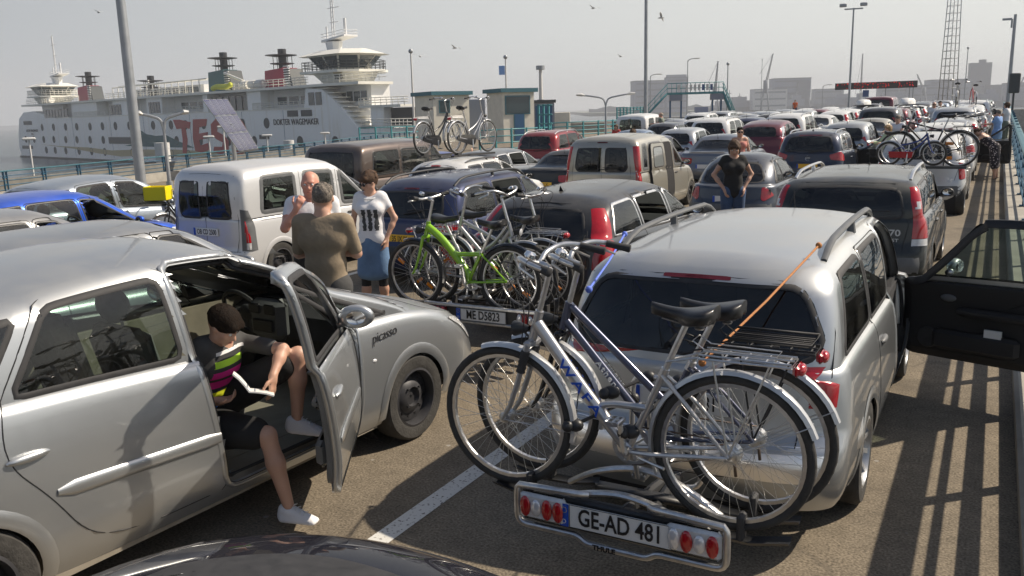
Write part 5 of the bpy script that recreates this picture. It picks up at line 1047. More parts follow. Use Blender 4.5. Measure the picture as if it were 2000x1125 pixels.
def two_bone(a, c, l1, l2, pole):
    a, c = np.array(a, float), np.array(c, float); d = c-a; L = min(np.linalg.norm(d), (l1+l2)*.999); u = nrm(d); x = (l1*l1-l2*l2+L*L)/(2*L); hh = math.sqrt(max(0, l1*l1-x*x)); p = nrm(np.array(pole, float)-u*(u@np.array(pole, float)))
    return a+u*x+p*hh, a+u*L
def hand(s, wr, d, n, side, curl=.5, sc=1.0, k=.006):
    """palm from the wrist along d, n = back of the hand, side = towards the thumb"""
    d = nrm(d); n = nrm(np.array(n)-d*(d@np.array(n))); t = nrm(np.cross(d, n))*side; q = sc
    s.cap(wr, wr+d*.03*q, .026*q, .028*q, k*2); 
    for u in (-.026, -.009, .009, .026): s.cap(wr+d*.02*q+t*u*.6*q, wr+d*.085*q+t*u*q, .014*q, .0125*q, k*2)
    for u, L in ((-.029, .058), (-.010, .072), (.0095, .078), (.029, .070)):
        p = wr+d*.085*q+t*u*q; c1 = nrm(d*math.cos(curl*.8)-n*math.sin(curl*.8)); c2 = nrm(d*math.cos(curl*1.9)-n*math.sin(curl*1.9)); c3 = nrm(d*math.cos(curl*2.6)-n*math.sin(curl*2.6)); L *= q
        a = p+c1*L*.48; b = a+c2*L*.3; e = b+c3*L*.22; s.chain([p, a, b, e], [.0105*q, .0095*q, .0085*q, .0075*q], k*.6)
    p = wr+d*.022*q+t*.024*q; a = p+nrm(d*.6+t*.75-n*.25)*.04*q; b = a+nrm(d*.85+t*.35-n*.35)*.03*q; e = b+nrm(d*.9+t*.1-n*.45)*.024*q; s.chain([p, a, b, e], [.014*q, .0125*q, .011*q, .009*q], k)
def basis_m(f, up=(0, 0, 1)):
    f = nrm(f); r = nrm(np.cross(f, up)); u = np.cross(r, f); return np.array([r, f, u]).T     # columns: right, forward, up
def head(s, c, f, up=(0, 0, 1), sc=1.0):
    B = basis_m(f, up); P = lambda x, y, z: c+B@(np.array((x, y, z))*sc)
    s.ell(P(0, -.012, .022), np.array((.074, .094, .088))*sc, B, .02); s.ell(P(0, .028, -.025), np.array((.056, .064, .078))*sc, B, .03)
    s.cap(P(0, .058, -.088), P(0, .05, -.075), .021*sc, .03*sc, .03); s.cap(P(-.042, .01, -.066), P(.042, .01, -.066), .024*sc, .024*sc, .03)
    s.cap(P(0, .090, .004), P(0, .108, -.028), .008*sc, .0125*sc, .012); s.cap(P(-.011, .096, -.034), P(.011, .096, -.034), .008*sc, .008*sc, .008)
    for x in (-1, 1):
        s.ell(P(x*.032, .092, .006), np.array((.018, .016, .012))*sc, B, .012, sub=True); s.cap(P(x*.016, .084, .026), P(x*.046, .076, .028), .008*sc, .007*sc, .012)
        s.ell(P(x*.046, .058, -.022), np.array((.022, .02, .02))*sc, B, .02); s.ell(P(x*.078, -.004, -.006), np.array((.009, .018, .031))*sc, B, .006)
    s.cap(P(-.018, .088, -.056), P(.018, .088, -.056), .0065*sc, .0065*sc, .006); s.cap(P(-.016, .085, -.067), P(.016, .085, -.067), .0075*sc, .0075*sc, .006)
    return P, B
def face_bits(root, P, B, brow='brow', glasses=False, sc=1.0):
    m = MB()
    for x in (-1, 1): m.ell(P(x*.032, .0775, .005), (.0115*sc,)*3, 12, 8)
    e = m.build('eyes', 'eye_white', root); m = MB()
    for x in (-1, 1): m.ell(P(x*.032, .0868, .004), (.0045*sc,)*3, 8, 6)
    m.build('irises', 'ink', root)
    m = MB()
    for x in (-1, 1): m.tube([P(x*.014, .0935, .021), P(x*.032, .0925, .027), P(x*.05, .076, .022)], [.003*sc, .0035*sc, .002*sc], 5)
    m.build('eyebrows', brow, root)
    m = MB(); m.tube([P(-.021, .0905, -.0605), P(-.008, .0965, -.059), P(0, .0965, -.0605), P(.008, .0965, -.059), P(.021, .0905, -.0605)], [.002*sc, .005*sc, .0045*sc, .005*sc, .002*sc], 6); m.build('lips', 'lip', root)
    if glasses:
        m = MB()
        for x in (-1, 1): m.ell(P(x*.034, .098, .003), np.array((.029, .008, .02))*sc, 14, 8, R3=B); m.tube([P(x*.06, .094, .010), P(x*.078, .05, .012), P(x*.083, -.01, .006)], .0035*sc, 5)
        m.tube([P(-.01, .104, .008), P(.01, .104, .008)], .003*sc, 5); m.build('sunglasses', 'ink', root)
def hair(root, P, B, c, style, m, sc=1.0):
    h = SDF()
    if style == 'short': h.ell(P(0, -.022, .034), np.array((.0785, .096, .084))*sc, B); h.ell(P(0, .105, -.035), np.array((.085, .075, .092))*sc, B, .01, sub=True); h.ell(P(0, -.02, -.09), np.array((.12, .12, .06))*sc, B, .01, sub=True)
    elif style == 'thin': h.ell(P(0, -.032, .024), np.array((.078, .088, .078))*sc, B); h.ell(P(0, .07, .06), np.array((.085, .10, .11))*sc, B, .01, sub=True); h.ell(P(0, -.02, -.09), np.array((.12, .12, .065))*sc, B, .01, sub=True)
    elif style == 'mop': h.ell(P(0, -.01, .045), np.array((.090, .108, .088))*sc, B); h.cap(P(-.04, .078, .052), P(.04, .078, .052), .024*sc, .024*sc, .03); h.ell(P(0, .12, -.035), np.array((.082, .078, .088))*sc, B, .01, sub=True); h.ell(P(0, .0, -.10), np.array((.12, .14, .082))*sc, B, .01, sub=True)
    elif style in ('bob', 'shaggy'):
        h.ell(P(0, -.018, .035), np.array((.092, .108, .094))*sc, B); h.cap(P(-.07, -.02, .0), P(-.070, -.005, -.095), .032*sc, .02*sc, .03); h.cap(P(.07, -.02, .0), P(.070, -.005, -.095), .032*sc, .02*sc, .03); h.cap(P(0, -.07, 0), P(0, -.07, -.11), .055*sc, .04*sc, .03)
        h.cap(P(-.05, .07, .055), P(.045, .078, .06), .02*sc, .022*sc, .03); h.ell(P(0, .125, -.035), np.array((.068, .085, .082))*sc, B, .01, sub=True)
    elif style == 'crop':
        h.ell(P(0, -.018, .042), np.array((.093, .112, .092))*sc, B); h.cap(P(0, -.07, 0), P(0, -.068, -.05), .05*sc, .03*sc, .03); h.cap(P(-.05, .065, .062), P(.05, .065, .062), .026*sc, .026*sc, .03)
        for q in range(26):
            t, u = rng.rand()*6.28, rng.rand()*.9+.1; a = P(.085*math.cos(t)*math.sin(u*1.6), -.02+.10*math.sin(t)*math.sin(u*1.6), .04+.088*math.cos(u*1.6)); h.cap(a, a+B@np.array((.02*rng.randn(), .02*rng.randn(), -.02))*sc, .014*sc, .008*sc, .012)
        h.ell(P(0, .13, -.045), np.array((.075, .085, .088))*sc, B, .01, sub=True); h.ell(P(0, -.0, -.11), np.array((.12, .14, .06))*sc, B, .01, sub=True)
    elif style == 'tied':
        h.ell(P(0, -.022, .032), np.array((.084, .10, .086))*sc, B); h.ell(P(0, .125, -.03), np.array((.075, .088, .095))*sc, B, .01, sub=True); h.ell(P(0, -.01, -.10), np.array((.12, .10, .055))*sc, B, .01, sub=True); h.chain([P(0, -.11, .03), P(0, -.15, .0), P(0, -.15, -.08)], [.03*sc, .028*sc, .012*sc])
    if style in ('mop', 'bob', 'short'):
        for q in range(16):
            t, u = rng.rand()*6.28, rng.rand()*.8+.1; a = P(.08*math.cos(t)*math.sin(u*1.5), -.015+.095*math.sin(t)*math.sin(u*1.5), .038+.084*math.cos(u*1.5)); h.cap(a, a+B@np.array((.012*rng.randn(), .022, -.008))*sc, .011*sc, .006*sc, .01)
    if style != 'thin':
        rr_ = np.random.RandomState(int(abs(c[0])*91)+3)
        for q in range(34):
            t, u = rr_.rand()*6.28, .25+rr_.rand()*1.15; n_ = np.array((math.cos(t)*math.sin(u), math.sin(t)*math.sin(u), math.cos(u)))
            if n_[1] > .55 and u > 1.0: continue
            a = P(.079*n_[0], -.018+.095*n_[1], .036+.083*n_[2]); tg = nrm(np.array((n_[0]*.5, n_[1]*.4+.15, -.9*math.sin(u)-.1))+.35*rr_.randn(3)); tg = nrm(tg-n_*(tg@n_)); h.cap(a, a+B@tg*.035*sc, .0125*sc, .004*sc, .006)
    return h.build('hair', m, root, h=.005*sc)
def person(label, hip, chest_dir, face, legs, arms, H=1.75, lean=(0, 0, 1), top='white_cloth', bottom='denim', shoes='white_cloth', hairm='hair_brown', hairst='short', skin='skin', female=False, sleeve=.5, legw='trousers', glasses=False, group=None, fine=.012, head_off=(0, 0, 0), top_mi=None, detail=True, headup=(0, 0, 1), topmats=None, cat='person', neckcut=None, bulk=1.0, shoulders=True, back=0, under=None):
    """hip: centre of the pelvis; legs: ((knee, ankle, toe_dir), ...) left, right; arms: ((elbow, wrist, hand_dir, back_of_hand, thumb_side, curl), ...)"""
    q = H/1.75; hip = np.array(hip, float); f = nrm((*chest_dir[:2], 0)); r = np.cross(f, (0, 0, 1)); up = nrm(lean); f2 = nrm(f-up*(f@up)); r2 = np.cross(f2, up)
    root = SDF(); s = root; waist = hip+up*.17*q+f2*back; chest = hip+up*.37*q+f2*back*1.2; neck = hip+up*.545*q+f2*(back*1.0-.0); hc = neck+up*.125*q+f2*.03*q+np.array(head_off)
    sw = (.145 if female else .185)*q; hw = (.095 if female else .085)*q
    shl = [neck-up*.055*q+r2*(-sw)-f2*.01, neck-up*.055*q+r2*sw-f2*.01]; hj = [hip-r*hw-up*.03, hip+r*hw-up*.03]
    def torso(S, e, k=.06):
        w = .118 if female else .13
        S.cap(hip-r*.07*q, hip+r*.07*q, (.105 if not female else .108)*q+e, None, k); S.cap(waist-r2*.04*q, waist+r2*.04*q, (.09 if female else .105)*q*bulk+e, None, k); S.cap(chest-r2*.07*q, chest+r2*.07*q, (.10 if female else .115)*q*bulk+e, None, k)
        S.cap(shl[0]+r2*.03+up*-.0, shl[1]-r2*.03, .062*q+e, None, k); S.cap(hip, chest, .10*q*bulk+e, .105*q*bulk+e, k)
        if female:
            for x in (-1, 1): S.ell(chest+r2*x*.075*q+f2*.085*q-up*.01, (np.array((.062, .055, .06)))*q+e, basis_m(f2, up), .04)
    torso(s, 0)
    s.chain([neck-up*.06*q, neck+up*.03*q, hc-up*.05*q], [.07*q, .052*q, .055*q], .03)
    P, B = head(s, hc, face, headup, q*1.0)
    ends = []
    for i, (kn, an, td) in enumerate(legs):
        kn, an = np.array(kn, float), np.array(an, float); s.chain([hj[i], hj[i]*.5+kn*.5, kn, kn*.62+an*.38, an], [.088*q*(1.05 if female else 1), .072*q, .052*q, .054*q, .034*q], .03)
        td = nrm(td); s.cap(an-np.array((0, 0, .02)), an+td*.12*q-np.array((0, 0, .05)), .032*q, .028*q, .02)
    for i, A in enumerate(arms):
        el, wr = np.array(A[0], float), np.array(A[1], float); a = shl[i]
        s.chain([a, a*.5+el*.5, el, el*.65+wr*.35, wr], [.052*q, .046*q*(.88 if female else 1), .038*q*(.9 if female else 1), .037*q*(.9 if female else 1), .025*q], .025)
        if len(A) > 2: hand(s, wr, A[2], A[3], A[4], A[5], q)
        else: hand(s, wr, wr-el, np.cross(wr-el, (0, 0, 1))+np.array((.01, 0, 0)), 1, .4, q)
    body = s.build('person', skin, None, h=fine); tag(body, label, cat, group)
    if detail: face_bits(body, P, B, 'skin_red' if hairst == 'thin' else 'brow', glasses, q)
    hair(body, P, B, hc, hairst, hairm, q)
    T = SDF(); torso(T, .014)
    if sleeve > 0:
        for i, A in enumerate(arms):
            el, wr = np.array(A[0], float), np.array(A[1], float); a = shl[i]
            if sleeve <= 1: e = a+(el-a)*sleeve; T.chain([a, e], [(.054 if female else .058)*q, (.053 if sleeve < .9 else .054)*q], .03); T.P.append(('p', e-nrm(el-a)*.0, -nrm(el-a), 0, 0, .005, None)) if False else None
            else: T.chain([a, el, el+(wr-el)*(sleeve-1)], [.066*q, .052*q, .04*q], .03)
    if not shoulders:
        T.ell(neck+up*.03, (.30*q, .3*q, .14*q), None, .01, sub=True)
    else: T.ell(neck+f2*(.03 if neckcut is None else neckcut)+up*.045*q, (.088*q, .10*q, .085*q), basis_m(f2, up), .01, sub=True)
    rs = np.random.RandomState(int(abs(hip[0]*100))); 
    for _ in range(0):   # folds
        a = waist+r2*(rs.rand()-.5)*.2+up*(rs.rand()-.4)*.25+f2*(.11 if rs.rand() > .5 else -.115)*q*bulk; d_ = r2*(rs.rand()-.3)*.12+up*(rs.rand()-.5)*.1; T.cap(a, a+d_, .012, .006, .02)
    tp = T.build('shirt', topmats or top, body, h=fine, mi=top_mi)
    Bt = SDF()
    if legw in ('trousers', 'shorts', 'leggings'):
        e = {'trousers': .014, 'shorts': .028, 'leggings': .006}[legw]; Bt.cap(hip-r*.07*q, hip+r*.07*q, .112*q+e, None, .05)
        for i, (kn, an, td) in enumerate(legs):
            kn, an = np.array(kn, float), np.array(an, float)
            if legw == 'trousers': Bt.chain([hj[i], kn, kn*.5+an*.5, an+np.array((0, 0, .03))], [.094*q+e, .06*q+e, .052*q+e, .05*q+e], .03)
            elif legw == 'shorts': Bt.chain([hj[i], hj[i]*.5+kn*.5, kn*.84+hj[i]*.16], [.094*q+e, .082*q+e, .07*q+e], .04)
            else: Bt.chain([hj[i], kn, kn*.75+an*.25], [.088*q+e, .054*q+e, .054*q+e], .03)
    elif legw == 'skirt':
        kn = (np.array(legs[0][0])+np.array(legs[1][0]))/2; b = hip*.12+kn*.88
        for x in (-1, -.33, .33, 1): Bt.cap(hip+r*x*.06*q, b+r*x*.105*q, .112*q, .098*q, .06)
    elif legw == 'dress':
        kn = (np.array(legs[0][0])+np.array(legs[1][0]))/2
        for x in (-1, -.33, .33, 1): Bt.cap(hip+r*x*.07*q, kn+r*x*.16*q-np.array((0, 0, .05)), .13*q, .11*q, .06)
    Bt.build({'skirt': 'skirt', 'dress': 'skirt'}.get(legw, 'trousers'), bottom, body, h=fine)
    if under:
        U = SDF()
        for i, (kn, an, td) in enumerate(legs): kn, an = np.array(kn, float), np.array(an, float); U.chain([hj[i], kn, kn*.72+an*.28], [.085*q, .058*q, .056*q], .02)
        U.build('leggings', under, body, h=fine)
    if shoes:
        for i, (kn, an, td) in enumerate(legs):
            an = np.array(an, float); td = nrm(td); S2 = SDF(); sole = an-np.array((0, 0, .062)); rr = np.cross(td, (0, 0, 1)); rr = nrm(rr)
            S2.cap(an-td*.03+np.array((0, 0, -.012)), an-td*.04-np.array((0, 0, .045)), .037, .036, .015); S2.cap(an-np.array((0, 0, .018)), an+td*.12-np.array((0, 0, .05)), .040, .028, .02); [S2.cap(an-td*.03+rr*x_-np.array((0, 0, .06)), an+td*.15+rr*x_*.9-np.array((0, 0, .062)), .026, .022, .02) for x_ in (-.02, .02)]
            dn = -nrm(np.cross(rr, td)) if abs(td[2]) > .1 else np.array((0, 0, -1.)); dn = dn if dn[2] < 0 else -dn
            S2.plane_cut(an+dn*.078, -dn); sh = S2.build('shoe', shoes, body, h=.008)
            if detail and shoes == 'white_cloth':
                m = MB()
                for k_ in range(4):
                    c0 = an+td*(.035+.022*k_)+np.array((0, 0, .022-.012*k_)); m.tube([c0-rr*.03-np.array((0, 0, .006)), c0+np.array((0, 0, .004)), c0+rr*.03-np.array((0, 0, .006))], .003, 4)
                m.build('laces', 'white_paint', sh, sharp=False)
    return body
def standing(label, x, y, face_deg, H=1.75, z=0, arms='down', **k):
    """face_deg: heading of the body, 0 = towards +y, counter-clockwise"""
    t = R(face_deg); f = np.array((-math.sin(t), math.cos(t), 0)); r = np.array((f[1], -f[0], 0)); q = H/1.75; hip = np.array((x, y, z+.95*q)); Z = np.array((0, 0, 1.))
    legs = []
    for sx in (-1, 1): legs.append((hip+r*sx*.10*q-Z*.44*q+f*.02, hip+r*sx*.11*q-Z*(.95*q-.085)+f*(.0+.03*sx), f+r*sx*.2))
    neck = hip+Z*.545*q; sw = .175*q; A = []
    for i, sx in enumerate((-1, 1)):
        sh = neck-Z*.055*q+r*sx*sw; am = arms if isinstance(arms, str) else arms[i]
        if am == 'down': el = sh-Z*.27*q+r*sx*.05-f*.02; wr = el-Z*.24*q+f*.05; A.append((el, wr, -Z*.95+f*.2, r*sx, 1 if sx < 0 else -1, .45))
        elif am == 'hips': el = sh-Z*.235*q+r*sx*(.125 if k.get('female') else .16)-f*.06; wr = hip+r*sx*.150+Z*.03+f*.07; A.append((el, wr, -Z*.8+f*.5-r*sx*.1, r*sx, 1, .5))
        elif am == 'cross': el = sh-Z*.25*q+r*sx*.06+f*.06; wr = hip+Z*.27*q+f*.19-r*sx*.05; A.append((el, wr, -r*sx+f*.1, f, 1, .5))
        elif am == 'forward': el = sh-Z*.22*q+r*sx*.03+f*.12; wr = el+f*.22+Z*.02; A.append((el, wr, f, Z, -1 if sx < 0 else 1, .5))
        elif am == 'pocket': el = sh-Z*.25*q+r*sx*.09-f*.03; wr = hip+r*sx*.17-Z*.0+f*.06; A.append((el, wr, -Z+f*.25-r*sx*.25, r*sx, 1, .3))
        elif am == 'face': el = sh-Z*.2*q+f*.16+r*sx*.06; wr = el+Z*.17*q+f*.03-r*sx*.12; A.append((el, wr, Z*.9-r*sx*.5, f, 1 if sx < 0 else -1, .7))
        else: A.append(am)
    fd = k.pop('look', face_deg); tilt = k.pop('nod', 0); tt = R(fd); fv = np.array((-math.sin(tt)*math.cos(R(tilt)), math.cos(tt)*math.cos(R(tilt)), -math.sin(R(tilt))))
    return person(label, hip, f, fv, legs, A, H=H, **k)
# ------------------------------------------------------------ setting
def gp(px, D, z=0):
    """world point at ground distance D (metres) in the heading of photo column px (layout table helper)"""
    v = _cr*((px-1000)/1674.9)+_cf; v = v+_cu*((562.5-(193+50*(1952-px)/1952))/1674.9); h = math.hypot(v.x, v.y); return np.array((v.x*D/h, v.y*D/h, z))
def hz(px): return 193+50*(1952-px)/1952
def zz(px, py, D): return 2.3+D*(hz(px)-py)/1690.0
def head_of(px): p = gp(px, 1); return math.atan2(p[1], p[0])-math.pi/2
def asphalt_mat():
    m, t, p = node_mat('asphalt'); L = t.links.new; tc = t.nodes.new('ShaderNodeTexCoord'); N = lambda s, d=6: (lambda n: (n.inputs.__getitem__('Scale').__setattr__('default_value', s), n.inputs.__getitem__('Detail').__setattr__('default_value', d), L(tc.outputs['Object'], n.inputs[0]), n)[-1])(t.nodes.new('ShaderNodeTexNoise'))
    a, b, c = N(.6, 8), N(70, 3), N(9, 6)
    def ramp(n, lo, hi, o0, o1): r = t.nodes.new('ShaderNodeMapRange'); r.inputs[1].default_value = lo; r.inputs[2].default_value = hi; r.inputs[3].default_value = o0; r.inputs[4].default_value = o1; L(n.outputs[0], r.inputs[0]); return r
    m1 = t.nodes.new('ShaderNodeMath'); m1.operation = 'MULTIPLY'; L(ramp(a, .35, .65, .82, 1.15).outputs[0], m1.inputs[0]); L(ramp(b, .3, .72, .55, 1.6).outputs[0], m1.inputs[1])
    m2 = t.nodes.new('ShaderNodeMath'); m2.operation = 'MULTIPLY'; L(m1.outputs[0], m2.inputs[0]); L(ramp(c, .3, .7, .85, 1.13).outputs[0], m2.inputs[1])
    s = t.nodes.new('ShaderNodeVectorMath'); s.operation = 'SCALE'; s.inputs[0].default_value = (.185, .155, .115); L(m2.outputs[0], s.inputs['Scale'])
    v = t.nodes.new('ShaderNodeTexVoronoi'); v.inputs['Scale'].default_value = 2.6; L(tc.outputs['Object'], v.inputs[0]); rv = t.nodes.new('ShaderNodeMapRange'); rv.inputs[1].default_value = .035; rv.inputs[2].default_value = .05; rv.inputs[3].default_value = 1; rv.inputs[4].default_value = 0; L(v.outputs['Distance'], rv.inputs[0])
    mx = t.nodes.new('ShaderNodeMix'); mx.data_type = 'RGBA'; mx.inputs[7].default_value = (.3, .28, .25, 1); L(rv.outputs[0], mx.inputs[0]); L(s.outputs[0], mx.inputs[6]); L(mx.outputs[2], p.inputs['Base Color'])
    base = mx.outputs[2]
    st = N(.9, 5); so_ = t.nodes.new('ShaderNodeMapRange'); so_.inputs[1].default_value = .60; so_.inputs[2].default_value = .70; so_.inputs[3].default_value = 0; so_.inputs[4].default_value = .42; L(st.outputs[0], so_.inputs[0])
    m3 = t.nodes.new('ShaderNodeMix'); m3.data_type = 'RGBA'; m3.inputs[7].default_value = (.045, .04, .034, 1); L(so_.outputs[0], m3.inputs[0]); L(base, m3.inputs[6])
    wp_ = N(1.3, 4); va = t.nodes.new('ShaderNodeVectorMath'); va.operation = 'MULTIPLY_ADD'; va.inputs[1].default_value = (.9, .9, .9); L(wp_.outputs['Color'], va.inputs[0]); L(tc.outputs['Object'], va.inputs[2])
    v2 = t.nodes.new('ShaderNodeTexVoronoi'); v2.feature = 'DISTANCE_TO_EDGE'; v2.inputs['Scale'].default_value = .2; L(va.outputs[0], v2.inputs[0]); cr_ = t.nodes.new('ShaderNodeMapRange'); cr_.inputs[1].default_value = .0012; cr_.inputs[2].default_value = .004; cr_.inputs[3].default_value = .28; cr_.inputs[4].default_value = 0; L(v2.outputs['Distance'], cr_.inputs[0])
    m4 = t.nodes.new('ShaderNodeMix'); m4.data_type = 'RGBA'; m4.inputs[7].default_value = (.035, .032, .03, 1); L(cr_.outputs[0], m4.inputs[0]); L(m3.outputs[2], m4.inputs[6]); L(m4.outputs[2], p.inputs['Base Color'])
    p.inputs['Roughness'].default_value = .88; p.inputs['Specular IOR Level'].default_value = .3
    bp = t.nodes.new('ShaderNodeBump'); bp.inputs['Strength'].default_value = .5; bp.inputs['Distance'].default_value = .006; L(b.outputs[0], bp.inputs['Height']); L(bp.outputs[0], p.inputs['Normal'])
def line_mat():
    m, t, p = node_mat('road_paint'); L = t.links.new; tc = t.nodes.new('ShaderNodeTexCoord'); n = t.nodes.new('ShaderNodeTexNoise'); n.inputs['Scale'].default_value = 45; n.inputs['Detail'].default_value = 6; L(tc.outputs['Object'], n.inputs[0])
    r = t.nodes.new('ShaderNodeValToRGB'); r.color_ramp.elements[0].position = .335; r.color_ramp.elements[0].color = (.16, .14, .12, 1); r.color_ramp.elements[1].position = .42; r.color_ramp.elements[1].color = (.66, .65, .61, 1); L(n.outputs[0], r.inputs[0]); L(r.outputs[0], p.inputs['Base Color']); p.inputs['Roughness'].default_value = .8
def water_mat():
    m, t, p = node_mat('sea'); L = t.links.new; p.inputs['Base Color'].default_value = (.045, .06, .065, 1); p.inputs['Roughness'].default_value = .22; p.inputs['IOR'].default_value = 1.33
    tc = t.nodes.new('ShaderNodeTexCoord'); hs = []
    for sc, st in ((.35, .9), (1.6, .35)):
        n = t.nodes.new('ShaderNodeTexNoise'); n.inputs['Scale'].default_value = sc; n.inputs['Detail'].default_value = 5; L(tc.outputs['Object'], n.inputs[0]); b = t.nodes.new('ShaderNodeBump'); b.inputs['Strength'].default_value = st; b.inputs['Distance'].default_value = .35
        L(n.outputs[0], b.inputs['Height']); 
        if hs: L(hs[-1].outputs[0], b.inputs['Normal'])
        hs.append(b)
    L(hs[-1].outputs[0], p.inputs['Normal'])
asphalt_mat(); line_mat(); water_mat()
mat('concrete', (.34, .32, .28), .85, var=.2, vscale=2, bump=.4, bscale=30); mat('concrete_dark', (.16, .155, .14), .9, var=.25, vscale=1.5); mat('blue_steel', (.018, .085, .15), .45, var=.2, vscale=6); mat('rail_teal', (.02, .12, .155), .4, var=.15, vscale=6); mat('teal_steel', (.05, .24, .27), .45, var=.15, vscale=6); mat('galv', (.36, .38, .40), .45, .5, var=.12, vscale=4)
mat('cream_wall', (.70, .67, .58), .8, var=.08, vscale=2); mat('teal_trim', (.05, .16, .20), .6); mat('blue_trim', (.02, .09, .2), .5); mat('window_blue', (.03, .055, .065), .12, spec=.8); mat('ferry_white', (.86, .86, .84), .5, var=.06, vscale=.15); mat('ferry_offwhite', (.78, .78, .77), .6); mat('ferry_cream', (.82, .80, .72), .5, var=.04, vscale=.2)  # second ferry white is slightly greyer, for deckhouses, slats and masts
def hull_mat():
    m, t, p = node_mat('ferry_white'); L = t.links.new; tc = t.nodes.new('ShaderNodeTexCoord'); mp = t.nodes.new('ShaderNodeMapping'); mp.inputs['Scale'].default_value = (1.1, 1, .09); n = t.nodes.new('ShaderNodeTexNoise'); n.inputs['Scale'].default_value = .9; n.inputs['Detail'].default_value = 6; L(tc.outputs['Object'], mp.inputs[0]); L(mp.outputs[0], n.inputs[0])
    r = t.nodes.new('ShaderNodeValToRGB'); e = r.color_ramp.elements; e[0].position = .28; e[0].color = (.80, .77, .70, 1); e[1].position = .45; e[1].color = (.92, .92, .90, 1); L(n.outputs[0], r.inputs[0]); L(r.outputs[0], p.inputs['Base Color']); p.inputs['Roughness'].default_value = .5
hull_mat()
mat('ferry_red', (.42, .06, .06), .55, var=.08, vscale=.3); mat('funnel_red', (.42, .012, .05), .45); mat('funnel_green', (.012, .13, .14), .45); mat('ferry_black', (.02, .022, .025), .5); mat('ferry_dark', (.05, .06, .065), .5); mat('sand_paint', (.50, .43, .26), .6); mat('isle_green', (.05, .14, .15), .6); mat('raft_yellow', (.6, .62, .05), .6)
mat('far_grey', (.24, .27, .33), .9, var=.12, vscale=.02); mat('far_dark', (.16, .18, .21), .9, var=.2, vscale=.02); mat('far_land', (.20, .22, .18), .95, var=.2, vscale=.01); mat('far_white', (.6, .6, .58), .8); mat('ship_blue', (.05, .10, .25), .6); mat('orange_paint', (.7, .2, .03), .6)  # far_grey is pale blue-grey: part of the distance haze is in its colour
def grid_mat(name, c1, c2, sc):
    m, t, p = node_mat(name); L = t.links.new; tc = t.nodes.new('ShaderNodeTexCoord'); b = t.nodes.new('ShaderNodeTexBrick'); b.offset = 0; b.inputs['Scale'].default_value = sc[0]; b.inputs['Color1'].default_value = (*c1, 1); b.inputs['Color2'].default_value = (*[k*1.12 for k in c1], 1); b.inputs['Mortar'].default_value = (*c2, 1); b.inputs['Mortar Size'].default_value = sc[1]; b.inputs['Brick Width'].default_value = sc[2]; b.inputs['Row Height'].default_value = sc[3]
    mp = t.nodes.new('ShaderNodeMapping'); mp.inputs['Rotation'].default_value = sc[4] if len(sc) > 4 else (0, 0, 0); L(tc.outputs['Object'], mp.inputs[0]); L(mp.outputs[0], b.inputs[0]); L(b.outputs[0], p.inputs['Base Color']); return p
mat('solar_blue', (.07, .08, .2), .2)
def zg(y, x=0): return float(np.interp(y, [22, 27, 45, 58], [0, .06, .46, .56]))*min(1, max(0, (x+30)/9))+float(np.interp(x, [-36, -30, -14.5, -8.5, -6], [-1.0, -.95, -.27, -.12, 0]))
# deck, sea, painted line
QL = [(-30, -40), (-34.5, 5), (-37.5, 21.8), (-46, 50), (-60, 84), (-70, 112), (-62, 150), (.92, 150), (.92, -40)]
qy = np.array([-40, -20, 0, 12, 20, 22, 24, 27, 32, 38, 45, 52, 58, 62, 66, 84, 100, 112, 130, 150.]); lx = np.interp(qy, [p[1] for p in QL[:7]], [p[0] for p in QL[:7]]); V = []
for y, l in zip(qy, lx):
    for x in [l]+[max(l+.5+k*.1, v) for k, v in enumerate((-30, -21, -14.5, -8.5, -6, -3))]+[.92]: V.append((x, y, zg(y, x)))
o = mesh_obj('ground', V, [(i*8+j, i*8+j+1, i*8+9+j, i*8+8+j) for i in range(len(qy)-1) for j in range(7)], 'asphalt', smooth=False); tag(o, kind='structure')
m = MB(); n = len(QL)
for i in range(n): a, b = QL[i], QL[(i+1) % n]; m.add([(*a, -.002), (*b, -.002), (*b, -9), (*a, -9)], [(0, 1, 2, 3)])
tag(m.build('quay_wall', 'concrete_dark', smooth=False), 'stained concrete quay wall dropping from the car deck to the sea', 'quay wall')
m = MB(); m.add([(-9000, -600, -7.5), (9000, -600, -7.5), (9000, 9000, -7.5), (-9000, 9000, -7.5)], [(0, 1, 2, 3)]); tag(m.build('sea', 'sea', smooth=False), kind='structure')
for k, (x0, y0, y1) in enumerate([(-2.87, -3, 140), (-5.78, 6.9, 130), (-8.7, -3, 120), (-11.6, -3, 60)]):
    m = MB(); yy = [y0]+[v for v in (22, 24, 27, 32, 38, 45, 52, 58, 62, 66, 84, 100) if v < y1-2]+[y1]; m.add([(x0+d_, v, .004+zg(v, x0+d_)) for v in yy for d_ in (0, .13)], [(2*i, 2*i+1, 2*i+3, 2*i+2) for i in range(len(yy)-1)]); tag(m.build('road_marking', 'road_paint', smooth=False), kind='structure')
# kerbs
m = MB(); yy = [-40, 22, 27, 58, 66, 150]; m.add([(x, v, z+zg(v)) for v in yy for x, z in ((.27, -.05), (.27, .10), (.30, .12), (.95, .12), (.95, -.05))], [(5*i+j, 5*i+j+1, 5*i+6+j, 5*i+5+j) for i in range(5) for j in range(4)]); tag(m.build('kerb', 'concrete', smooth=False), kind='structure')
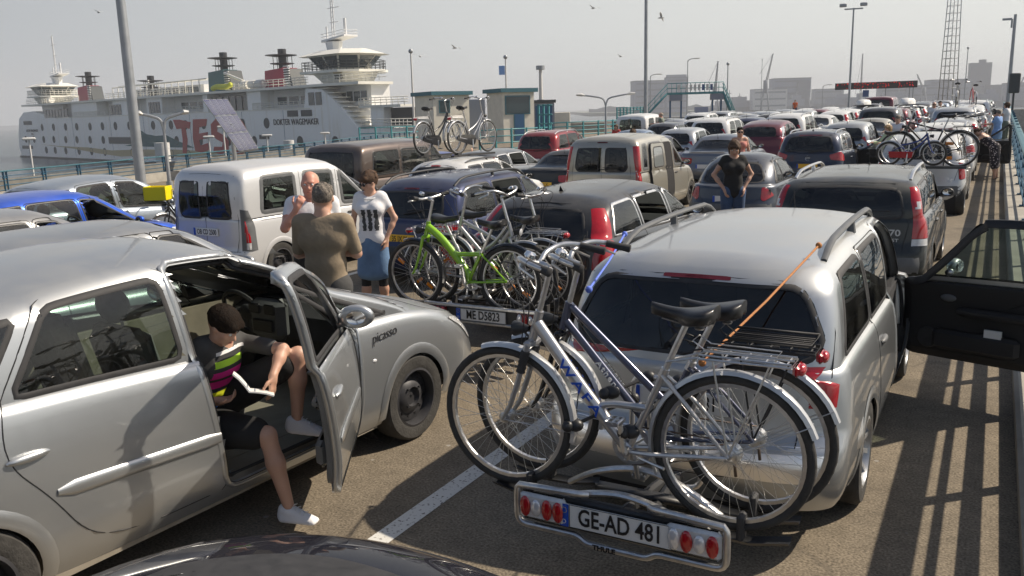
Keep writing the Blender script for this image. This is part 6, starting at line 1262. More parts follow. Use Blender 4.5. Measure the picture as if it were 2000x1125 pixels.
# right-hand railing along the deck edge
rt = empty('railing', (0, 0, 0)); tag(rt, 'long blue steel railing with horizontal bars along the right edge of the deck', 'railing')
for y0 in np.arange(-6, 148, 2.4):
    m = MB(); m.box((.62, y0, .66+zg(y0)), (.10, .035, 1.08)); m.box((.62, y0, .14+zg(y0)), (.2, .16, .02)); m.build('post', 'blue_steel', rt, smooth=False) if y0 < 148 else None
for z, r, h in ((1.19, .085, .05), (.93, .022, .022), (.72, .045, .035), (.50, .022, .022), (.30, .022, .022)):
    m = MB(); yy = [-8, 22, 27, 58, 66, 148]; xc = .60 if z > 1 else .58; m.add([(xc+a*r, v, z+zg(v)+b*h/2) for v in yy for a, b in ((-1, -1), (-1, .5), (-.6, 1), (.6, 1), (1, .5), (1, -1))], [(6*i+j, 6*i+(j+1) % 6, 6*i+6+(j+1) % 6, 6*i+6+j) for i in range(5) for j in range(6)]); m.build('handrail' if z > 1 else 'bar', 'rail_teal' if z > 1 else 'blue_steel', rt, smooth=False)
# left fence on its concrete kerb
FA = [np.array((*p, -.98)) for p in QL[1:6]]
for sgi in range(4):
    a, b = FA[sgi], FA[sgi+1]; L_ = np.linalg.norm(b-a); u = (b-a)/L_; rz = math.atan2(u[1], u[0])
    rt = empty('quay_fence'); tag(rt, ['blue steel fence on concrete kerb at the far left beside open water', 'blue steel fence on concrete kerb in front of the ferry stern', 'blue steel fence on concrete kerb below the red ferry lettering', 'blue steel fence on kerb between brown van and harbour huts'][sgi], 'fence')
    m = MB(); m.box((a+b)/2+np.array((.25, 0, .2)), (L_, .5, .5), rz=rz); m.build('kerb_base', 'concrete', rt, smooth=False)
    for k in range(int(L_/2.3)+1):
        p = a+u*min(L_, k*2.3+.3)-np.array((0, 0, .12)); m = MB(); 
        for d_ in (-.09, .09): m.box(p+u*d_+np.array((0, 0, .9)), (.03, .10, 1.05), rz=rz)
        for z in (.55, .85, 1.15): m.box(p+np.array((0, 0, z)), (.26, .06, .05), rz=rz)
        m.build('post', 'blue_steel', rt, smooth=False)
    for z in (.62, .82, 1.02, 1.22, 1.42):
        m = MB(); m.tube([a+np.array((0, 0, z-.12)), b+np.array((0, 0, z-.12))], .035 if z > 1.4 else .022, 6); m.build('rail', 'rail_teal' if z > 1.4 else 'blue_steel', rt)
# ------------------------------------------------------------ ferry (x along the hull, y away from us, z above the water)
fe = empty('ferry', (-188.63, 140.15, -7.5), math.atan2(-.24953, .96837)); tag(fe, 'large white double ended car ferry with red lettering and four funnels', 'ferry')
def fbox(name, x0, x1, z0, z1, y0, y1, mt, parent=None, ch=0):
    m = MB(); m.box(((x0+x1)/2, (y0+y1)/2, (z0+z1)/2), (x1-x0, y1-y0, z1-z0)); return m.build(name, mt, parent or fe, smooth=False)
out = [(-76, -1), (-78.5, 3), (-77.3, 7.2), (-74, 11.5), (-68, 13.2), (-58, 13.4), (-40, 11.15), (82, 11.15), (83, 14.8), (88, 14.4), (94, 11), (99.5, 7.6), (108, 7.6), (107, 3), (106, -1)]
V = []; n = len(out)
for (y, sh) in ((7, 0), (2.2, 1.2), (0, 5), (24, 5), (26, 1)):
    pass
secs = [(4.0, 0.0), (1.2, 1.2), (0.0, 4.5), (7.0, 4.5), (9, 0)]
for y, sh in secs:
    for (x, z) in out:
        w_ = max(0, (-60-x)/18) if x < -60 else (max(0, (x-92)/20) if x > 92 else 0); xx = x+sh*min(1, w_)*(1 if x < 0 else -1)
        V.append((xx, y if y > 2 or z > 1.2 else y+max(0, (1.2-z)*.5), z))
# near plating straight, ends rounded in plan
F = [tuple(range(n-1, -1, -1)), tuple(4*n+i for i in range(n))]+[(k*n+i, k*n+(i+1) % n, (k+1)*n+(i+1) % n, (k+1)*n+i) for k in range(4) for i in range(n)]
V = np.array(V); V[:n, 1] = 0; V[:n, 0] = [x+(4.5*min(1, max(0, (-60-x)/18)) if x < 0 else -4.5*min(1, max(0, (x-92)/20))) for x, z in out]; V[n:2*n] = V[:n]+(0, .01, 0); V[2*n:3*n, 1] = 5; V[2*n:3*n, 0] = [x for x, z in out]
hull = mesh_obj('hull', V, F, 'ferry_white', fe, smooth=False)
# superstructure
fbox('upper_deck', -40, 84, 11.15, 15.0, 3.2, 8, 'ferry_offwhite'); fbox('boat_deck', -66, 99, 14.9, 15.35, -.35, 7, 'ferry_cream'); fbox('stern_house', -56, -40, 13.3, 14.9, 2, 6, 'ferry_offwhite')
fbox('deck_edge', -40, 84, 11.15, 11.35, -.1, 3, 'ferry_cream')
for x0, x1 in ((-29, -12), (17, 25), (44, 46), (-2, 7), (62, 67)):
    fbox('side_casing', x0, x1, 11.2, 14.9, .3, 3.4, 'ferry_white')
def wins(x0, x1, z0, z1, n_, y, mt='window_blue', nm='window', yb=.12):
    w_ = (x1-x0)/n_
    for k in range(n_): fbox(nm, x0+w_*k+w_*.12, x0+w_*(k+1)-w_*.12, z0, z1, y-yb, y+.1, mt)
wins(-49, -31, 11.4, 13.6, 8, .0); wins(-4, 3, 11.5, 13.9, 4, .3); wins(18, 24, 11.5, 14, 4, .3); wins(46, 64, 11.4, 14.2, 7, 1.2); wins(68, 80, 12.2, 13.6, 3, 3.2); wins(28, 40, 12.2, 13.6, 3, 3.2)
wins(83.5, 88, 11.8, 14, 2, 0, 'window_blue'); wins(76, 85, 9.9, 11, 2, 0, 'ferry_dark')
for x0, x1 in ((-66, -50), (-28, -6), (25, 44), (64, 83)):   # balcony rails
    m = MB()
    for z in (11.5, 11.9, 12.3, 12.6): m.cyl((x0, .2, z), (x1, .2, z), .06, 4)
    for x in np.arange(x0, x1, 1.6): m.cyl((x, .2, 11.2), (x, .2, 12.6), .06, 4)
    m.build('balcony_rail', 'ferry_cream', fe, sharp=False)
for x0, x1 in ((-62, -22), (-5, 40), (58, 84), (88, 106)):
    m = MB()
    for z in (15.8, 16.3, 16.7): m.cyl((x0, .0, z), (x1, .0, z), .06, 4)
    for x in np.arange(x0, x1, 1.8): m.cyl((x, .0, 15.3), (x, .0, 16.7), .06, 4)
    m.build('deck_rail', 'ferry_cream', fe, sharp=False)
# portholes
def port(x, z, r=1.0):
    m = MB(); m.lathe([(.01, -.02), (r*.86, -.02), (r*.88, -.09), (r, -.07), (r, .05)], c=(x, 0, z), axis=(0, 1, 0), n=16); o = m.build('porthole', ['ferry_dark'], fe)
for x in (-52, -43, -34, -26, -17, -9, -1, 7, 20, 29, 36, 44, 60, 69): port(x, 8.8)
for x in (-67, -60, -52, -44, -35, -27, -18, -9.5, 31, 42, 54, 64, 80, 91): port(x, 5.4)
for x in (-51, -44, -36, -26.5, -18, -9.4, 7, 28, 36): port(x, 2.4)
fbox('side_window', -6, 9, 4.5, 6.1, -.1, .1, 'ferry_dark'); fbox('vent_panel', 66, 69.5, 5.8, 6.6, -.1, .1, 'ferry_dark'); fbox('vent_panel', -67, -60, 9.6, 10.7, -.1, .3, 'ferry_dark'); fbox('vent_panel', -71, -62, 2.6, 3.5, -.1, .3, 'ferry_dark')
fbox('boot_top', -74, 104, -1, .5, -.12, .2, 'ferry_black')
def flat(name, pts, mt, y=-.06, parent=None):
    m = MB(); m.prism([(x, y, z) for x, z in pts], (0, .08, 0)); return m.build(name, mt, parent or hull, smooth=False)
flat('sand_band', [(-55, 4.0), (-40, 3.6), (-20, 3.4), (-5, 2.8), (10, 3.2), (30, 3.4), (60, 3.0), (60, 1.6), (20, 1.9), (0, 1.4), (-14, 2.0), (-30, 3.0)], 'sand_paint', -.05)
flat('island_shape', [(3, 4.0), (9, 4.6), (8.5, 7.4), (12, 8.0), (16, 6.8), (21, 6.4), (26, 6.6), (32, 5.2), (39, 3.9), (22, 3.9)], 'isle_green', -.07)
flat('island_shape', [(60, 4.0), (66, 4.1), (67, 4.6), (74, 4.5), (86, 4.6), (92, 4.0), (92, 3.0), (60, 3.0)], 'isle_green', -.07)
RD = 'ferry_red'
flat('hull_letter', [(30.3, 9.9), (33.5, 9.9), (38.4, 9.3), (37.6, 7.9), (35.8, 8.2), (36.2, 5.6), (35.2, 2.6), (33.4, 2.7), (34, 5.5), (33.9, 8.0), (31.6, 7.9)], RD, -.12)
flat('hull_letter', [(39.6, 9.9), (45.8, 9.9), (45.2, 8.5), (42, 8.2), (41.6, 6.9), (45.6, 7.2), (45.2, 5.9), (41.5, 5.6), (41.8, 4.4), (45.8, 5.0), (45.2, 3.4), (42, 2.9), (39.3, 3.2), (38.8, 6)], RD, -.12)
flat('hull_letter', [(53.2, 9.6), (50, 10.1), (47.3, 8.8), (47.1, 6.7), (49.2, 5.7), (51.6, 5.1), (51.2, 4.2), (47.8, 4.2), (47.2, 3.1), (50.6, 2.6), (53.6, 3.4), (54, 5.4), (52.4, 6.5), (49.6, 7.3), (50, 8.4), (53.4, 8.3)], RD, -.12)
a = np.linspace(0, 2*math.pi, 20, endpoint=False); m = MB(); O = [(58.2+3.6*math.cos(t), -.12, 6.3+3.6*math.sin(t)) for t in a]+[(58.2+2.1*math.cos(t), -.12, 6.3+2.2*math.sin(t)) for t in a]; m.add(O, [(i, (i+1) % 20, 20+(i+1) % 20, 20+i) for i in range(20)]); m.build('hull_letter', RD, hull, smooth=False)
txt('ship_name', 'DOKTER WAGEMAKER', 1.55, 'ferry_black', hull, (79, -.08, 8.9), ext=.03, sx=.93); txt('ship_name', 'DOKTER WAGEMAKER', .95, 'ferry_black', hull, (-60, -.3, 7.9), ext=.03); txt('home_port', 'TEXEL', .7, 'ferry_black', hull, (-60, -.3, 6.9), ext=.03)
for x in (-29, -4, 15, 38, 60, 75): m = MB(); m.box((x, -.01, 6), (.12, .05, 10.2)); m.build('plate_seam', 'far_grey', hull, smooth=False)
def bridge(x0, x1, s, z0=15.3):
    # octagonal wheelhouse; s=+1 looks to +x
    def octa(xa, xb, ya, yb, z, ch=2.2): return [(xa+ch*.6, ya, z), (xb-ch, ya, z), (xb, ya+ch*1.3, z), (xb, yb-ch*1.3, z), (xb-ch, yb, z), (xa+ch*.6, yb, z), (xa, yb-ch, z), (xa, ya+ch, z)]
    def stack(name, A, B, mt, par=fe): m = MB(); n = len(A); m.add(A+B, [tuple(range(n-1, -1, -1)), tuple(range(n, 2*n))]+[(i, (i+1) % n, n+(i+1) % n, n+i) for i in range(n)]); return m.build(name, mt, par, smooth=False)
    y0, y1 = 2.5, 9; f_ = lambda P: P if s > 0 else [(x0+x1-p[0], p[1], p[2]) for p in P][::-1]
    stack('bridge_base', f_(octa(x0+3, x1-2, y0, y1, z0)), f_(octa(x0+1, x1-1.5, y0-1, y1+1, z0+1.9)), 'ferry_cream')
    stack('bridge_wing', f_(octa(x0-1, x1, y0-2.4, y1+2, z0+1.9)), f_(octa(x0-1, x1, y0-2.4, y1+2, z0+2.3)), 'ferry_cream')
    wh = stack('wheelhouse', f_(octa(x0+2.5, x1-3, y0, y1, z0+2.3)), f_(octa(x0+.5, x1-1, y0-1.5, y1+1.5, z0+4.9)), 'ferry_cream')
    A = octa(x0+2.5, x1-3, y0, y1, z0+2.3); B = octa(x0+.5, x1-1, y0-1.5, y1+1.5, z0+4.9); A, B = np.array(f_(A)), np.array(f_(B)); n = 8
    for i in range(8):
        j = (i+1) % 8; a0, a1, b0, b1 = A[i], A[j], B[i], B[j]; L_ = np.linalg.norm(a1-a0); k_ = max(1, int(L_/2.2)); c0 = (A.mean(0)+B.mean(0))/2
        for k in range(k_):
            t0, t1 = (k+.06)/k_, (k+1-.06)/k_; q = [a0+(a1-a0)*t0, a0+(a1-a0)*t1, b0+(b1-b0)*t1, b0+(b1-b0)*t0]; lo = [q[0]*.82+q[3]*.18, q[1]*.82+q[2]*.18, q[1]*.08+q[2]*.92, q[0]*.08+q[3]*.92]
            nn = np.cross(lo[1]-lo[0], lo[3]-lo[0]); nn = nn/np.linalg.norm(nn); nn = nn if nn@(lo[0]-c0) > 0 else -nn; m = MB(); m.prism([p-nn*.05 for p in lo], nn*.12); m.build('pane', 'window_blue', wh, smooth=False)
    stack('bridge_roof', f_(octa(x0-1.2, x1+.8, y0-2.5, y1+2, z0+4.9)), f_(octa(x0+2, x1-2, y0, y1, z0+5.9)), 'ferry_cream')
    m = MB(); P = f_(octa(x0-.5, x1-.3, y0-2.2, y1+1.8, 0)); 
    for z in (2.9, 3.4, 3.9): m.tube([(p[0], p[1], z0+z) for p in P], .06, 4, closed=True)
    for p in resample(np.array(P), 40): m.cyl((p[0], p[1], z0+2.3), (p[0], p[1], z0+3.9), .06, 4)
    m.build('wing_rail', 'ferry_cream' if s < 0 else 'ferry_dark', fe, sharp=False)
    xm = x0+3 if s > 0 else x1-3; m = MB(); m.tube([(xm, 6, z0+5.6), (xm, 6, z0+7.6)], [1.2, 1.6], 8); m.add([(xm-2.5, 5, z0+7.6), (xm+4.5, 5, z0+8.3), (xm+4.5, 8, z0+8.3), (xm-2.5, 8, z0+7.6), (xm-2.5, 5, z0+8.0), (xm+4.5, 5, z0+8.6), (xm+4.5, 8, z0+8.6), (xm-2.5, 8, z0+8.0)], [(3, 2, 1, 0), (4, 5, 6, 7), (0, 1, 5, 4), (1, 2, 6, 5), (2, 3, 7, 6), (3, 0, 4, 7)])
    for dx in (-.35, .35): m.tube([(xm+dx, 6, z0+8), (xm+dx*.7, 6, z0+19)], .12, 5)
    for z in np.arange(9, 19, .9): m.cyl((xm-.35, 6, z0+z), (xm+.35, 6, z0+z+.5), .05, 4)
    for z, l in ((11, 1.8), (13.5, 2.2), (16.5, 2.5)): m.cyl((xm-l*.6, 6, z0+z), (xm+l, 6, z0+z), .07, 4)
    m.cyl((xm+3.6, 6, z0+8.4), (xm+3.6, 6, z0+11.4), .25, 6); m.cyl((xm-2, 6, z0+8), (xm-2, 6, z0+10.4), .15, 6)
    for z in (8.9, 9.4): m.tube([(xm-2.5, 5, z0+z-.4), (xm+4.5, 5, z0+z), (xm+4.5, 8, z0+z), (xm-2.5, 8, z0+z-.4)], .05, 4, closed=True)
    m.build('radar_mast', 'ferry_offwhite', fe, sharp=30)
bridge(81, 95, 1); bridge(-64, -50, -1)
def funnel(x, mt, w_=9, y=4.5, h=4.2):
    z0 = 15.3; m = MB(); m.prism([(x-w_*.5, y-1.6, z0), (x-w_*.45, y-1.6, z0+h), (x+w_*.26, y-1.6, z0+h+.3), (x+w_*.34, y-1.6, z0)], (0, 3.2, 0)); fu = m.build('funnel', mt, fe, smooth=False)
    m = MB(); m.prism([(x+w_*.27, y-1.5, z0+h+.2), (x+w_*.35, y-1.5, z0), (x+w_*.6, y-1.5, z0), (x+w_*.48, y-1.5, z0+h)], (0, 3, 0)); m.build('louvre_casing', 'ferry_dark', fu, smooth=False)
    m = MB()
    for k in range(9): z = z0+.4+k*.44; m.box((x+w_*.42, y-1.7, z), (w_*.2, .3, .16))
    m.build('louvre_slats', 'ferry_offwhite', fu, smooth=False)
    m = MB(); m.tube([(x, y, z0+h), (x, y, z0+h+3.9)], .8, 14); m.lathe([(1.4, -.1), (3.0, .12), (3.0, .22), (1.4, .3)], c=(x-.4, y, z0+h+2.6), n=24); m.lathe([(1.4, -.1), (2.3, .07), (2.3, .17), (1.4, .25)], c=(x-.2, y, z0+h+1.1), n=24)
    for t in range(4): m.cyl((x+2.0*math.cos(t*1.57+.5), y+2.0*math.sin(t*1.57+.5), z0+h), (x+2.0*math.cos(t*1.57+.5), y+2.0*math.sin(t*1.57+.5), z0+h+2.6), .08, 4)
    m.build('exhaust_stack', 'ferry_black', fu, sharp=50)
funnel(46.5, 'funnel_green'); funnel(69, 'funnel_red', 9, 4.5, 3.4); funnel(-26, 'funnel_red', 9, 4.5, 3.8); funnel(9, 'ferry_offwhite', 5, 5.5, 1.2)
fbox('sun_deck_house', 0, 36, 15.3, 17.4, 5, 8, 'ferry_offwhite'); m = MB()
for x in np.arange(-4, 44, 3.2): m.cyl((x, 1.5, 15.3), (x, 1.5, 18), .12, 5); m.cyl((x, 1.5, 18), (x, 4, 18.4), .12, 5)
m.cyl((-4, 1.5, 18), (44, 1.5, 18.2), .14, 5); m.box((16, 4.5, 18.35), (40, 3, .2)); m.build('awning_frame', 'ferry_cream', fe, smooth=False)
wins(2, 34, 15.9, 17, 7, 5)
m = MB()
for x, y in ((59, 2), (62, 2), (64.5, 2), (-52, 2), (-48.5, 2)): m = MB(); m.cyl((x-1.1, y, 16.3), (x+1.1, y, 16.3), .8, 12); m.build('life_raft', 'ferry_cream', fe)
m = MB(); m.tube(catmull([(47, 1.2, 15.9), (49, 1, 16.3), (53, 1, 16.2), (55, 1.2, 16.6)], 4), [.4]+[.55]*11+[.3], 8); m.build('rescue_boat', 'raft_yellow', fe); m = MB(); m.tube([(57, 2.5, 17.2), (50, 2.5, 19)], .25, 6); m.tube([(57, 2.5, 15.3), (57, 2.5, 17.3)], .4, 8); m.build('davit', 'ferry_cream', fe)
# bow stair side and foredeck
m = MB()
for k in range(9): t = k/8; x, z = 86+t*10.5, 14.6-t*6.6; m.box((x+1.8, 1.6, z), (3.6, 2.6, .18))
m.build('bow_steps', 'ferry_cream', fe, smooth=False)
fbox('foredeck_house', 88, 98, 11.5, 14.9, 3, 7, 'ferry_offwhite'); wins(89, 97, 12.2, 13.9, 4, 3); fbox('foredeck', 97, 108, 11.0, 11.4, 1, 4, 'ferry_cream'); fbox('bow_opening_shade', 103, 109, 7.7, 10.9, 3, 6, 'ferry_black'); fbox('bow_pillar', 99.5, 103, 7.6, 11, 1.5, 3.5, 'ferry_white')  # solid black block paints the shade inside the bow opening
m = MB()
for z in (11.8, 12.2, 12.6): m.cyl((97, 1, z), (110, 1, z), .07, 4)
for x in np.arange(97, 110, 1.5): m.cyl((x, 1, 11.2), (x, 1, 12.6), .07, 4)
for z in (8.1, 8.6, 9.1): m.cyl((99, -.2, z), (112, -.2, z), .07, 4)
for x in np.arange(99, 112, 1): m.cyl((x, -.2, 7.6), (x, -.2, 9.1), .06, 4)
m.build('foredeck_rail', 'ferry_cream', fe, sharp=False)
m = MB(); m.prism([(100.6, .5, 16.6), (101.8, .5, 18), (101.2, .5, 17)], (0, .1, 0)); txt('bridge_lettering', 'TESO', 1.0, 'ferry_black', fe, (91.2, 1.38, 16.35), ext=.03, bold=.02)
m = MB(); P = [(90, 16.95), (89.7, 17.6), (90.5, 17.3), (91.2, 17.9), (91.9, 17.3), (92.7, 17.6), (92.4, 16.95)]; m.prism([(x, 1.2, z) for x, z in P], (0, .1, 0)); m.build('crown_emblem', 'sand_paint', fe, smooth=False)
m = MB(); m.box((81, 6, 33.2), (1.6, .05, .4), mi=0); m.box((81, 6, 32.8), (1.6, .05, .4), mi=1); m.box((81, 6, 32.4), (1.6, .05, .4), mi=2); m.build('flag', ['ferry_red', 'far_white', 'ship_blue'], fe, smooth=False)
# ------------------------------------------------------------ masts, lamps, huts
def mast(px, D, top, r, label, cat='mast', z0=0, mt='galv', fl=None, group=None, name='mast'):
    p = gp(px, D, z0); rt = empty(name, p, head_of(px)); tag(rt, label, cat, group); m = MB(); H = top-z0; m.tube([(0, 0, 0), (0, 0, H)], [r, r*.62], 10); m.cyl((0, 0, 0), (0, 0, .3), r*1.5, 10); m.build('pole', mt, rt)
    return rt, H
mast(262, 24.5, 13, .135, 'thick grey steel lighting mast standing behind the parked cars on the left', 'lighting mast', name='lighting_mast')
mast(1261, 62, 18, .14, 'tall plain grey pole rising behind the beige van', 'pole', name='tall_pole')
rt, H = mast(1658, 105, zz(1658, 38, 105), .14, 'tall floodlight mast with two lamps beside the red display', 'floodlight mast', name='floodlight_mast')
m = MB(); m.box((0, 0, H-.1), (1.9, .12, .14)); m.build('cross_arm', 'galv', rt, smooth=False)
for x in (-1.1, 1.0): m = MB(); m.box((x, -.2, H+.3), (.75, .5, .35), bev=.06); m.build('floodlight', 'galv', rt)
rt, H = mast(1969, 60, zz(1969, 58, 60), .13, 'grey camera pole by the right railing at the end of the queue', 'camera pole', name='camera_pole'); m = MB(); m.box((-.4, 0, H-.25), (.5, .15, .12)); m.box((-.15, 0, H-.5), (.1, .1, .5)); m.build('camera', 'galv', rt, smooth=False)
rt, H = mast(1979, 52, zz(1979, 152, 52), .07, 'black signal head on a post by the right railing', 'signal', name='signal_post', mt='ferry_dark'); m = MB(); m.box((0, 0, H-.5), (.5, .3, 1.0), bev=.04); m.build('signal_head', 'ferry_dark', rt)
for px, D, py, r, lb in ((808, 90, 106, .12, 'white flag mast in front of the ferry bow'), (990, 90, 116, .11, 'white flag mast with small blue flag behind the hut'), (1486, 160, 124, .06, 'thin bare mast over the water right of the footbridge'), (1883, 120, 110, .07, 'thin aerial mast right of the lattice tower'), (1420, 115, 131, .1, 'grey post with round head at the end of the footbridge')):
    rt, H = mast(px, D, zz(px, py, D), r, lb, 'mast', mt='far_white' if px < 1000 else 'galv'); m = MB(); m.ell((0, 0, H), (r*2, r*2, r*2), 8, 6); m.build('cap', 'galv', rt)
    if px == 990: m = MB(); m.box((-.4, 0, H-1.3), (.6, .03, .9)); m.build('flag', 'blue_cloth', rt)
rt, H = mast(1057, 110, zz(1057, 132, 110), .3, 'fat white radar tower behind the shed', 'tower', mt='far_white', name='radar_tower'); m = MB(); m.cyl((0, 0, H-.5), (0, 0, H), .55, 12); m.cyl((0, 0, H*.45), (0, 0, H*.47), .45, 12); m.build('tower_head', 'galv', rt)
for px, D, py, lb in ((1342, 120, 124, 'curved street lamp standing above the footbridge'), (1270, 120, 152, 'small street lamp left of the footbridge'), (1606, 170, 172, 'small street lamp in the middle distance'), (1690, 190, 176, 'small lamp post beyond the display'), (52, 60, 266, 'slim white lamp post beyond the fence at far left'), (434, 60, 246, 'slim lamp post right beside the solar panel'), (404, 64, 264, 'slim lamp post below the ferry lettering'), (518, 66, 262, 'slim lamp post in front of the ferry name'), (632, 70, 258, 'slim lamp post behind the brown van')):
    rt, H = mast(px, D, zz(px, py, D), .08, lb, 'street lamp', z0=0 if px > 1000 else -7.5, mt='far_white' if px < 1000 else 'galv', name='street_lamp'); m = MB()
    if px in (1342, 1270, 1606, 1690): m.tube(catmull([(0, 0, H-.3), (.2, 0, H+.1), (1.0, 0, H+.25)], 4), .06, 6); m.box((1.2, 0, H+.22), (.7, .25, .14), bev=.04)
    else: m.box((.0, 0, H), (.75, .3, .16), bev=.05)
    m.build('lamp_head', 'far_white', rt)
def double_lamp(px, D, py, span, label, z0=0):
    rt, H = mast(px, D, zz(px, py, D)-.5, .07, label, 'street lamp', z0=z0, mt='galv', name='double_street_lamp')
    for s_ in (-1, 1):
        m = MB(); m.tube(catmull([(0, 0, H-.1), (s_*span*.12, 0, H+.28), (s_*span*.55, 0, H+.42), (s_*span, 0, H+.5)], 5), .045, 6); m.build('arm', 'galv', rt); m = MB(); m.tube([(s_*span*.86, 0, H+.48), (s_*span*1.0, 0, H+.52), (s_*span*1.22, 0, H+.52)], [.05, .14, .08], 8, flat=.6); m.build('lamp_head', 'far_white', rt)
double_lamp(318, 31, 222, .68, 'twin armed street lamp in front of the ferry hull'); double_lamp(1183, 46, 186, 1.25, 'twin armed street lamp behind the red car')
def hut(px0, px1, D, pytop, label, kind):
    pm = (px0+px1)/2; w_ = D*(px1-px0)/1675; p = gp(pm, D); H = zz(pm, pytop, D); rt = empty('harbour_hut', p, head_of(pm)+.45); tag(rt, label, 'hut'); dpt = w_*.8; ww = w_*.72
    m = MB(); m.box((0, 0, H/2-.15), (ww, dpt, H-.3)); m.build('wall', 'cream_wall', rt, smooth=False); m = MB(); m.box((0, 0, H-.15), (ww+.5, dpt+.5, .3)); m.build('roof', 'teal_trim', rt, smooth=False)
    def win(x, y, z, a, h, side, mt='window_blue', nm='window'):
        m = MB(); d_ = (a, .08, h) if side == 0 else (.08, a, h); m.box((x, y, z), d_); w2 = m.build(nm, 'teal_trim', rt, smooth=False); m = MB(); d2 = (a-.14, .1, h-.14) if side == 0 else (.1, a-.14, h-.14); m.box((x, y, z), d2); m.build('pane', mt, w2, smooth=False)
    if kind: win(-.1, -dpt/2-.03, H-1.25, ww*.8, 1.4, 0); win(0, -dpt/2-.03, 1.1, .9, 2.1, 0, 'blue_trim', 'door'); win(ww/2+.03, 0, H-1.1, dpt*.35, 1.2, 1)
    else: win(ww/2+.03, dpt*.1, H-1.1, dpt*.35, 1.3, 1); win(-ww*.2, -dpt/2-.03, H-1.2, ww*.3, 1.0, 0)
hut(812, 915, 72, 181, 'cream harbour hut with dark roof behind the roof bicycles', 0); hut(952, 1042, 68, 175, 'cream control hut with blue window band and blue door', 1)
p = gp(1062, 80); rt = empty('shed', p, head_of(1062)); tag(rt, 'low shed with blue shutters and dark roof right of the control hut', 'shed'); m = MB(); m.box((0, 0, 1.5), (1.9, 3, 3)); m.build('wall', 'far_grey', rt, smooth=False); m = MB(); m.box((0, 0, 3.1), (2.2, 3.4, .25)); m.build('roof', 'ferry_dark', rt, smooth=False); m = MB(); m.box((0, -1.55, 1.6), (1.5, .1, 2.2)); m.build('shutter', 'blue_trim', rt, smooth=False)
# white kiosk boxes and teal gates between huts and footbridge
for px, D, w_, h, mt, lb in ((1098, 84, 1.5, 2.1, 'cream_wall', 'small cream kiosk behind the teal gates'), (930, 76, 1.6, 3.4, 'far_grey', 'grey wall panel left of the control hut'), (1128, 90, 5.5, 1.0, 'concrete', 'low pale concrete barrier with grey chevrons beyond the gates')):
    m = MB(); m.box((0, 0, h/2), (w_, 1.2, h), bev=.05); o = m.build('kiosk' if w_ < 5 else 'concrete_barrier', mt, smooth=False); o.location = gp(px, D); o.rotation_euler.z = head_of(px); tag(o, lb, 'kiosk' if px != 1128 else 'barrier')
def gate(pa, pb, D, D2, h, label, nz=5, every=1.2, mt='teal_steel'):
    a, b = gp(pa, D), gp(pb, D2); L_ = np.linalg.norm(b-a); u = (b-a)/L_; rt = empty('teal_railing'); tag(rt, label, 'railing')
    for k in range(int(L_/every)+1): m = MB(); m.box(a+u*k*every+np.array((0, 0, h/2)), (.09, .09, h)); m.build('post', mt, rt, smooth=False)
    m = MB()
    for z in np.linspace(.3, h-.05, nz): m.cyl(a+np.array((0, 0, z)), b+np.array((0, 0, z)), .035, 5)
    m.build('bars', mt, rt, sharp=False)
gate(935, 1075, 46, 50, 1.4, 'teal tubular railing below the control hut', 4); gate(1052, 1078, 44, 43, 2.6, 'tall teal gate frame right of the hut', 6, .45); gate(1075, 1255, 52, 60, 1.6, 'teal railing running behind the red car towards the tall pole', 6, 1.6); gate(700, 815, 60, 62, 1.5, 'teal railing in front of the ferry bow', 4)
gate(1205, 1262, 70, 72, 2.4, 'green mesh fence panel left of the footbridge stairs', 12, .35)
# footbridge with stairs
rt = empty('footbridge', gp(1345, 108), head_of(1345)+.05); tag(rt, 'teal steel footbridge with open stairs on both sides', 'footbridge'); B0, B1, Z = -2.6, 4.0, zz(1345, 184, 108)
m = MB(); m.box(((B0+B1)/2, 0, Z), (B1-B0, 1.6, .25)); m.build('walkway', 'teal_steel', rt, smooth=False)
for xa, za, xb, zb_, nm in ((-6.2, .1, B0, Z, 'stairs'), (5.6, .1, B1, Z, 'stairs')):
    m = MB(); n_ = 12
    for k in range(n_): t = k/n_; m.box((xa+(xb-xa)*t, 0, za+(zb_-za)*t), (.34, 1.4, .06))
    for y in (-.75, .75): m.tube([(xa, y, za), (xb, y, zb_)], .12, 4); m.tube([(xa, y, za+1.1), (xb, y, zb_+1.1)], .045, 4); m.tube([(xa, y, za+.6), (xb, y, zb_+.6)], .03, 4)
    for k in range(5): t = k/5; m.cyl((xa+(xb-xa)*t, -.75, za+(zb_-za)*t), (xa+(xb-xa)*t, -.75, za+(zb_-za)*t+1.1), .035, 4)
    m.build(nm, 'teal_steel', rt, sharp=False)
for x in (B0+.4, B0+1.7, B1-1.2, B1-.2): m = MB(); m.box((x, 0, Z/2), (.2, .4, Z)); m.build('pier', 'blue_trim', rt, smooth=False)
for x in (B0+1.05, B1-.7): m = MB(); m.box((x, 0, Z-.5), (1.5, 1.5, .7)); m.build('pier_head', 'far_grey', rt, smooth=False)
m = MB()
for x in np.linspace(B0, B1, 13): m.cyl((x, -.78, Z), (x, -.78, Z+1.2), .04, 4)
for z in (.6, 1.2): m.cyl((B0, -.78, Z+z), (B1, -.78, Z+z), .045, 4)
m.build('bridge_railing', 'teal_steel', rt, sharp=False)
for k in range(10): 
    if k not in (1,): m = MB(); m.box((B0+1.35+k*.48, -.82, Z+.65), (.3, .03, .7)); m.build('railing_panel', 'far_white' if k not in (6, 8) else 'ship_blue', rt, smooth=False)
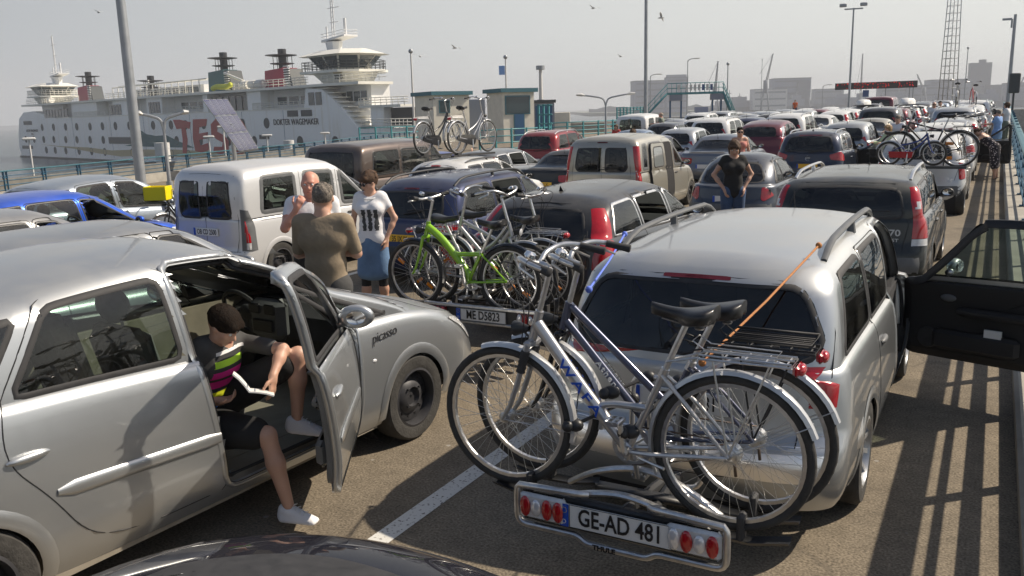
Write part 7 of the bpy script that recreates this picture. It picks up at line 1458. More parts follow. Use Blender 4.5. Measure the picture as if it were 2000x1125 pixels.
# LED display
rt = empty('message_display', gp(1708, 118), head_of(1708)-.15); tag(rt, 'wide red LED message display on two thin posts above the cars', 'display'); H = zz(1708, 171, 118); m = MB(); m.box((0, 0, H), (9.5, .35, .82), bev=.03); m.build('display_box', 'ferry_black', rt, smooth=False)
mat('led', (.3, .0, .0), .5, emit=(1, .02, .02), estr=.9); m = MB(); rs = np.random.RandomState(3)
for row in (.2, -.18):
    x = -4.5
    while x < 4.4:
        if rs.rand() < .72:
            for q in range(rs.randint(1, 3)): m.box((x+.09*q, -.19, H+row+rs.choice((-.1, 0, .1))), (.045, .02, .06+.12*rs.rand()))
        x += .3
m.build('led_lettering', 'led', rt, smooth=False)
for x in (1.2, 3.9, 4.3): m = MB(); m.cyl((x, .1, 0), (x, .1, H), .07, 6); m.build('post', 'galv', rt)
p = gp(1690, 116); m = MB(); m.box((0, 0, zz(1690, 185, 116)), (.7, .08, .8)); rt = empty('parking_sign', p, head_of(1690)); tag(rt, 'square blue traffic sign hanging below the red display', 'sign'); m.build('sign_plate', 'ship_blue', rt, smooth=False); m = MB(); m.cyl((0, .06, 0), (0, .06, 3), .04, 6); m.build('post', 'galv', rt)
p = gp(1243, 60); rt = empty('notice_sign', p, head_of(1243)); tag(rt, 'upright blue and white notice sign left of the tall pole', 'sign'); m = MB(); m.box((0, 0, 1.6), (.34, .06, 1.1)); m.build('sign_plate', 'far_white', rt, smooth=False); m = MB(); [m.box((0, -.035, 1.2+.18*k), (.26, .01, .09)) for k in range(5)]; m.build('sign_stripes', 'ship_blue', rt, smooth=False); m = MB(); m.cyl((0, .04, 0), (0, .04, 1.2), .03, 6); m.build('post', 'galv', rt)
# lattice tower
rt = empty('lattice_tower', gp(1850, 130), head_of(1850)+.3); tag(rt, 'tall galvanised steel lattice tower rising out of the picture', 'lattice tower'); m = MB(); H = 20; s_ = .92
def leg(k, z): t = z/H; w_ = s_*(1-t*.42); return np.array(((-w_, w_, w_, -w_)[k], (-w_, -w_, w_, w_)[k], z))
for k in range(4): m.tube([leg(k, 0), leg(k, H)], .06, 5)
for i, z in enumerate(np.arange(0, H, .95)):
    for k in range(4):
        m.tube([leg(k, z), leg((k+1) % 4, z)], .028, 4)
m.tube([(0, 0, 0), (0, 0, H)], .05, 4)
for i, z in enumerate(np.arange(0, H, .5)): m.tube([(-.25, 0, z), (.25, 0, z+.25)], .02, 3)
m.build('lattice', 'galv', rt, sharp=False)
# solar panel frame behind the fence
S0, S1 = gp(462, 50), gp(498, 50); rt = empty('solar_array'); tag(rt, 'big tilted solar panel array in front of the ferry lettering', 'solar panel'); D = 50
q = [gp(462, D, zz(462, 292, D)), gp(500, D, zz(500, 287, D)), gp(447, D+3.5, zz(447, 196, D+3.5)), gp(399, D+3.5, zz(399, 197, D+3.5))]
e1 = q[1]-q[0]; e2 = q[3]-q[0]; nn = np.cross(e1, e2); nn /= np.linalg.norm(nn); m = MB(); m.prism([q[0], q[1], q[2], q[3]], nn*-.08); m.build('panel_back', 'galv', rt, smooth=False)
fr = nn*.03
for i in range(4):
    for j in range(3):
        a, b, c_, d_ = i/4+.012, (i+1)/4-.012, j/3+.012, (j+1)/3-.012; top_ = lambda u, v: (q[0]*(1-u)+q[1]*u)*(1-v)+(q[3]*(1-u)+q[2]*u)*v
        m = MB(); m.prism([top_(a, c_)+fr*.1, top_(b, c_)+fr*.1, top_(b, d_)+fr*.1, top_(a, d_)+fr*.1], fr); mo = m.build('solar_module', 'solar_blue', rt, smooth=False); m = MB(); [m.tube([top_(a+(b-a)*g_/3, c_)+fr*1.12, top_(a+(b-a)*g_/3, d_)+fr*1.12], .012, 3) for g_ in range(4)]; [m.tube([top_(a, c_+(d_-c_)*g_/6)+fr*1.12, top_(b, c_+(d_-c_)*g_/6)+fr*1.12], .012, 3) for g_ in range(7)]; m.build('cell_grid', 'far_white', mo, sharp=False)
m = MB(); mid = sum(q)/4; m.cyl(mid*(1, 1, 0)+np.array((0, 0, -7)), mid, .12, 8); m.build('support_post', 'galv', rt)
for px, D, py0, w_, lb in ((311, 66, 274, .5, 'grey white mooring cylinder below the ferry, left of the solar panel'), (560, 74, 271, .42, 'short white mooring cylinder in front of the ferry bow')):
    m = MB(); zt = zz(px, py0, D); m.cyl((0, 0, -7.5), (0, 0, zt-.4), w_, 20); m.cyl((0, 0, zt-.4), (0, 0, zt), w_*1.02, 20); o = m.build('mooring_pile', 'far_white'); o.location = gp(px, D); tag(o, lb, 'mooring pile')
# ------------------------------------------------------------ far shore, ships, cranes
m = MB(); P = [gp(px, D) for px, D in ((1150, 1250), (1300, 1150), (1500, 1200), (1700, 1150), (1900, 1180), (2150, 1200), (2150, 2600), (1100, 2600))]; V = [(p[0], p[1], -7.6) for p in P]+[(p[0], p[1], -3) for p in P]; m.add(V, [tuple(range(8, 16))]+[(i, (i+1) % 8, 8+(i+1) % 8, 8+i) for i in range(8)]); tag(m.build('far_shore', 'far_land', smooth=False), kind='structure')
m = MB(); rs = np.random.RandomState(11); px = 1150
pts = []
while px < 2120: pts.append((px, 1400, rs.rand()*6+2)); px += 14
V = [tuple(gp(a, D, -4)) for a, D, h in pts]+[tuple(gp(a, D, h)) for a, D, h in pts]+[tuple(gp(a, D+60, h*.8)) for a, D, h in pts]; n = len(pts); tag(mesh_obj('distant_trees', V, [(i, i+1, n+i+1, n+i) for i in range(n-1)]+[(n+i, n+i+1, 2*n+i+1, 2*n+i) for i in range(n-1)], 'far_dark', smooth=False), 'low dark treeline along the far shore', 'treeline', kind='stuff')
def block(px0, px1, D, pyt, mt, label, steps=(), cat='building'):
    pm = (px0+px1)/2; w_ = D*(px1-px0)/1675; H = zz(pm, pyt, D)+4; rt = empty('harbour_building', gp(pm, D, -4), head_of(pm)+.2); tag(rt, label, cat); m = MB(); m.box((0, 0, H/2), (w_, w_*.6, H)); m.build('wall', mt, rt, smooth=False)
    m = MB(); m.box((0, 0, H+.5), (w_*1.01, w_*.62, 1.0)); m.build('roof', 'far_dark', rt, smooth=False)
    m = MB(); rows = max(1, int(H/7)); 
    for r_ in range(rows): m.box((0, -w_*.3-.15, H*(r_+.6)/rows), (w_*.9, .3, H/rows*.25))
    m.build('window_band', 'far_dark', rt, smooth=False)
    for (fx, fw, fh) in steps: m = MB(); m.box((fx*w_, 0, H+1+fh/2), (fw*w_, w_*.3, fh)); m.build('roof_block', mt, rt, smooth=False)
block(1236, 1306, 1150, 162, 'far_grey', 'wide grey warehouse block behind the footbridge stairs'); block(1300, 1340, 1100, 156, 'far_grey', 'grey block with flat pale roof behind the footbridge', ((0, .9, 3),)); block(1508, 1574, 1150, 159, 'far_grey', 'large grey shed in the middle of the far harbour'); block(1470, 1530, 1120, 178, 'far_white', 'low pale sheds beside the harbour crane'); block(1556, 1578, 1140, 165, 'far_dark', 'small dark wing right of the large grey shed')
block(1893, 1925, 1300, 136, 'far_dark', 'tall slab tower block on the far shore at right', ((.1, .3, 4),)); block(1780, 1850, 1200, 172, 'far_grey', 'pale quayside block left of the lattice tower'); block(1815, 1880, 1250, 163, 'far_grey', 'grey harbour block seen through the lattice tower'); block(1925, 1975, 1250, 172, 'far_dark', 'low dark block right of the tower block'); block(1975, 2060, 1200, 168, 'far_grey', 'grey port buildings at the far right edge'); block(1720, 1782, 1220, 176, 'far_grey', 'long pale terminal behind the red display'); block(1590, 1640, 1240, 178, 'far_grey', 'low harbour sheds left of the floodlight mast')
rs = np.random.RandomState(4)
for k, (px, w_, h) in enumerate([(1430, 22, 178), (1452, 30, 184), (1560, 20, 182), (1650, 24, 180), (1690, 22, 182), (1760, 18, 178), (1860, 20, 160), (1940, 16, 176), (1990, 14, 160)]):
    rt = empty('warship' if k % 2 else 'cargo_ship', gp(px, 1130, -7.5), head_of(px)+.3); nth = ['beside the footbridge', 'left of the far crane', 'below the grey shed', 'left of the red display', 'under the red display', 'right of the red display', 'behind the lattice tower', 'beside the tower block', 'at the right edge'][k]; tag(rt, 'hazy grey ship moored far off '+nth, 'ship'); L_ = w_*1.6; m = MB()
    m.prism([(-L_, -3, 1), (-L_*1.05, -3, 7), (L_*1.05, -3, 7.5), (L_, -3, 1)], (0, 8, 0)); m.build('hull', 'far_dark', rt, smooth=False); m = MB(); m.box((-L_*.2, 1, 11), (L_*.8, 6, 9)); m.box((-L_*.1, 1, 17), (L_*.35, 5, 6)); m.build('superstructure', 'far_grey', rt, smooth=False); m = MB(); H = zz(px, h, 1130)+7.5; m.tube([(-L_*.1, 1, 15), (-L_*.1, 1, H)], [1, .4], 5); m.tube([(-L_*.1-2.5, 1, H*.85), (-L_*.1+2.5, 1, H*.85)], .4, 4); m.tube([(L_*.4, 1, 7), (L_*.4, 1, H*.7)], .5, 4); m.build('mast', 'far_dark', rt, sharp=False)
def crane(px, D, py, tilt, label, h2=.5):
    rt = empty('harbour_crane', gp(px, D, -5), head_of(px)); tag(rt, label, 'crane'); H = zz(px, py, D)+5; b = H*h2; m = MB()
    for x, y in ((-4, -4), (4, -4), (4, 4), (-4, 4)): m.tube([(x, y, 0), (x*.4, y*.4, b*.7)], .7, 4)
    m.tube([(0, 0, b*.6), (0, 0, b)], 2.2, 6); m.build('portal', 'far_dark', rt, sharp=False); m = MB()
    for dx in (-.8, .8): m.tube([(dx, 0, b*.85), (tilt+dx*.2, 0, H)], .45, 4)
    for k in range(12): t = k/12; z = b*.85+(H-b*.85)*t; m.tube([(-.8+tilt*t, 0, z), (.8+tilt*(t+.08), 0, z+(H-b)*.08)], .25, 3)
    m.tube([(tilt, 0, H), (-6, 0, b*1.2)], .2, 3); m.build('jib', 'far_dark', rt, sharp=False)
crane(1494, 900, 114, 6, 'slender harbour crane with raised jib in the centre', .55); crane(1680, 1100, 116, 0, 'thin lattice aerial tower behind the floodlight mast', .2); crane(1803, 1100, 152, -8, 'tilted dark crane left of the lattice tower', .6); crane(1396, 800, 126, 2, 'ship mast with crossed aerials above the footbridge', .5); crane(1868, 1150, 160, 8, 'small crane right of the lattice tower', .6); crane(1985, 1150, 158, 6, 'crane at the far right behind the signal', .6)
m = MB(); m.box((0, 0, 3.5), (15, 5, 7)); m.box((-2, 0, 8), (6, 3.5, 3)); o = m.build('tugboat', ['ship_blue'], smooth=False); o.location = gp(1378, 420, -7.5); o.rotation_euler.z = head_of(1378); o.rotation_euler.z += .1; tag(o, 'blue workboat lying behind the footbridge', 'boat')
m = MB(); m.box((0, 0, 0), (75, 4, 9.6)); o = m.build('sea_wall', 'concrete', smooth=False); o.location = gp(1660, 190, -4.6); o.rotation_euler.z = head_of(1660); tag(o, 'long low concrete sea wall beyond the last cars', 'sea wall')
def gull(px, py, D, s_, label):
    m = MB(); m.tube([(0, -.2, 0), (0, 0, .03), (0, .22, 0)], [.02, .07, .02], 6)
    for sx in (-1, 1): m.add([(0, .06, .03), (sx*.32, .08, .16), (sx*.68, -.04, .08), (sx*.30, -.07, .13), (0, -.08, .02)], [(0, 1, 2, 3, 4), (4, 3, 2, 1, 0)])
    o = m.build('gull', 'far_white', smooth=False); o.location = gp(px, D, zz(px, py, D)); o.rotation_euler = (0, .3*s_, head_of(px)+s_); tag(o, label, 'gull', None)
gull(1160, 28, 60, .6, 'pale gull gliding high left of the tall pole'); gull(1290, 47, 60, 1.4, 'dark looking gull flying right of the tall pole'); gull(218, 53, 70, .4, 'small gull beside the lighting mast'); gull(893, 100, 60, .8, 'gull flying above the harbour huts'); gull(826, 116, 60, .2, 'gull beside the white flag mast'); gull(1212, 116, 70, .5, 'faint gull flying low left of the tall pole')
# air
HAZE = .00045
m = MB(); m.box((0, 0, 0), (2, 2, 2)); hzb = m.build('haze', 'paint', smooth=False); hm = bpy.data.materials.new('haze_air'); hm.use_nodes = True; hm.node_tree.nodes.clear(); _v = hm.node_tree.nodes.new('ShaderNodeVolumePrincipled'); _ho = hm.node_tree.nodes.new('ShaderNodeOutputMaterial'); _v.inputs['Color'].default_value = (.93, .95, 1, 1); _v.inputs['Density'].default_value = HAZE; hm.node_tree.links.new(_v.outputs[0], _ho.inputs['Volume'])
hzb.data.materials.clear(); hzb.data.materials.append(hm); hzb.location = (-100, 1100, 35); hzb.scale = (1700, 1750, 46); tag(hzb, kind='stuff')
# ------------------------------------------------------------ cars, bikes and people in their places
CARS = []
def P(sp, x, y, label, rz=0, cat='car', group='cars queueing on the deck', **k):
    c = Car(dict(sp, **k)); CARS.append(c); z = zg(y+2, x); c.root.location = (x, y, z); c.root.rotation_euler = (R(1.2) if 24 < y < 58 else 0, 0, R(rz)); tag(c.root, label, cat, group); return c
def open_door(car, key, hy, ang, sd=1, trim='cabin_dark', rim='paint'):
    """swing a door about its front hinge, give it thickness, an inner panel and the body a jamb"""
    d = car.doors[key]; hx = car.hit((sd*2, hy, .7), (-sd, 0, 0)).x; a = R(ang)*sd; c, s_ = math.cos(a), math.sin(a)
    d.rotation_euler = (0, 0, a); d.location = (hx-(c*hx-s_*hy), hy-(s_*hx+c*hy), 0)
    P_ = resample(np.array(car.sp['doors'][key[0]]), 90); c0 = P_.mean(0); zb = lambda y: float(car.zb(y)); n = len(P_)
    T = np.roll(P_, -1, 0)-np.roll(P_, 1, 0); N = np.c_[T[:, 1], -T[:, 0]]; N /= np.linalg.norm(N, axis=1)[:, None]; N *= np.sign(np.mean(np.sum(N*(P_-c0), 1)))
    H = lambda q, off: car.hit((sd*2, q[0], q[1]), (-sd, 0, 0), off)
    # outer lip, edge, inner return: the painted rim of the leaf
    r0 = [tuple(H(q, .006)) for q in P_-N*.026]; r1 = [tuple(H(q, .006)) for q in P_]; r2 = [(v[0]-sd*.045, v[1], v[2]) for v in r1]; r3 = [(v[0]-sd*.05, q[0], q[1]) for v, q in zip(r1, P_-N*.055)]
    mesh_obj('door_rim', r0+r1+r2+r3, [(k*n+i, k*n+(i+1) % n, (k+1)*n+(i+1) % n, (k+1)*n+i) for k in range(3) for i in range(n)], rim, d, col=car.col)
    r3 = [(v[0]-sd*.052, q[0], q[1]) for v, q in zip(r1, P_-N*.03)]; r4 = [(v[0]-sd*.03, q[0], q[1]) for v, q in zip(r1, P_-N*.06)]
    if not (trim == 'cloth_black'): pass
    # trim panel below the window
    Q = np.array([(y, min(z, zb(y)-.015)) for y, z in P_-N*.045]); Q = resample(Q, 60); c1 = Q.mean(0); V = []; 
    for r_, dx in ((1.0, .045), (.985, .075), (.93, .085), (.6, .075), (.3, .07)): V += [(H((y, z), 0).x-sd*dx, y, z) for y, z in c1+(Q-c1)*r_]
    V.append((H(c1, 0).x-sd*.07, c1[0], c1[1])); mesh_obj('inner_panel', V, [(k*60+i, k*60+(i+1) % 60, (k+1)*60+(i+1) % 60, (k+1)*60+i) for k in range(4) for i in range(60)]+[(240+i, 240+(i+1) % 60, 300) for i in range(60)], trim, d)
    zc = zb(c1[0]); m = MB(); xx = H((c1[0], zc-.1), 0).x-sd*.10; m.box((xx, c1[0]-.1, zc-.23), (.06, .5, .07), bev=.025); m.build('arm_rest', trim, d)
    m = MB(); m.box((xx+sd*.0, c1[0], .47), (.07, .62, .16), bev=.03); m.build('door_pocket', trim, d); m = MB(); m.lathe([(.001, .0), (.075, .005), (.085, -.01)], c=(xx+sd*.01, c1[0]+.35, .46), axis=(-sd, 0, 0), n=16); m.build('speaker_grille', 'rubber', d)
    m = MB(); m.ell((xx+sd*.02, c1[0]+.22, zc-.14), (.012, .06, .03), 12, 6); m.build('inner_handle', 'grey_plastic', d)
    # body side: lip, jamb and weather strip
    q0 = [tuple(H(q, .001)) for q in P_+N*.034]; q0 += [tuple(H(q, .006)) for q in P_+N*.026]; q1 = [tuple(H(q, .006)) for q in P_+N*.003]; q2 = [(v[0]-sd*.05, v[1], v[2]) for v in q1]; q3 = [(v[0]-sd*.055, q[0], q[1]) for v, q in zip(q1, P_-N*.03)]; q4 = [(v[0]-sd*.11, q[0], q[1]) for v, q in zip(q1, P_-N*.035)]
    mesh_obj('door_jamb', q0+q1+q2+q3+q4, [(k*n+i, k*n+(i+1) % n, (k+1)*n+(i+1) % n, (k+1)*n+i) for k in range(5) for i in range(n)], 'paint', car.body, col=car.col)
    m = MB(); m.tube([(v[0]-sd*.058, q[0], q[1]) for v, q in zip(q1, P_-N*.03)], .014, 6, closed=True); m.build('door_seal', 'rubber', car.body, sharp=False)
    return d
mat('window_grey', (.22, .24, .24), .1, coat=1)
mat('trim_grey', (.2, .2, .19), .6, var=.1)
mat('cabin_black', (.014, .014, .016), .7, bump=.3, bscale=200)
def fit_text(car, body, size, m, p0, p1, d, parent, shear=0, sx=1, bold=0, off=.006):
    a, b = np.array(car.hit(p0, d)), np.array(car.hit(p1, d)); mid = (p0[0]+p1[0])/2, (p0[1]+p1[1])/2, (p0[2]+p1[2])/2; c = np.array(car.hit(mid, d)); u = np.array(car.hit((mid[0], mid[1], mid[2]+.06), d))-c
    X = nrm(b-a); Y = nrm(u-X*(u@X)); Z = np.cross(X, Y); Z = Z if Z@np.array(d) < 0 else -Z; txt('lettering', body, size, m, parent, tuple(c+Z*off), X=tuple(X), Y=tuple(Y), shear=shear, sx=sx, bold=bold, ext=.0008)
# --- nearest: dark saloon nose at the very bottom
c0_ = P(SEDAN, -1.60, -2.02, 'glossy dark navy car bonnet at the bottom edge, nearest to the camera', 0, hero=True, cell=.05, paintm='paint_clean', col=(.004, .005, .014, 0), crown=.075, zb=[(0, .92), (.2, .97), (.8, .96), (1.2, .94), (2.2, .92), (3.3, .9), (3.7, .87), (4.2, .79), (4.55, .62)], cf=.8, pf=2.2)
fo = P(FOCUS, -1.36, 4.1, 'silver estate car with roof rails, open passenger door and two bicycles on the back', 0)
open_door(fo, (1, 1), 3.40, 72, 1, 'cabin_black', 'dark_trim')
m = MB(); m.box((.72, 2.72, .56), (.02, .12, .07), rz=.0); m.build('papers', 'plate_white', fo.doors[(1, 1)], smooth=False)
xs = P(XSARA, -4.52, 1.36, 'silver people carrier with its front door open and a boy reading inside', -3)
open_door(xs, (1, 1), 2.86, 36, 1, 'trim_grey')
# side moulding, script and bits on the silver people carrier
for (ya, za, yb, zb_, par) in ((.84, .655, 1.74, .61, xs.doors[(0, 1)]), (1.83, .605, 2.74, .58, xs.doors[(1, 1)])):
    pts = [(2, y, np.interp(y, [ya, yb], [za, zb_])) for y in np.linspace(ya, yb, 12)]; Q = xs.proj(pts, (-1, 0, 0), .004); m = MB(); m.tube(Q, [.015]+[.036]*10+[.028], 10, flat=.35, up=(1, 0, 0)) ; m.build('side_moulding', 'paint', par, col=SILV)
fit_text(xs, 'picasso', .09, 'ink', (2, 3.0, .84), (2, 3.3, .855), (-1, 0, 0), xs.root, shear=.3, off=.005)
m = MB(); h_ = xs.hit((2, 3.02, .70), (-1, 0, 0)); m.ell(tuple(h_), (.008, .022, .013), 10, 6); m.build('side_indicator', 'white_lens', xs.root)
# centre console, inside
m = MB(); m.box((0, 2.93, .92), (.34, .12, .3), bev=.05); m.build('centre_console', 'grey_plastic', xs.root); m = MB()
for x in (-.075, .075): m.box((x, 2.862, 1.0), (.11, .02, .07), bev=.02)
m.box((0, 2.862, .88), (.2, .02, .09), bev=.01); m.build('console_vents', 'ink', xs.root)
# bicycle lying inside the boot of the people carrier
b = make_bike('black mountain bicycle stowed in the boot of the silver people carrier', 'bike_black', 'diamond', r=.3, wb=.95, rack=False, lamp=False, fender=None, bar='flat', spokes=24, detail=False, tw=.027, saddle_z=.75, bar_z=.85); put(b, -4.35, 2.15, .55, 100, 0, 0); b.scale = (.7, .7, .7)
vb = P(V70, -1.45, 10.2, 'black estate car with tall red rear lights and roof rails ahead of the bicycles car')
fit_text(vb, 'V70', .10, 'far_white', (.42, -1, .86), (.6, -1, .86), (0, 1, 0), vb.tail, sx=1.2, bold=.002, off=.012); fit_text(vb, '2.5T', .05, 'far_white', (.46, -1, .78), (.6, -1, .78), (0, 1, 0), vb.tail, sx=1.3, bold=.001, off=.012)
v5 = P(V50, -4.12, 7.6, 'dark grey estate car with shark fin aerial and red pillar lights, carrying four bicycles', wiper=None, plate='')
pg = P(P406, -7.05, 9.35, 'dark blue estate car with yellow plate behind the three talking people', zr=[(0, 1.34), (.4, 1.385), (1.2, 1.43), (2, 1.44), (2.7, 1.41), (3.3, 1.3)])
fit_text(pg, '406', .08, 'far_white', (.34, -1, .89), (.5, -1, .89), (0, 1, 0), pg.tail, bold=.001, off=.012)
kg = P(KANGOO, -10.2, 8.85, 'white small van with twin rear door windows behind the bald man', -1.5, cat='van')
s2 = P(S207, -9.98, 14.3, 'white estate car carrying two city bicycles on its roof')
k2 = P(KANGOO2, -7.25, 16.8, 'beige small van with its sliding side door open', 0, cat='van')
O_ = roundpoly([(2, 1.60, .40), (2, 2.16, .40), (2, 2.17, 1.05), (2, 2.12, 1.60), (2, 1.60, 1.60)], .06, 3); k2.pane('door_opening_shade', O_, (-1, 0, 0), 'cloth_black', k2.root, off=.006, rings=6, n=50); k2.strip('door_seal', O_, (-1, 0, 0), .03, 'rubber', k2.root, h=.012, n=50)  # black pane on the closed side paints the dark cabin behind the doorway
D_ = roundpoly([(2, .72, .40), (2, 1.58, .40), (2, 1.60, 1.05), (2, 1.56, 1.60), (2, .76, 1.60), (2, .70, 1.05)], .08, 3); sdoor = k2.pane('sliding_door', D_, (-1, 0, 0), 'paint', k2.root, off=.05, rings=8, n=60); sdoor.color = BEIGE; k2.strip('door_edge', D_, (-1, 0, 0), .02, 'rubber', sdoor, h=.05, base=.02, n=60)
W_ = roundpoly([(2, .84, 1.10), (2, 1.46, 1.10), (2, 1.42, 1.52), (2, .88, 1.52)], .07, 3); wd_ = k2.pane('window', W_, (-1, 0, 0), 'window_grey', sdoor, off=.054, rings=4, n=40); k2.strip('window_seal', W_, (-1, 0, 0), .03, 'rubber', wd_, h=.058, base=.05, n=40)
ka = P(KA, -4.12, 15.2, 'small rounded dark grey hatchback behind the woman in black')
gf = P(GOLF, -4.25, 23.4, 'dark blue estate car with silver roof rails and an open right door'); open_door(gf, (1, 1), 3.3, 62, 1, 'cabin_dark')
fit_text(gf, 'VW', .07, 'far_white', (-.05, -1, .86), (.05, -1, .86), (0, 1, 0), gf.tail, bold=.001, off=.012)
y_ = gf.hit((0, -1, .86), (0, 1, 0)).y; m = MB(); m.lathe([(.058, 0), (.066, .008), (.066, -.008)], c=(0, y_-.006, .86), axis=(0, -1, 0), n=24, closed=True); m.build('roundel', 'chrome', gf.tail)
t5 = P(T5, -13.35, 15.3, 'brown passenger van parked in front of the ferry bow', 0, cat='van')
x2 = P(MPV, -1.32, 19.3, 'white people carrier with a bicycle rack on its tailgate along the right railing', col=(.62, .62, .61, .4), cell=.06, near=True, bump=[(.34, .6, 0, 0, -1, 'grey_plastic')], lights=[('tail_light', [(.70, -1, 1.06), (.80, .3, 1.04), (.88, .3, .74), (.74, -1, .72)], (-.6, .8, 0), 'red_lens')])
bh = P(HATCH, -12.55, 6.3, 'bright blue hatchback between silver cars at the left edge', zr=[(0, 1.37), (.35, 1.43), (1.0, 1.47), (1.6, 1.48), (2.1, 1.44), (2.8, 1.33)])
r4 = P(HATCH, -7.15, 2.95, 'silver car right behind the nearest people carrier, only its long roof showing', L=4.45, col=SILV2, ax=(.8, 3.6), gh=(.12, .44, 3.42, 2.5), wins=[((.5, .66), (1.1, 1.12)), ((1.2, 1.2), (2.1, 2.05)), ((2.2, 2.15), (3.2, 2.7))], doors=[doorpoly(1.15, 1.17, 2.15, 2.1, .33, 1.42), doorpoly(2.15, 2.1, 3.32, 2.64, .33, 1.42)], zr=[(0, 1.30), (.35, 1.36), (1.0, 1.40), (1.8, 1.41), (2.5, 1.385), (3.2, 1.29)], openwin=[])
co = P(HATCH, -9.9, 3.95, 'silver grey hatchback with a person at the wheel beside the blue hatchback', col=(.34, .34, .34, .6), L=4.0)
mp = P(MPV, -14.5, 8.35, 'silver blue people carrier beside the quay fence behind the blue hatchback', col=(.36, .41, .47, .7), near=True, cell=.07)
P(V50, -15.9, 13.3, 'silver estate car with dark roof rails below the solar panel', col=SILV, cell=.08, hero=False, zr=[(0, 1.42), (.4, 1.47), (1.2, 1.52), (2, 1.53), (2.7, 1.5), (3.3, 1.38)], rails=(.5, 2.7, .06, 'grey_plastic'), openwin=[(2, 1)], fin=False)
P(SEDAN, -11.9, 11.0, 'dark saloon car between the white van and the brown van', col=(.04, .045, .055, .5), L=4.6, zr=[(.8, 1.24), (1.3, 1.37), (1.9, 1.41), (2.5, 1.39), (3.1, 1.28)])
P(SEDAN, -7.2, 24.2, 'grey coupe with dark boot right behind the beige van', col=(.16, .18, .22, .6), plate='', zr=[(.8, 1.22), (1.3, 1.33), (1.9, 1.38), (2.5, 1.35), (3.1, 1.25)])
P(V50, -12.9, 20.4, 'grey estate car with roof rails ahead of the brown van', col=(.20, .21, .22, .6), cell=.08, hero=False, fin=False)
P(SEDAN, -9.95, 19.4, 'black saloon with yellow number plate left of the beige van', col=BLACKP, platek='NL', plate='98 SJ LX')
P(SEDAN, -15.8, 21.2, 'royal blue saloon with an arm out of its window', col=(.02, .05, .32, .4), near=True)
rb = P(V50, -18.7, 23.2, 'white estate car with a silver roof box', col=WHITE, cell=.08, hero=False, fin=False)
P(SUV, -14.5, 27.6, 'bright red tall car in front of the teal railing', col=RED)
P(HATCH, -9.6, 24.8, 'dark blue hatchback half hidden left of the beige van', col=NAVY)
cars_near = True
PALET = [('silver', SILV), ('white', WHITE), ('grey', DGREY), ('dark blue', NAVY), ('pale blue', LBLUE), ('dark red', MAROON), ('champagne', CHAMP), ('black', BLACKP), ('green grey', GREEN), ('light grey', SILV2)]
P(GOLF, -1.32, 26.0, 'white estate car with its right door open beside the bending woman', col=WHITE); open_door(CARS[-1], (1, 1), 3.3, 58, 1, 'cabin_black', 'dark_trim')
ORD = ['first', 'second', 'third', 'fourth', 'fifth', 'sixth', 'seventh', 'eighth', 'ninth', 'tenth', 'eleventh', 'twelfth', 'thirteenth', 'fourteenth', 'fifteenth', 'sixteenth', 'seventeenth', 'eighteenth', 'nineteenth', 'twentieth', 'last but one', 'last', 'very last', 'hindmost']
KINDS = {'hatchback': dict(HATCH, near=False, cell=.1), 'estate car': dict(V50, near=False, cell=.1, hero=False), 'saloon': dict(SEDAN, near=False, cell=.1), 'tall car': dict(SUV, near=False, cell=.1), 'people carrier': dict(MPV, near=False, cell=.1), 'van': dict(T5, near=False, cell=.12), 'box van': dict(KANGOO, near=False, cell=.1)}
PROTO = {}
def far(kind, cname, x, y, label, sc=1.0, door=False):
    col = dict(PALET).get(cname) or cname
    if kind not in PROTO: c = Car(dict(KINDS[kind], antenna=KINDS[kind].get('antenna') or 1.6)); o = c.root; PROTO[kind] = o
    else: o = copy_tree(PROTO[kind])
    recolor(o, col); o.location = (x, y, zg(y+2, x)); o.rotation_euler = (R(1.2) if 24 < y < 58 else 0, 0, R(random.uniform(-1, 1))); o.scale = (sc, sc, sc); tag(o, label, 'van' if 'van' in kind else 'car', 'cars queueing on the deck'); return o
LANES = {1: (-1.3, 'lane along the right railing', 31.6, 118), 2: (-4.25, 'second lane from the railing', 28.9, 118), 3: (-7.15, 'third lane from the railing', 29.6, 116), 4: (-10.05, 'fourth lane from the railing', 29.8, 112), 5: (-13.0, 'fifth lane from the railing', 32.0, 104), 6: (-15.9, 'sixth lane from the railing', 41.0, 100), 7: (-18.9, 'seventh lane from the railing', 49, 100), 8: (-21.9, 'eighth lane from the railing', 60, 106), 9: (-24.9, 'ninth lane from the railing', 70, 108)}
FIX = {(1, 0): ('estate car', 'silver', 1), (1, 2): ('people carrier', 'white', 1), (1, 3): ('hatchback', 'dark red', 1), (2, 0): ('hatchback', 'light grey', 1), (3, 0): ('people carrier', 'dark red', 1.0), (2, 1): ('saloon', 'champagne', 1), (6, 0): ('box van', 'white', 1.05), (3, 7): ('van', 'dark red', 1.1), (4, 0): ('hatchback', 'silver', 1), (4, 1): ('tall car', 'white', 1), (3, 1): ('tall car', 'white', 1), (5, 0): ('saloon', 'pale blue', 1), (2, 2): ('tall car', 'grey', 1), (4, 2): ('hatchback', 'dark blue', 1), (5, 1): ('hatchback', 'grey', 1)}
rs = np.random.RandomState(21); FARC = {}
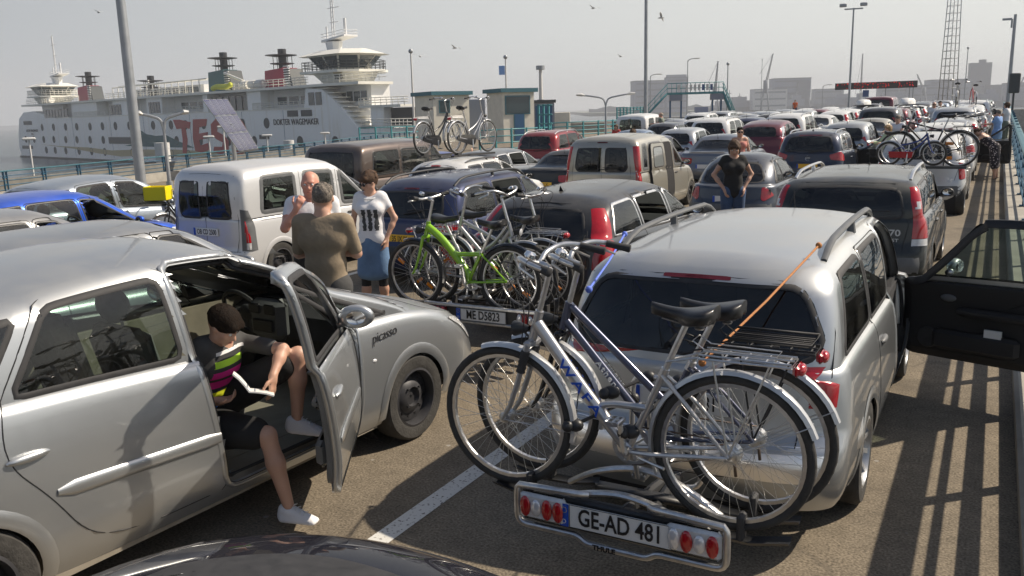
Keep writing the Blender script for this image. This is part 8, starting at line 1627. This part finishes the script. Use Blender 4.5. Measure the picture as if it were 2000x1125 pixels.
for ln, (lx_, lname, y, ye) in LANES.items():
    n_ = 0
    while y < ye:
        kind, cn, sc = FIX.get((ln, n_), (rs.choice(['hatchback', 'estate car', 'saloon', 'tall car', 'people carrier', 'hatchback', 'estate car']), PALET[rs.choice(len(PALET), p=[.24, .2, .11, .1, .05, .03, .05, .1, .04, .08])][0], 1.0))
        FARC[(ln, n_)] = far(kind, cn, lx_+rs.uniform(-.15, .15), y, f'{cn} {kind}, {ORD[n_]} of the distant cars in the {lname}', sc)
        y += (5.6 if kind == 'van' else 4.35 if kind in ('hatchback', 'small') else 4.85)+rs.rand()*.3; n_ += 1
def roof_box(x, y, z, label, mt='fender_silver', sc=1.0):
    m = MB(); V = []; n = 14
    for i in range(n+1):
        u = i/n; yy = (u-.5)*2.1; w_ = .40*min(1, (math.sin(math.pi*min(max(u, .02), .98)))**.35); h = .30*(min(1, (1-u)*3.2+.25))*min(1, u*8+.3)
        for (a, b) in ((-1, 0), (-.95, .6), (-.7, .95), (0, 1.05), (.7, .95), (.95, .6), (1, 0), (0, -.12)): V.append((a*w_, yy, b*h))
    m.add(V, [(i*8+k, i*8+(k+1) % 8, i*8+8+(k+1) % 8, i*8+8+k) for i in range(n) for k in range(8)]+[tuple(range(7, -1, -1)), tuple(n*8+k for k in range(8))]); o = m.build('roof_box', mt); o.location = (x, y, z); o.scale = (sc, sc, sc); tag(o, label, 'roof box'); m = MB(); m.box((0, -.5, -.06), (1.1, .05, .05)); m.box((0, .4, -.06), (1.1, .05, .05)); m.build('roof_bars', 'rubber', o, smooth=False); return o
roof_box(-18.7, 25.0, 1.14, 'silver roof box on the white estate car left of the blue saloon')
for k_, (ln, i_) in enumerate([(3, 5), (2, 4)]):
    o = FARC[(ln, i_)]; roof_box(o.location.x, o.location.y+1.7, o.location.z+1.64, ['pale roof box on a distant car in the third lane', 'grey roof box on a distant car in the second lane'][k_], 'white_paint')
# --- bicycles on the silver estate
rk = make_rack('silver tubular bicycle carrier with number plate and red lamps behind the silver estate', 'GE-AD 481', platz=.54, maker='THULE'); rk.location = (-1.315, 3.2, 0)
b1 = make_bike('silver step through bicycle standing nearest on the silver estate carrier', 'bike_silver', 'low', susp=True, text=('WAFA', 'plate_blue', .062, 1.5), saddle_z=.95, bar_z=1.10, group=None); put(b1, -.87, 3.39, .525, 90, 0)
b2 = make_bike('blue and silver step through bicycle behind the silver one on the carrier', 'bike_bluegrey', 'twin', rack='rubber', saddle_z=.93, bar_z=1.08, text=('Athena', 'plate_white', .04, 1.2), fork='bike_black'); put(b2, -.82, 3.61, .525, 90.5, 0)
bb_ = MB(); P_ = [(-.12, -.24), (.12, -.24), (.12, .1), (-.12, .1)]
for x in np.linspace(-.09, .09, 7): bb_.cyl((x, -.22, .80), (x, .1, .80), .003, 4)
bb_.tube([(-.1, -.23, .81), (.1, -.23, .81), (.1, .12, .81), (-.1, .12, .81)], .006, 5, closed=True); bb_.build('carrier_basket', 'rubber', b2, sharp=False)
def strap(a, b, mt, label, r=.006, hook=None):
    m = MB(); a, b = np.array(a), np.array(b); m.tube([a, (a+b)/2-np.array((0, 0, .015)), b], r, 8); o = m.build('strap', mt); tag(o, label, 'strap'); m = MB(); m.ell(a, (.018, .018, .018), 10, 6); m.ell(b, (.018, .018, .018), 10, 6); m.build('hook', hook or mt, o); return o
strap((-1.62, 3.62, 1.47), (-1.93, 4.85, 1.55), 'strap_blue', 'thin blue cord from bicycle frame to the left roof rail'); strap((-1.05, 3.55, 1.20), (-.80, 4.85, 1.54), 'strap_orange', 'thin orange cord from bicycle frame to the right roof rail')
# --- bicycles behind the dark estate
rk2 = make_rack('bicycle carrier with white number plate behind the dark estate with four bicycles', 'ME D5823', platz=.50, kind='flat', nb=4, W2=.62); rk2.location = (-3.95, 6.45, 0)
for k_, (fm, st_, rf, bz, lb, x_, rot) in enumerate([('bike_green', 'y', True, 1.05, 'bright green bicycle with suspension frame nearest on the four bicycle carrier', -3.83, 90), ('bike_silver', 'wave', True, 1.08, 'white silver bicycle second on the four bicycle carrier', -4.80, -90), ('bike_silver', 'mixte', False, 1.06, 'silver bicycle third on the four bicycle carrier, beside the green one', -3.70, 90), ('bike_black', 'diamond', True, 1.04, 'black bicycle furthest on the four bicycle carrier against the dark estate', -4.72, -90)]):
    b = make_bike(lb, fm, st_, r=.325, wb=1.04, bar='flat' if k_ in (0, 3) else 'trek', rack=k_ in (1, 2, 3), fender='bike_black' if k_ in (0, 3) else 'fender_silver', reflect=True, tw=.025, saddle_z=.86, bar_z=bz, lamp=k_ < 2, text=('PEGASUS', 'bike_red', .035, 1.2) if k_ == 0 else None); put(b, x_+.09, 6.62+.19*k_, .475, rot, 0)
# --- two city bicycles on the roof of the white estate
for k_, (x_, y_, lb, fm) in enumerate([(-10.35, 14.9, 'black city bicycle with red saddle cover standing left on the car roof', 'bike_black'), (-9.65, 15.15, 'silver and black city bicycle standing right on the car roof', 'bike_silver')]):
    b = make_bike(lb, fm, 'wave', chaincase=True, bar='trek', saddle_z=.98, bar_z=1.14, spokes=28); put(b, x_-.22, y_+.25, 1.44, -5 if k_ else -2)
    m = MB(); m.box((0, .55, -.03), (.08, 1.5, .04)); m.box((0, 0, 0), (.1, .12, .08)); m.build('roof_rail_mount', 'rubber', b, smooth=False)
# --- bicycles on the white people carrier along the railing
b = make_bike('black city bicycle hanging on the tailgate rack of the white people carrier', 'bike_black', 'diamond', rack='rubber', fender='bike_black', saddle_z=1.0, bar_z=1.12, skirt=None, spokes=28); put(b, -.60, 18.72, 1.02, 90)
b = make_bike('small blue and red child bicycle hung in front of the black bicycle', 'bike_blue', 'wave', r=.235, wb=.80, rack=False, fender='fender_silver', saddle_z=.66, bar_z=.86, fork='bike_blue', chaincase=False, spokes=20, tw=.024); put(b, -1.82, 18.48, 1.06, -90)
m = MB(); m.prism([(.04, .02, .16), (.04, .42, .15), (.04, .44, .27), (.04, .0, .28)], (.03, 0, 0)); m.build('chain_guard', 'bike_red', b, smooth=False)
m = MB(); m.box((0, 0, 0), (1.5, .06, .05)); m.box((0, .12, 0), (1.5, .06, .05)); 
for x in (-.35, .35): m.tube([(x, 0, 0), (x, .5, .05)], .02, 6); m.tube([(x, .12, 0), (x, .25, .55)], .015, 6)
o = m.build('tailgate_rack', 'ferry_dark', smooth=False); o.location = (-1.2, 18.6, 1.02); tag(o, 'dark tailgate rack holding the bicycles on the white people carrier', 'bike rack')
for (x, z) in ((.55, 1.12), (.54, .84)): m = MB(); m.box((-1.32+x, 18.66+.1, z+.35), (.14, .02, .06), bev=.008); m.build('reflector', 'amber_lens', None).parent = o; bpy.context.scene.objects[-1].location = (1.2, -18.6, -1.02)
# far bicycles lying on the queue roofs
for k_, (ln, i_, dx, rot, tl) in enumerate([(1, 0, 0, 60, 80), (1, 1, 0, 0, 0), (1, 2, .3, 10, 0)]):
    o = FARC[(ln, i_)]; b = make_bike(['bicycle lying flat on a distant silver car roof by the railing', 'black bicycle upright on a distant white car by the railing', 'red bicycle upright on a distant car roof by the railing'][k_], ['bike_silver', 'bike_black', 'bike_red'][k_], 'diamond', detail=False, spokes=16, rack=False); put(b, o.location.x+dx+(.3 if k_ == 0 else 0), o.location.y+1.3, o.location.z+(1.5 if k_ != 1 else 1.62), rot if k_ else 20, tl)
# yellow crate bicycle behind the white van
b = make_bike('dark bicycle with a yellow crate standing left of the white van', 'bike_black', 'wave', spokes=24, detail=False, rack='rubber', saddle_z=1.0); put(b, -13.15, 11.55, -.05, 180)
m = MB(); cz, th = .30, .015
for (c_, d_) in (((0, 0, .01), (.42, .34, .02)), ((-.2, 0, .13), (.02, .34, .26)), ((.2, 0, .13), (.02, .34, .26)), ((0, -.16, .13), (.42, .02, .26)), ((0, .16, .13), (.42, .02, .26))): m.box(c_, d_, bev=.006)
o = m.build('crate', 'crate_yellow', sharp=30); o.location = (-13.12, 10.42, .90); o.rotation_euler = (0, 0, .5); o.scale = (.95, .95, .95); tag(o, 'bright yellow plastic crate on the bicycle left of the white van', 'crate')
# --- people
boy_f = nrm((.9, .35, 0)); hip = np.array((-3.98, 3.06, .70)); sc_ = .97
def boy():
    hip[:] = (-3.96, 3.22, .62)
    b = person('dark haired boy in striped shirt and black shorts reading in the open car door', tuple(hip), (.94, .25, 0), nrm((.74, .22, -.58)), (((-3.49, 3.62, .93), (-3.52, 3.60, .53), (.75, .45, -.15)), ((-3.42, 3.26, .57), (-3.33, 3.29, .14), (.85, .20, -.04))),
        [((-3.53, 3.54, .98), (-3.47, 3.39, .87), (.1, -.25, -.9), (.9, .3, .1), 1, .35), ((-3.84, 3.02, .80), (-3.66, 3.14, .77), (.8, .45, .15), (-.1, .1, -1), -1, .6)], H=1.62, lean=(.36, .22, .9), top='charcoal_cloth', bottom='black_cloth', hairm='hair_dark', hairst='mop', legw='shorts', sleeve=.75, fine=.010, head_off=(.02, -.10, .0), headup=(.5, .1, .8), topmats=['charcoal_cloth', 'stripe_cloth'], top_mi=lambda c: (((c-hip)@np.array((.80, -.35, .0)) > .02) & (abs((c-hip)@np.array((-.25, .94, -.1))) < .12) & ((c-hip)@np.array((.94, .25, 0)) < .31) & (c[:, 2] < hip[2]+.40)).astype(int))
    return b
print_cloth('stripe_cloth', (2, .66, 1.06, .004), [(0, (.05, .25, .7)), (.12, (.03, .03, .03)), (.2, (.75, .8, .02)), (.30, (.03, .03, .03)), (.36, (.75, .02, .28)), (.48, (.04, .03, .03)), (.52, (.75, .02, .28)), (.62, (.04, .04, .04)), (.68, (.45, .75, .05)), (.78, (.03, .03, .03)), (.86, (.7, .7, .7)), (.92, (.05, .05, .05))], (0, 0, 0))
print_cloth('print_cloth', (0, -.16, .16, .05), [(0, (.75, .75, .77)), (.25, (.05, .06, .06)), (.36, (.6, .6, .62)), (.42, (.04, .05, .05)), (.55, (.7, .7, .72)), (.60, (.05, .05, .05)), (.74, (.75, .75, .77))], (0, 0, 0))
boy()
m = MB(); V = []; n = 7
for i in range(n):
    u = (i/(n-1)-.5)*2; z = .012*math.sin(abs(u)*3.0)+abs(u)**1.4*.04
    for v in (-.095, .095): V.append((u*.125, v, z))
m.add(V+[(x, y, z-.008) for x, y, z in V], [(2*i, 2*i+2, 2*i+3, 2*i+1) for i in range(n-1)]+[(14+2*i, 14+2*i+1, 14+2*i+3, 14+2*i+2) for i in range(n-1)]+[(2*i, 14+2*i, 14+2*i+2, 2*i+2) for i in range(n-1)]+[(2*i+1, 2*i+3, 14+2*i+3, 14+2*i+1) for i in range(n-1)]); o = m.build('book', 'white_paint'); o.location = (-3.50, 3.24, .83); o.rotation_euler = (R(-14), R(34), R(38)); tag(o, 'open white paperback held on the lap of the reading boy', 'book')
m = MB()
for sgn in (-1, 1):
    for k_ in range(13): m.box((sgn*.062, -.075+k_*.0125, .021), (.09, .003, .0008), R3=((math.cos(sgn*.25), 0, -math.sin(sgn*.25)), (0, 1, 0), (math.sin(sgn*.25), 0, math.cos(sgn*.25))))
m.build('text_lines', 'far_grey', o, smooth=False)
standing('bald man in white shirt holding a hand to his face beside the white van', -5.60, 6.15, 215, 1.82, arms=('down', 'face'), top='white_cloth', bottom='black_cloth', skin='skin_red', hairm='hair_light', hairst='thin', look=212, nod=5, fine=.011)
standing('grey haired man in brown t shirt seen from behind with folded arms', -4.58, 5.14, 22, 1.80, arms='cross', top='khaki_cloth', bottom='charcoal_cloth', hairm='hair_grey', hairst='short', look=40, bulk=1.03, sleeve=.85, fine=.011)
wp = np.array((-6.12, 7.68)); body = standing('woman in white printed shirt, denim skirt and sunglasses, hand in pocket', wp[0], wp[1], 205, 1.69, arms=('pocket', 'down'), female=True, top='white_cloth', bottom='denim', legw='skirt', hairm='hair_brown', hairst='crop', glasses=True, look=160, nod=18, fine=.011, sleeve=.42, under='black_cloth', shoes='black_cloth', topmats=['white_cloth', 'printw'], top_mi=None) if False else None
def printed():
    # printed panel material in world metres around the woman's middle
    m, t, p = node_mat('printw'); L = t.links.new; tc = t.nodes.new('ShaderNodeTexCoord'); mp = t.nodes.new('ShaderNodeMapping'); mp.vector_type = 'POINT'; mp.inputs['Location'].default_value = (6.12, -7.68, 0); L(tc.outputs['Object'], mp.inputs[0])
    ro = t.nodes.new('ShaderNodeVectorRotate'); ro.inputs['Angle'].default_value = -R(205-180); L(mp.outputs[0], ro.inputs[0]); s = t.nodes.new('ShaderNodeSeparateXYZ'); L(ro.outputs[0], s.inputs[0])
    n = t.nodes.new('ShaderNodeTexNoise'); n.inputs['Scale'].default_value = 30; n.inputs['Detail'].default_value = 4; L(tc.outputs['Object'], n.inputs[0]); wv = t.nodes.new('ShaderNodeMath'); wv.operation = 'MULTIPLY_ADD'; wv.inputs[1].default_value = .05; L(n.outputs[0], wv.inputs[0]); L(s.outputs[0], wv.inputs[2])
    sn = t.nodes.new('ShaderNodeMath'); sn.operation = 'PINGPONG'; sn.inputs[1].default_value = .035; L(wv.outputs[0], sn.inputs[0]); th = t.nodes.new('ShaderNodeMath'); th.operation = 'GREATER_THAN'; th.inputs[1].default_value = .014; L(sn.outputs[0], th.inputs[0])
    mx = t.nodes.new('ShaderNodeMix'); mx.data_type = 'RGBA'; mx.inputs[6].default_value = (.7, .7, .72, 1); mx.inputs[7].default_value = (.05, .055, .06, 1); L(th.outputs[0], mx.inputs[0]); L(mx.outputs[2], p.inputs['Base Color']); p.inputs['Roughness'].default_value = .85
printed(); _f = np.array((-math.sin(R(205)), math.cos(R(205)), 0)); _r = np.array((_f[1], -_f[0], 0))
def print_area(c):
    d = c-np.array((wp[0], wp[1], 0)); return ((d@_f > .05) & (abs(d@_r) < .105) & (c[:, 2] > 1.03) & (c[:, 2] < 1.27)).astype(int)
wb_ = standing('woman in white printed shirt, denim skirt and sunglasses, hand in pocket', wp[0], wp[1], 205, 1.69, arms=('pocket', 'down'), female=True, top='white_cloth', bottom='denim', legw='skirt', hairm='hair_brown', hairst='crop', glasses=True, look=160, nod=18, fine=.011, sleeve=.42, under='black_cloth', shoes='black_cloth', topmats=['white_cloth', 'printw'], top_mi=print_area)
m = MB(); a = np.linspace(0, 2*math.pi, 20, endpoint=False); nk = np.array((wp[0], wp[1], .95*1.69/1.75+.50)); m.tube([nk+_r*.085*math.cos(t)+_f*(.02+.085*math.sin(t))+np.array((0, 0, -.035*math.sin(t)-.005)) for t in a], .007, 6, closed=True); m.build('necklace', 'plate_white', wb_)
standing('woman in black top and jeans with both hands on her hips', -3.62, 13.75, 208, 1.77, arms='hips', female=True, top='black_cloth', bottom='denim_dark', hairm='hair_brown', hairst='bob', look=195, nod=28, sleeve=.3)
standing('woman with sunglasses and bare shoulders standing behind the small grey hatchback', -5.55, 21.6, 200, 1.78, arms='down', female=True, top='pink_cloth', bottom='denim_dark', hairm='hair_dark', hairst='tied', glasses=True, look=205, sleeve=0, shoulders=False)
# along the railing
hip = np.array((.0, 27.9, .95)); 
person('woman in dark floral dress bending into the open car door', tuple(hip), (-.9, .1, 0), nrm((-.8, 0, -.6)), (((.02, 27.8, .5), (.05, 27.75, .085), (-1, 0, 0)), ((.05, 28.05, .5), (.1, 28.1, .085), (-1, 0, 0))), [((-.62, 27.65, 1.05), (-.7, 27.7, .85)), ((-.62, 28.1, 1.05), (-.72, 28.0, .85))], H=1.68, lean=(-.75, 0, .75), top='floral_cloth', bottom='floral_cloth', legw='dress', female=True, hairm='hair_brown', hairst='tied', sleeve=0, shoes='black_cloth', shoulders=False, detail=False)
zz_ = zg(36)
standing('woman in light blue top facing the railing beside the queue', .02, 35.0, 60, 1.68, z=zg(35), arms='forward', top='blue_cloth', bottom='blue_cloth', legw='dress', female=True, hairm='hair_grey', hairst='short', sleeve=.6, detail=False)
standing('woman in white t shirt and grey trousers leaning at the railing', .30, 38.6, 70, 1.72, z=zg(38.6)+.12, arms='forward', top='white_cloth', bottom='grey_green_cloth', female=True, hairm='hair_brown', hairst='bob', detail=False)
standing('man in white t shirt and sunglasses between distant cars', -2.5, 43.0, 190, 1.8, z=zg(44), arms='down', top='white_cloth', bottom='denim_dark', hairm='hair_light', hairst='thin', glasses=True)
standing('man with white shirt looking down behind the hanging bicycles', -2.75, 30.2, 150, 1.74, z=.12, arms='forward', top='white_cloth', bottom='denim_dark', hairm='hair_grey', hairst='short', nod=30, detail=False)
standing('blond person in lime green top stretching an arm out behind the bicycles', -2.55, 25.6, 130, 1.66, z=.03, arms='forward', top='lime_cloth', bottom='denim_dark', female=True, hairm='hair_blond', hairst='bob', sleeve=1.8, detail=False)
standing('dark haired person standing behind the man in white t shirt', -2.45, 46.5, 200, 1.78, z=zg(47), arms='down', top='charcoal_cloth', bottom='denim_dark', hairm='hair_dark', hairst='short', detail=False)
standing('dock worker in orange vest in front of the far water', gp(1553, 95)[0], gp(1553, 95)[1], 180, 1.85, z=.84, arms='down', top='orange_cloth', bottom='denim_dark', hairm='hair_brown', hairst='short', fine=.016, detail=False)
standing('man in grey green shirt leaning on a distant car near the white van', -14.4, 41.0, 90, 1.85, z=zg(41, -14)+.1, arms='forward', top='grey_green_cloth', bottom='denim_dark', skin='skin_red', hairm='hair_light', hairst='thin', fine=.014, detail=False)
standing('red haired person in red top beside the pale blue saloon', -14.4, 35.2, 180, 1.66, z=zg(35, -14), arms='down', top='red_cloth', bottom='denim_dark', female=True, hairm='hair_brown', hairst='bob', fine=.014, detail=False)
def sitter(label, x, y, z, f, top, hm, hs, arms=None, H=1.72):
    f = nrm((*f, 0)); r = np.cross(f, (0, 0, 1)); z += zg(y, x); h_ = np.array((x, y, z)); L_ = [(h_+f*.42+r*s_*.1+np.array((0, 0, .06)), h_+f*.62+r*s_*.1-np.array((0, 0, .3)), f) for s_ in (-1, 1)]
    A = arms or [(h_+np.array((0, 0, .26))+r*s_*.24+f*.08, h_+np.array((0, 0, .28))+r*s_*.16+f*.32) for s_ in (-1, 1)]; return person(label, tuple(h_), f, f, L_, A, H=H, lean=tuple(np.array((0, 0, 1))-f*.2), top=top, bottom='denim_dark', hairm=hm, hairst=hs, detail=False, fine=.014)
sitter('driver with dark hair sitting in the grey hatchback at the left edge', -9.45, 5.75, .50, (0, 1), 'white_cloth', 'hair_dark', 'short'); sitter('grey haired passenger in the dark blue estate car', -6.65, 11.15, .52, (0, 1), 'charcoal_cloth', 'hair_grey', 'bob')
h_ = np.array((-15.35, 23.4, .5)); sitter('person in the royal blue saloon holding an arm up out of the window', -15.35, 23.4, .5, (0, 1), 'blue_cloth', 'hair_brown', 'short', arms=[((-15.6, 23.6, .55), (-15.5, 23.9, .5)), ((-14.8, 23.65, .65), (-14.75, 23.8, 1.05))])
standing('person with brown hair standing just behind the beige van', -8.75, 22.6, 20, 1.85, z=-.1, arms='down', top='khaki_cloth', bottom='denim_dark', hairm='hair_brown', hairst='short', detail=False)
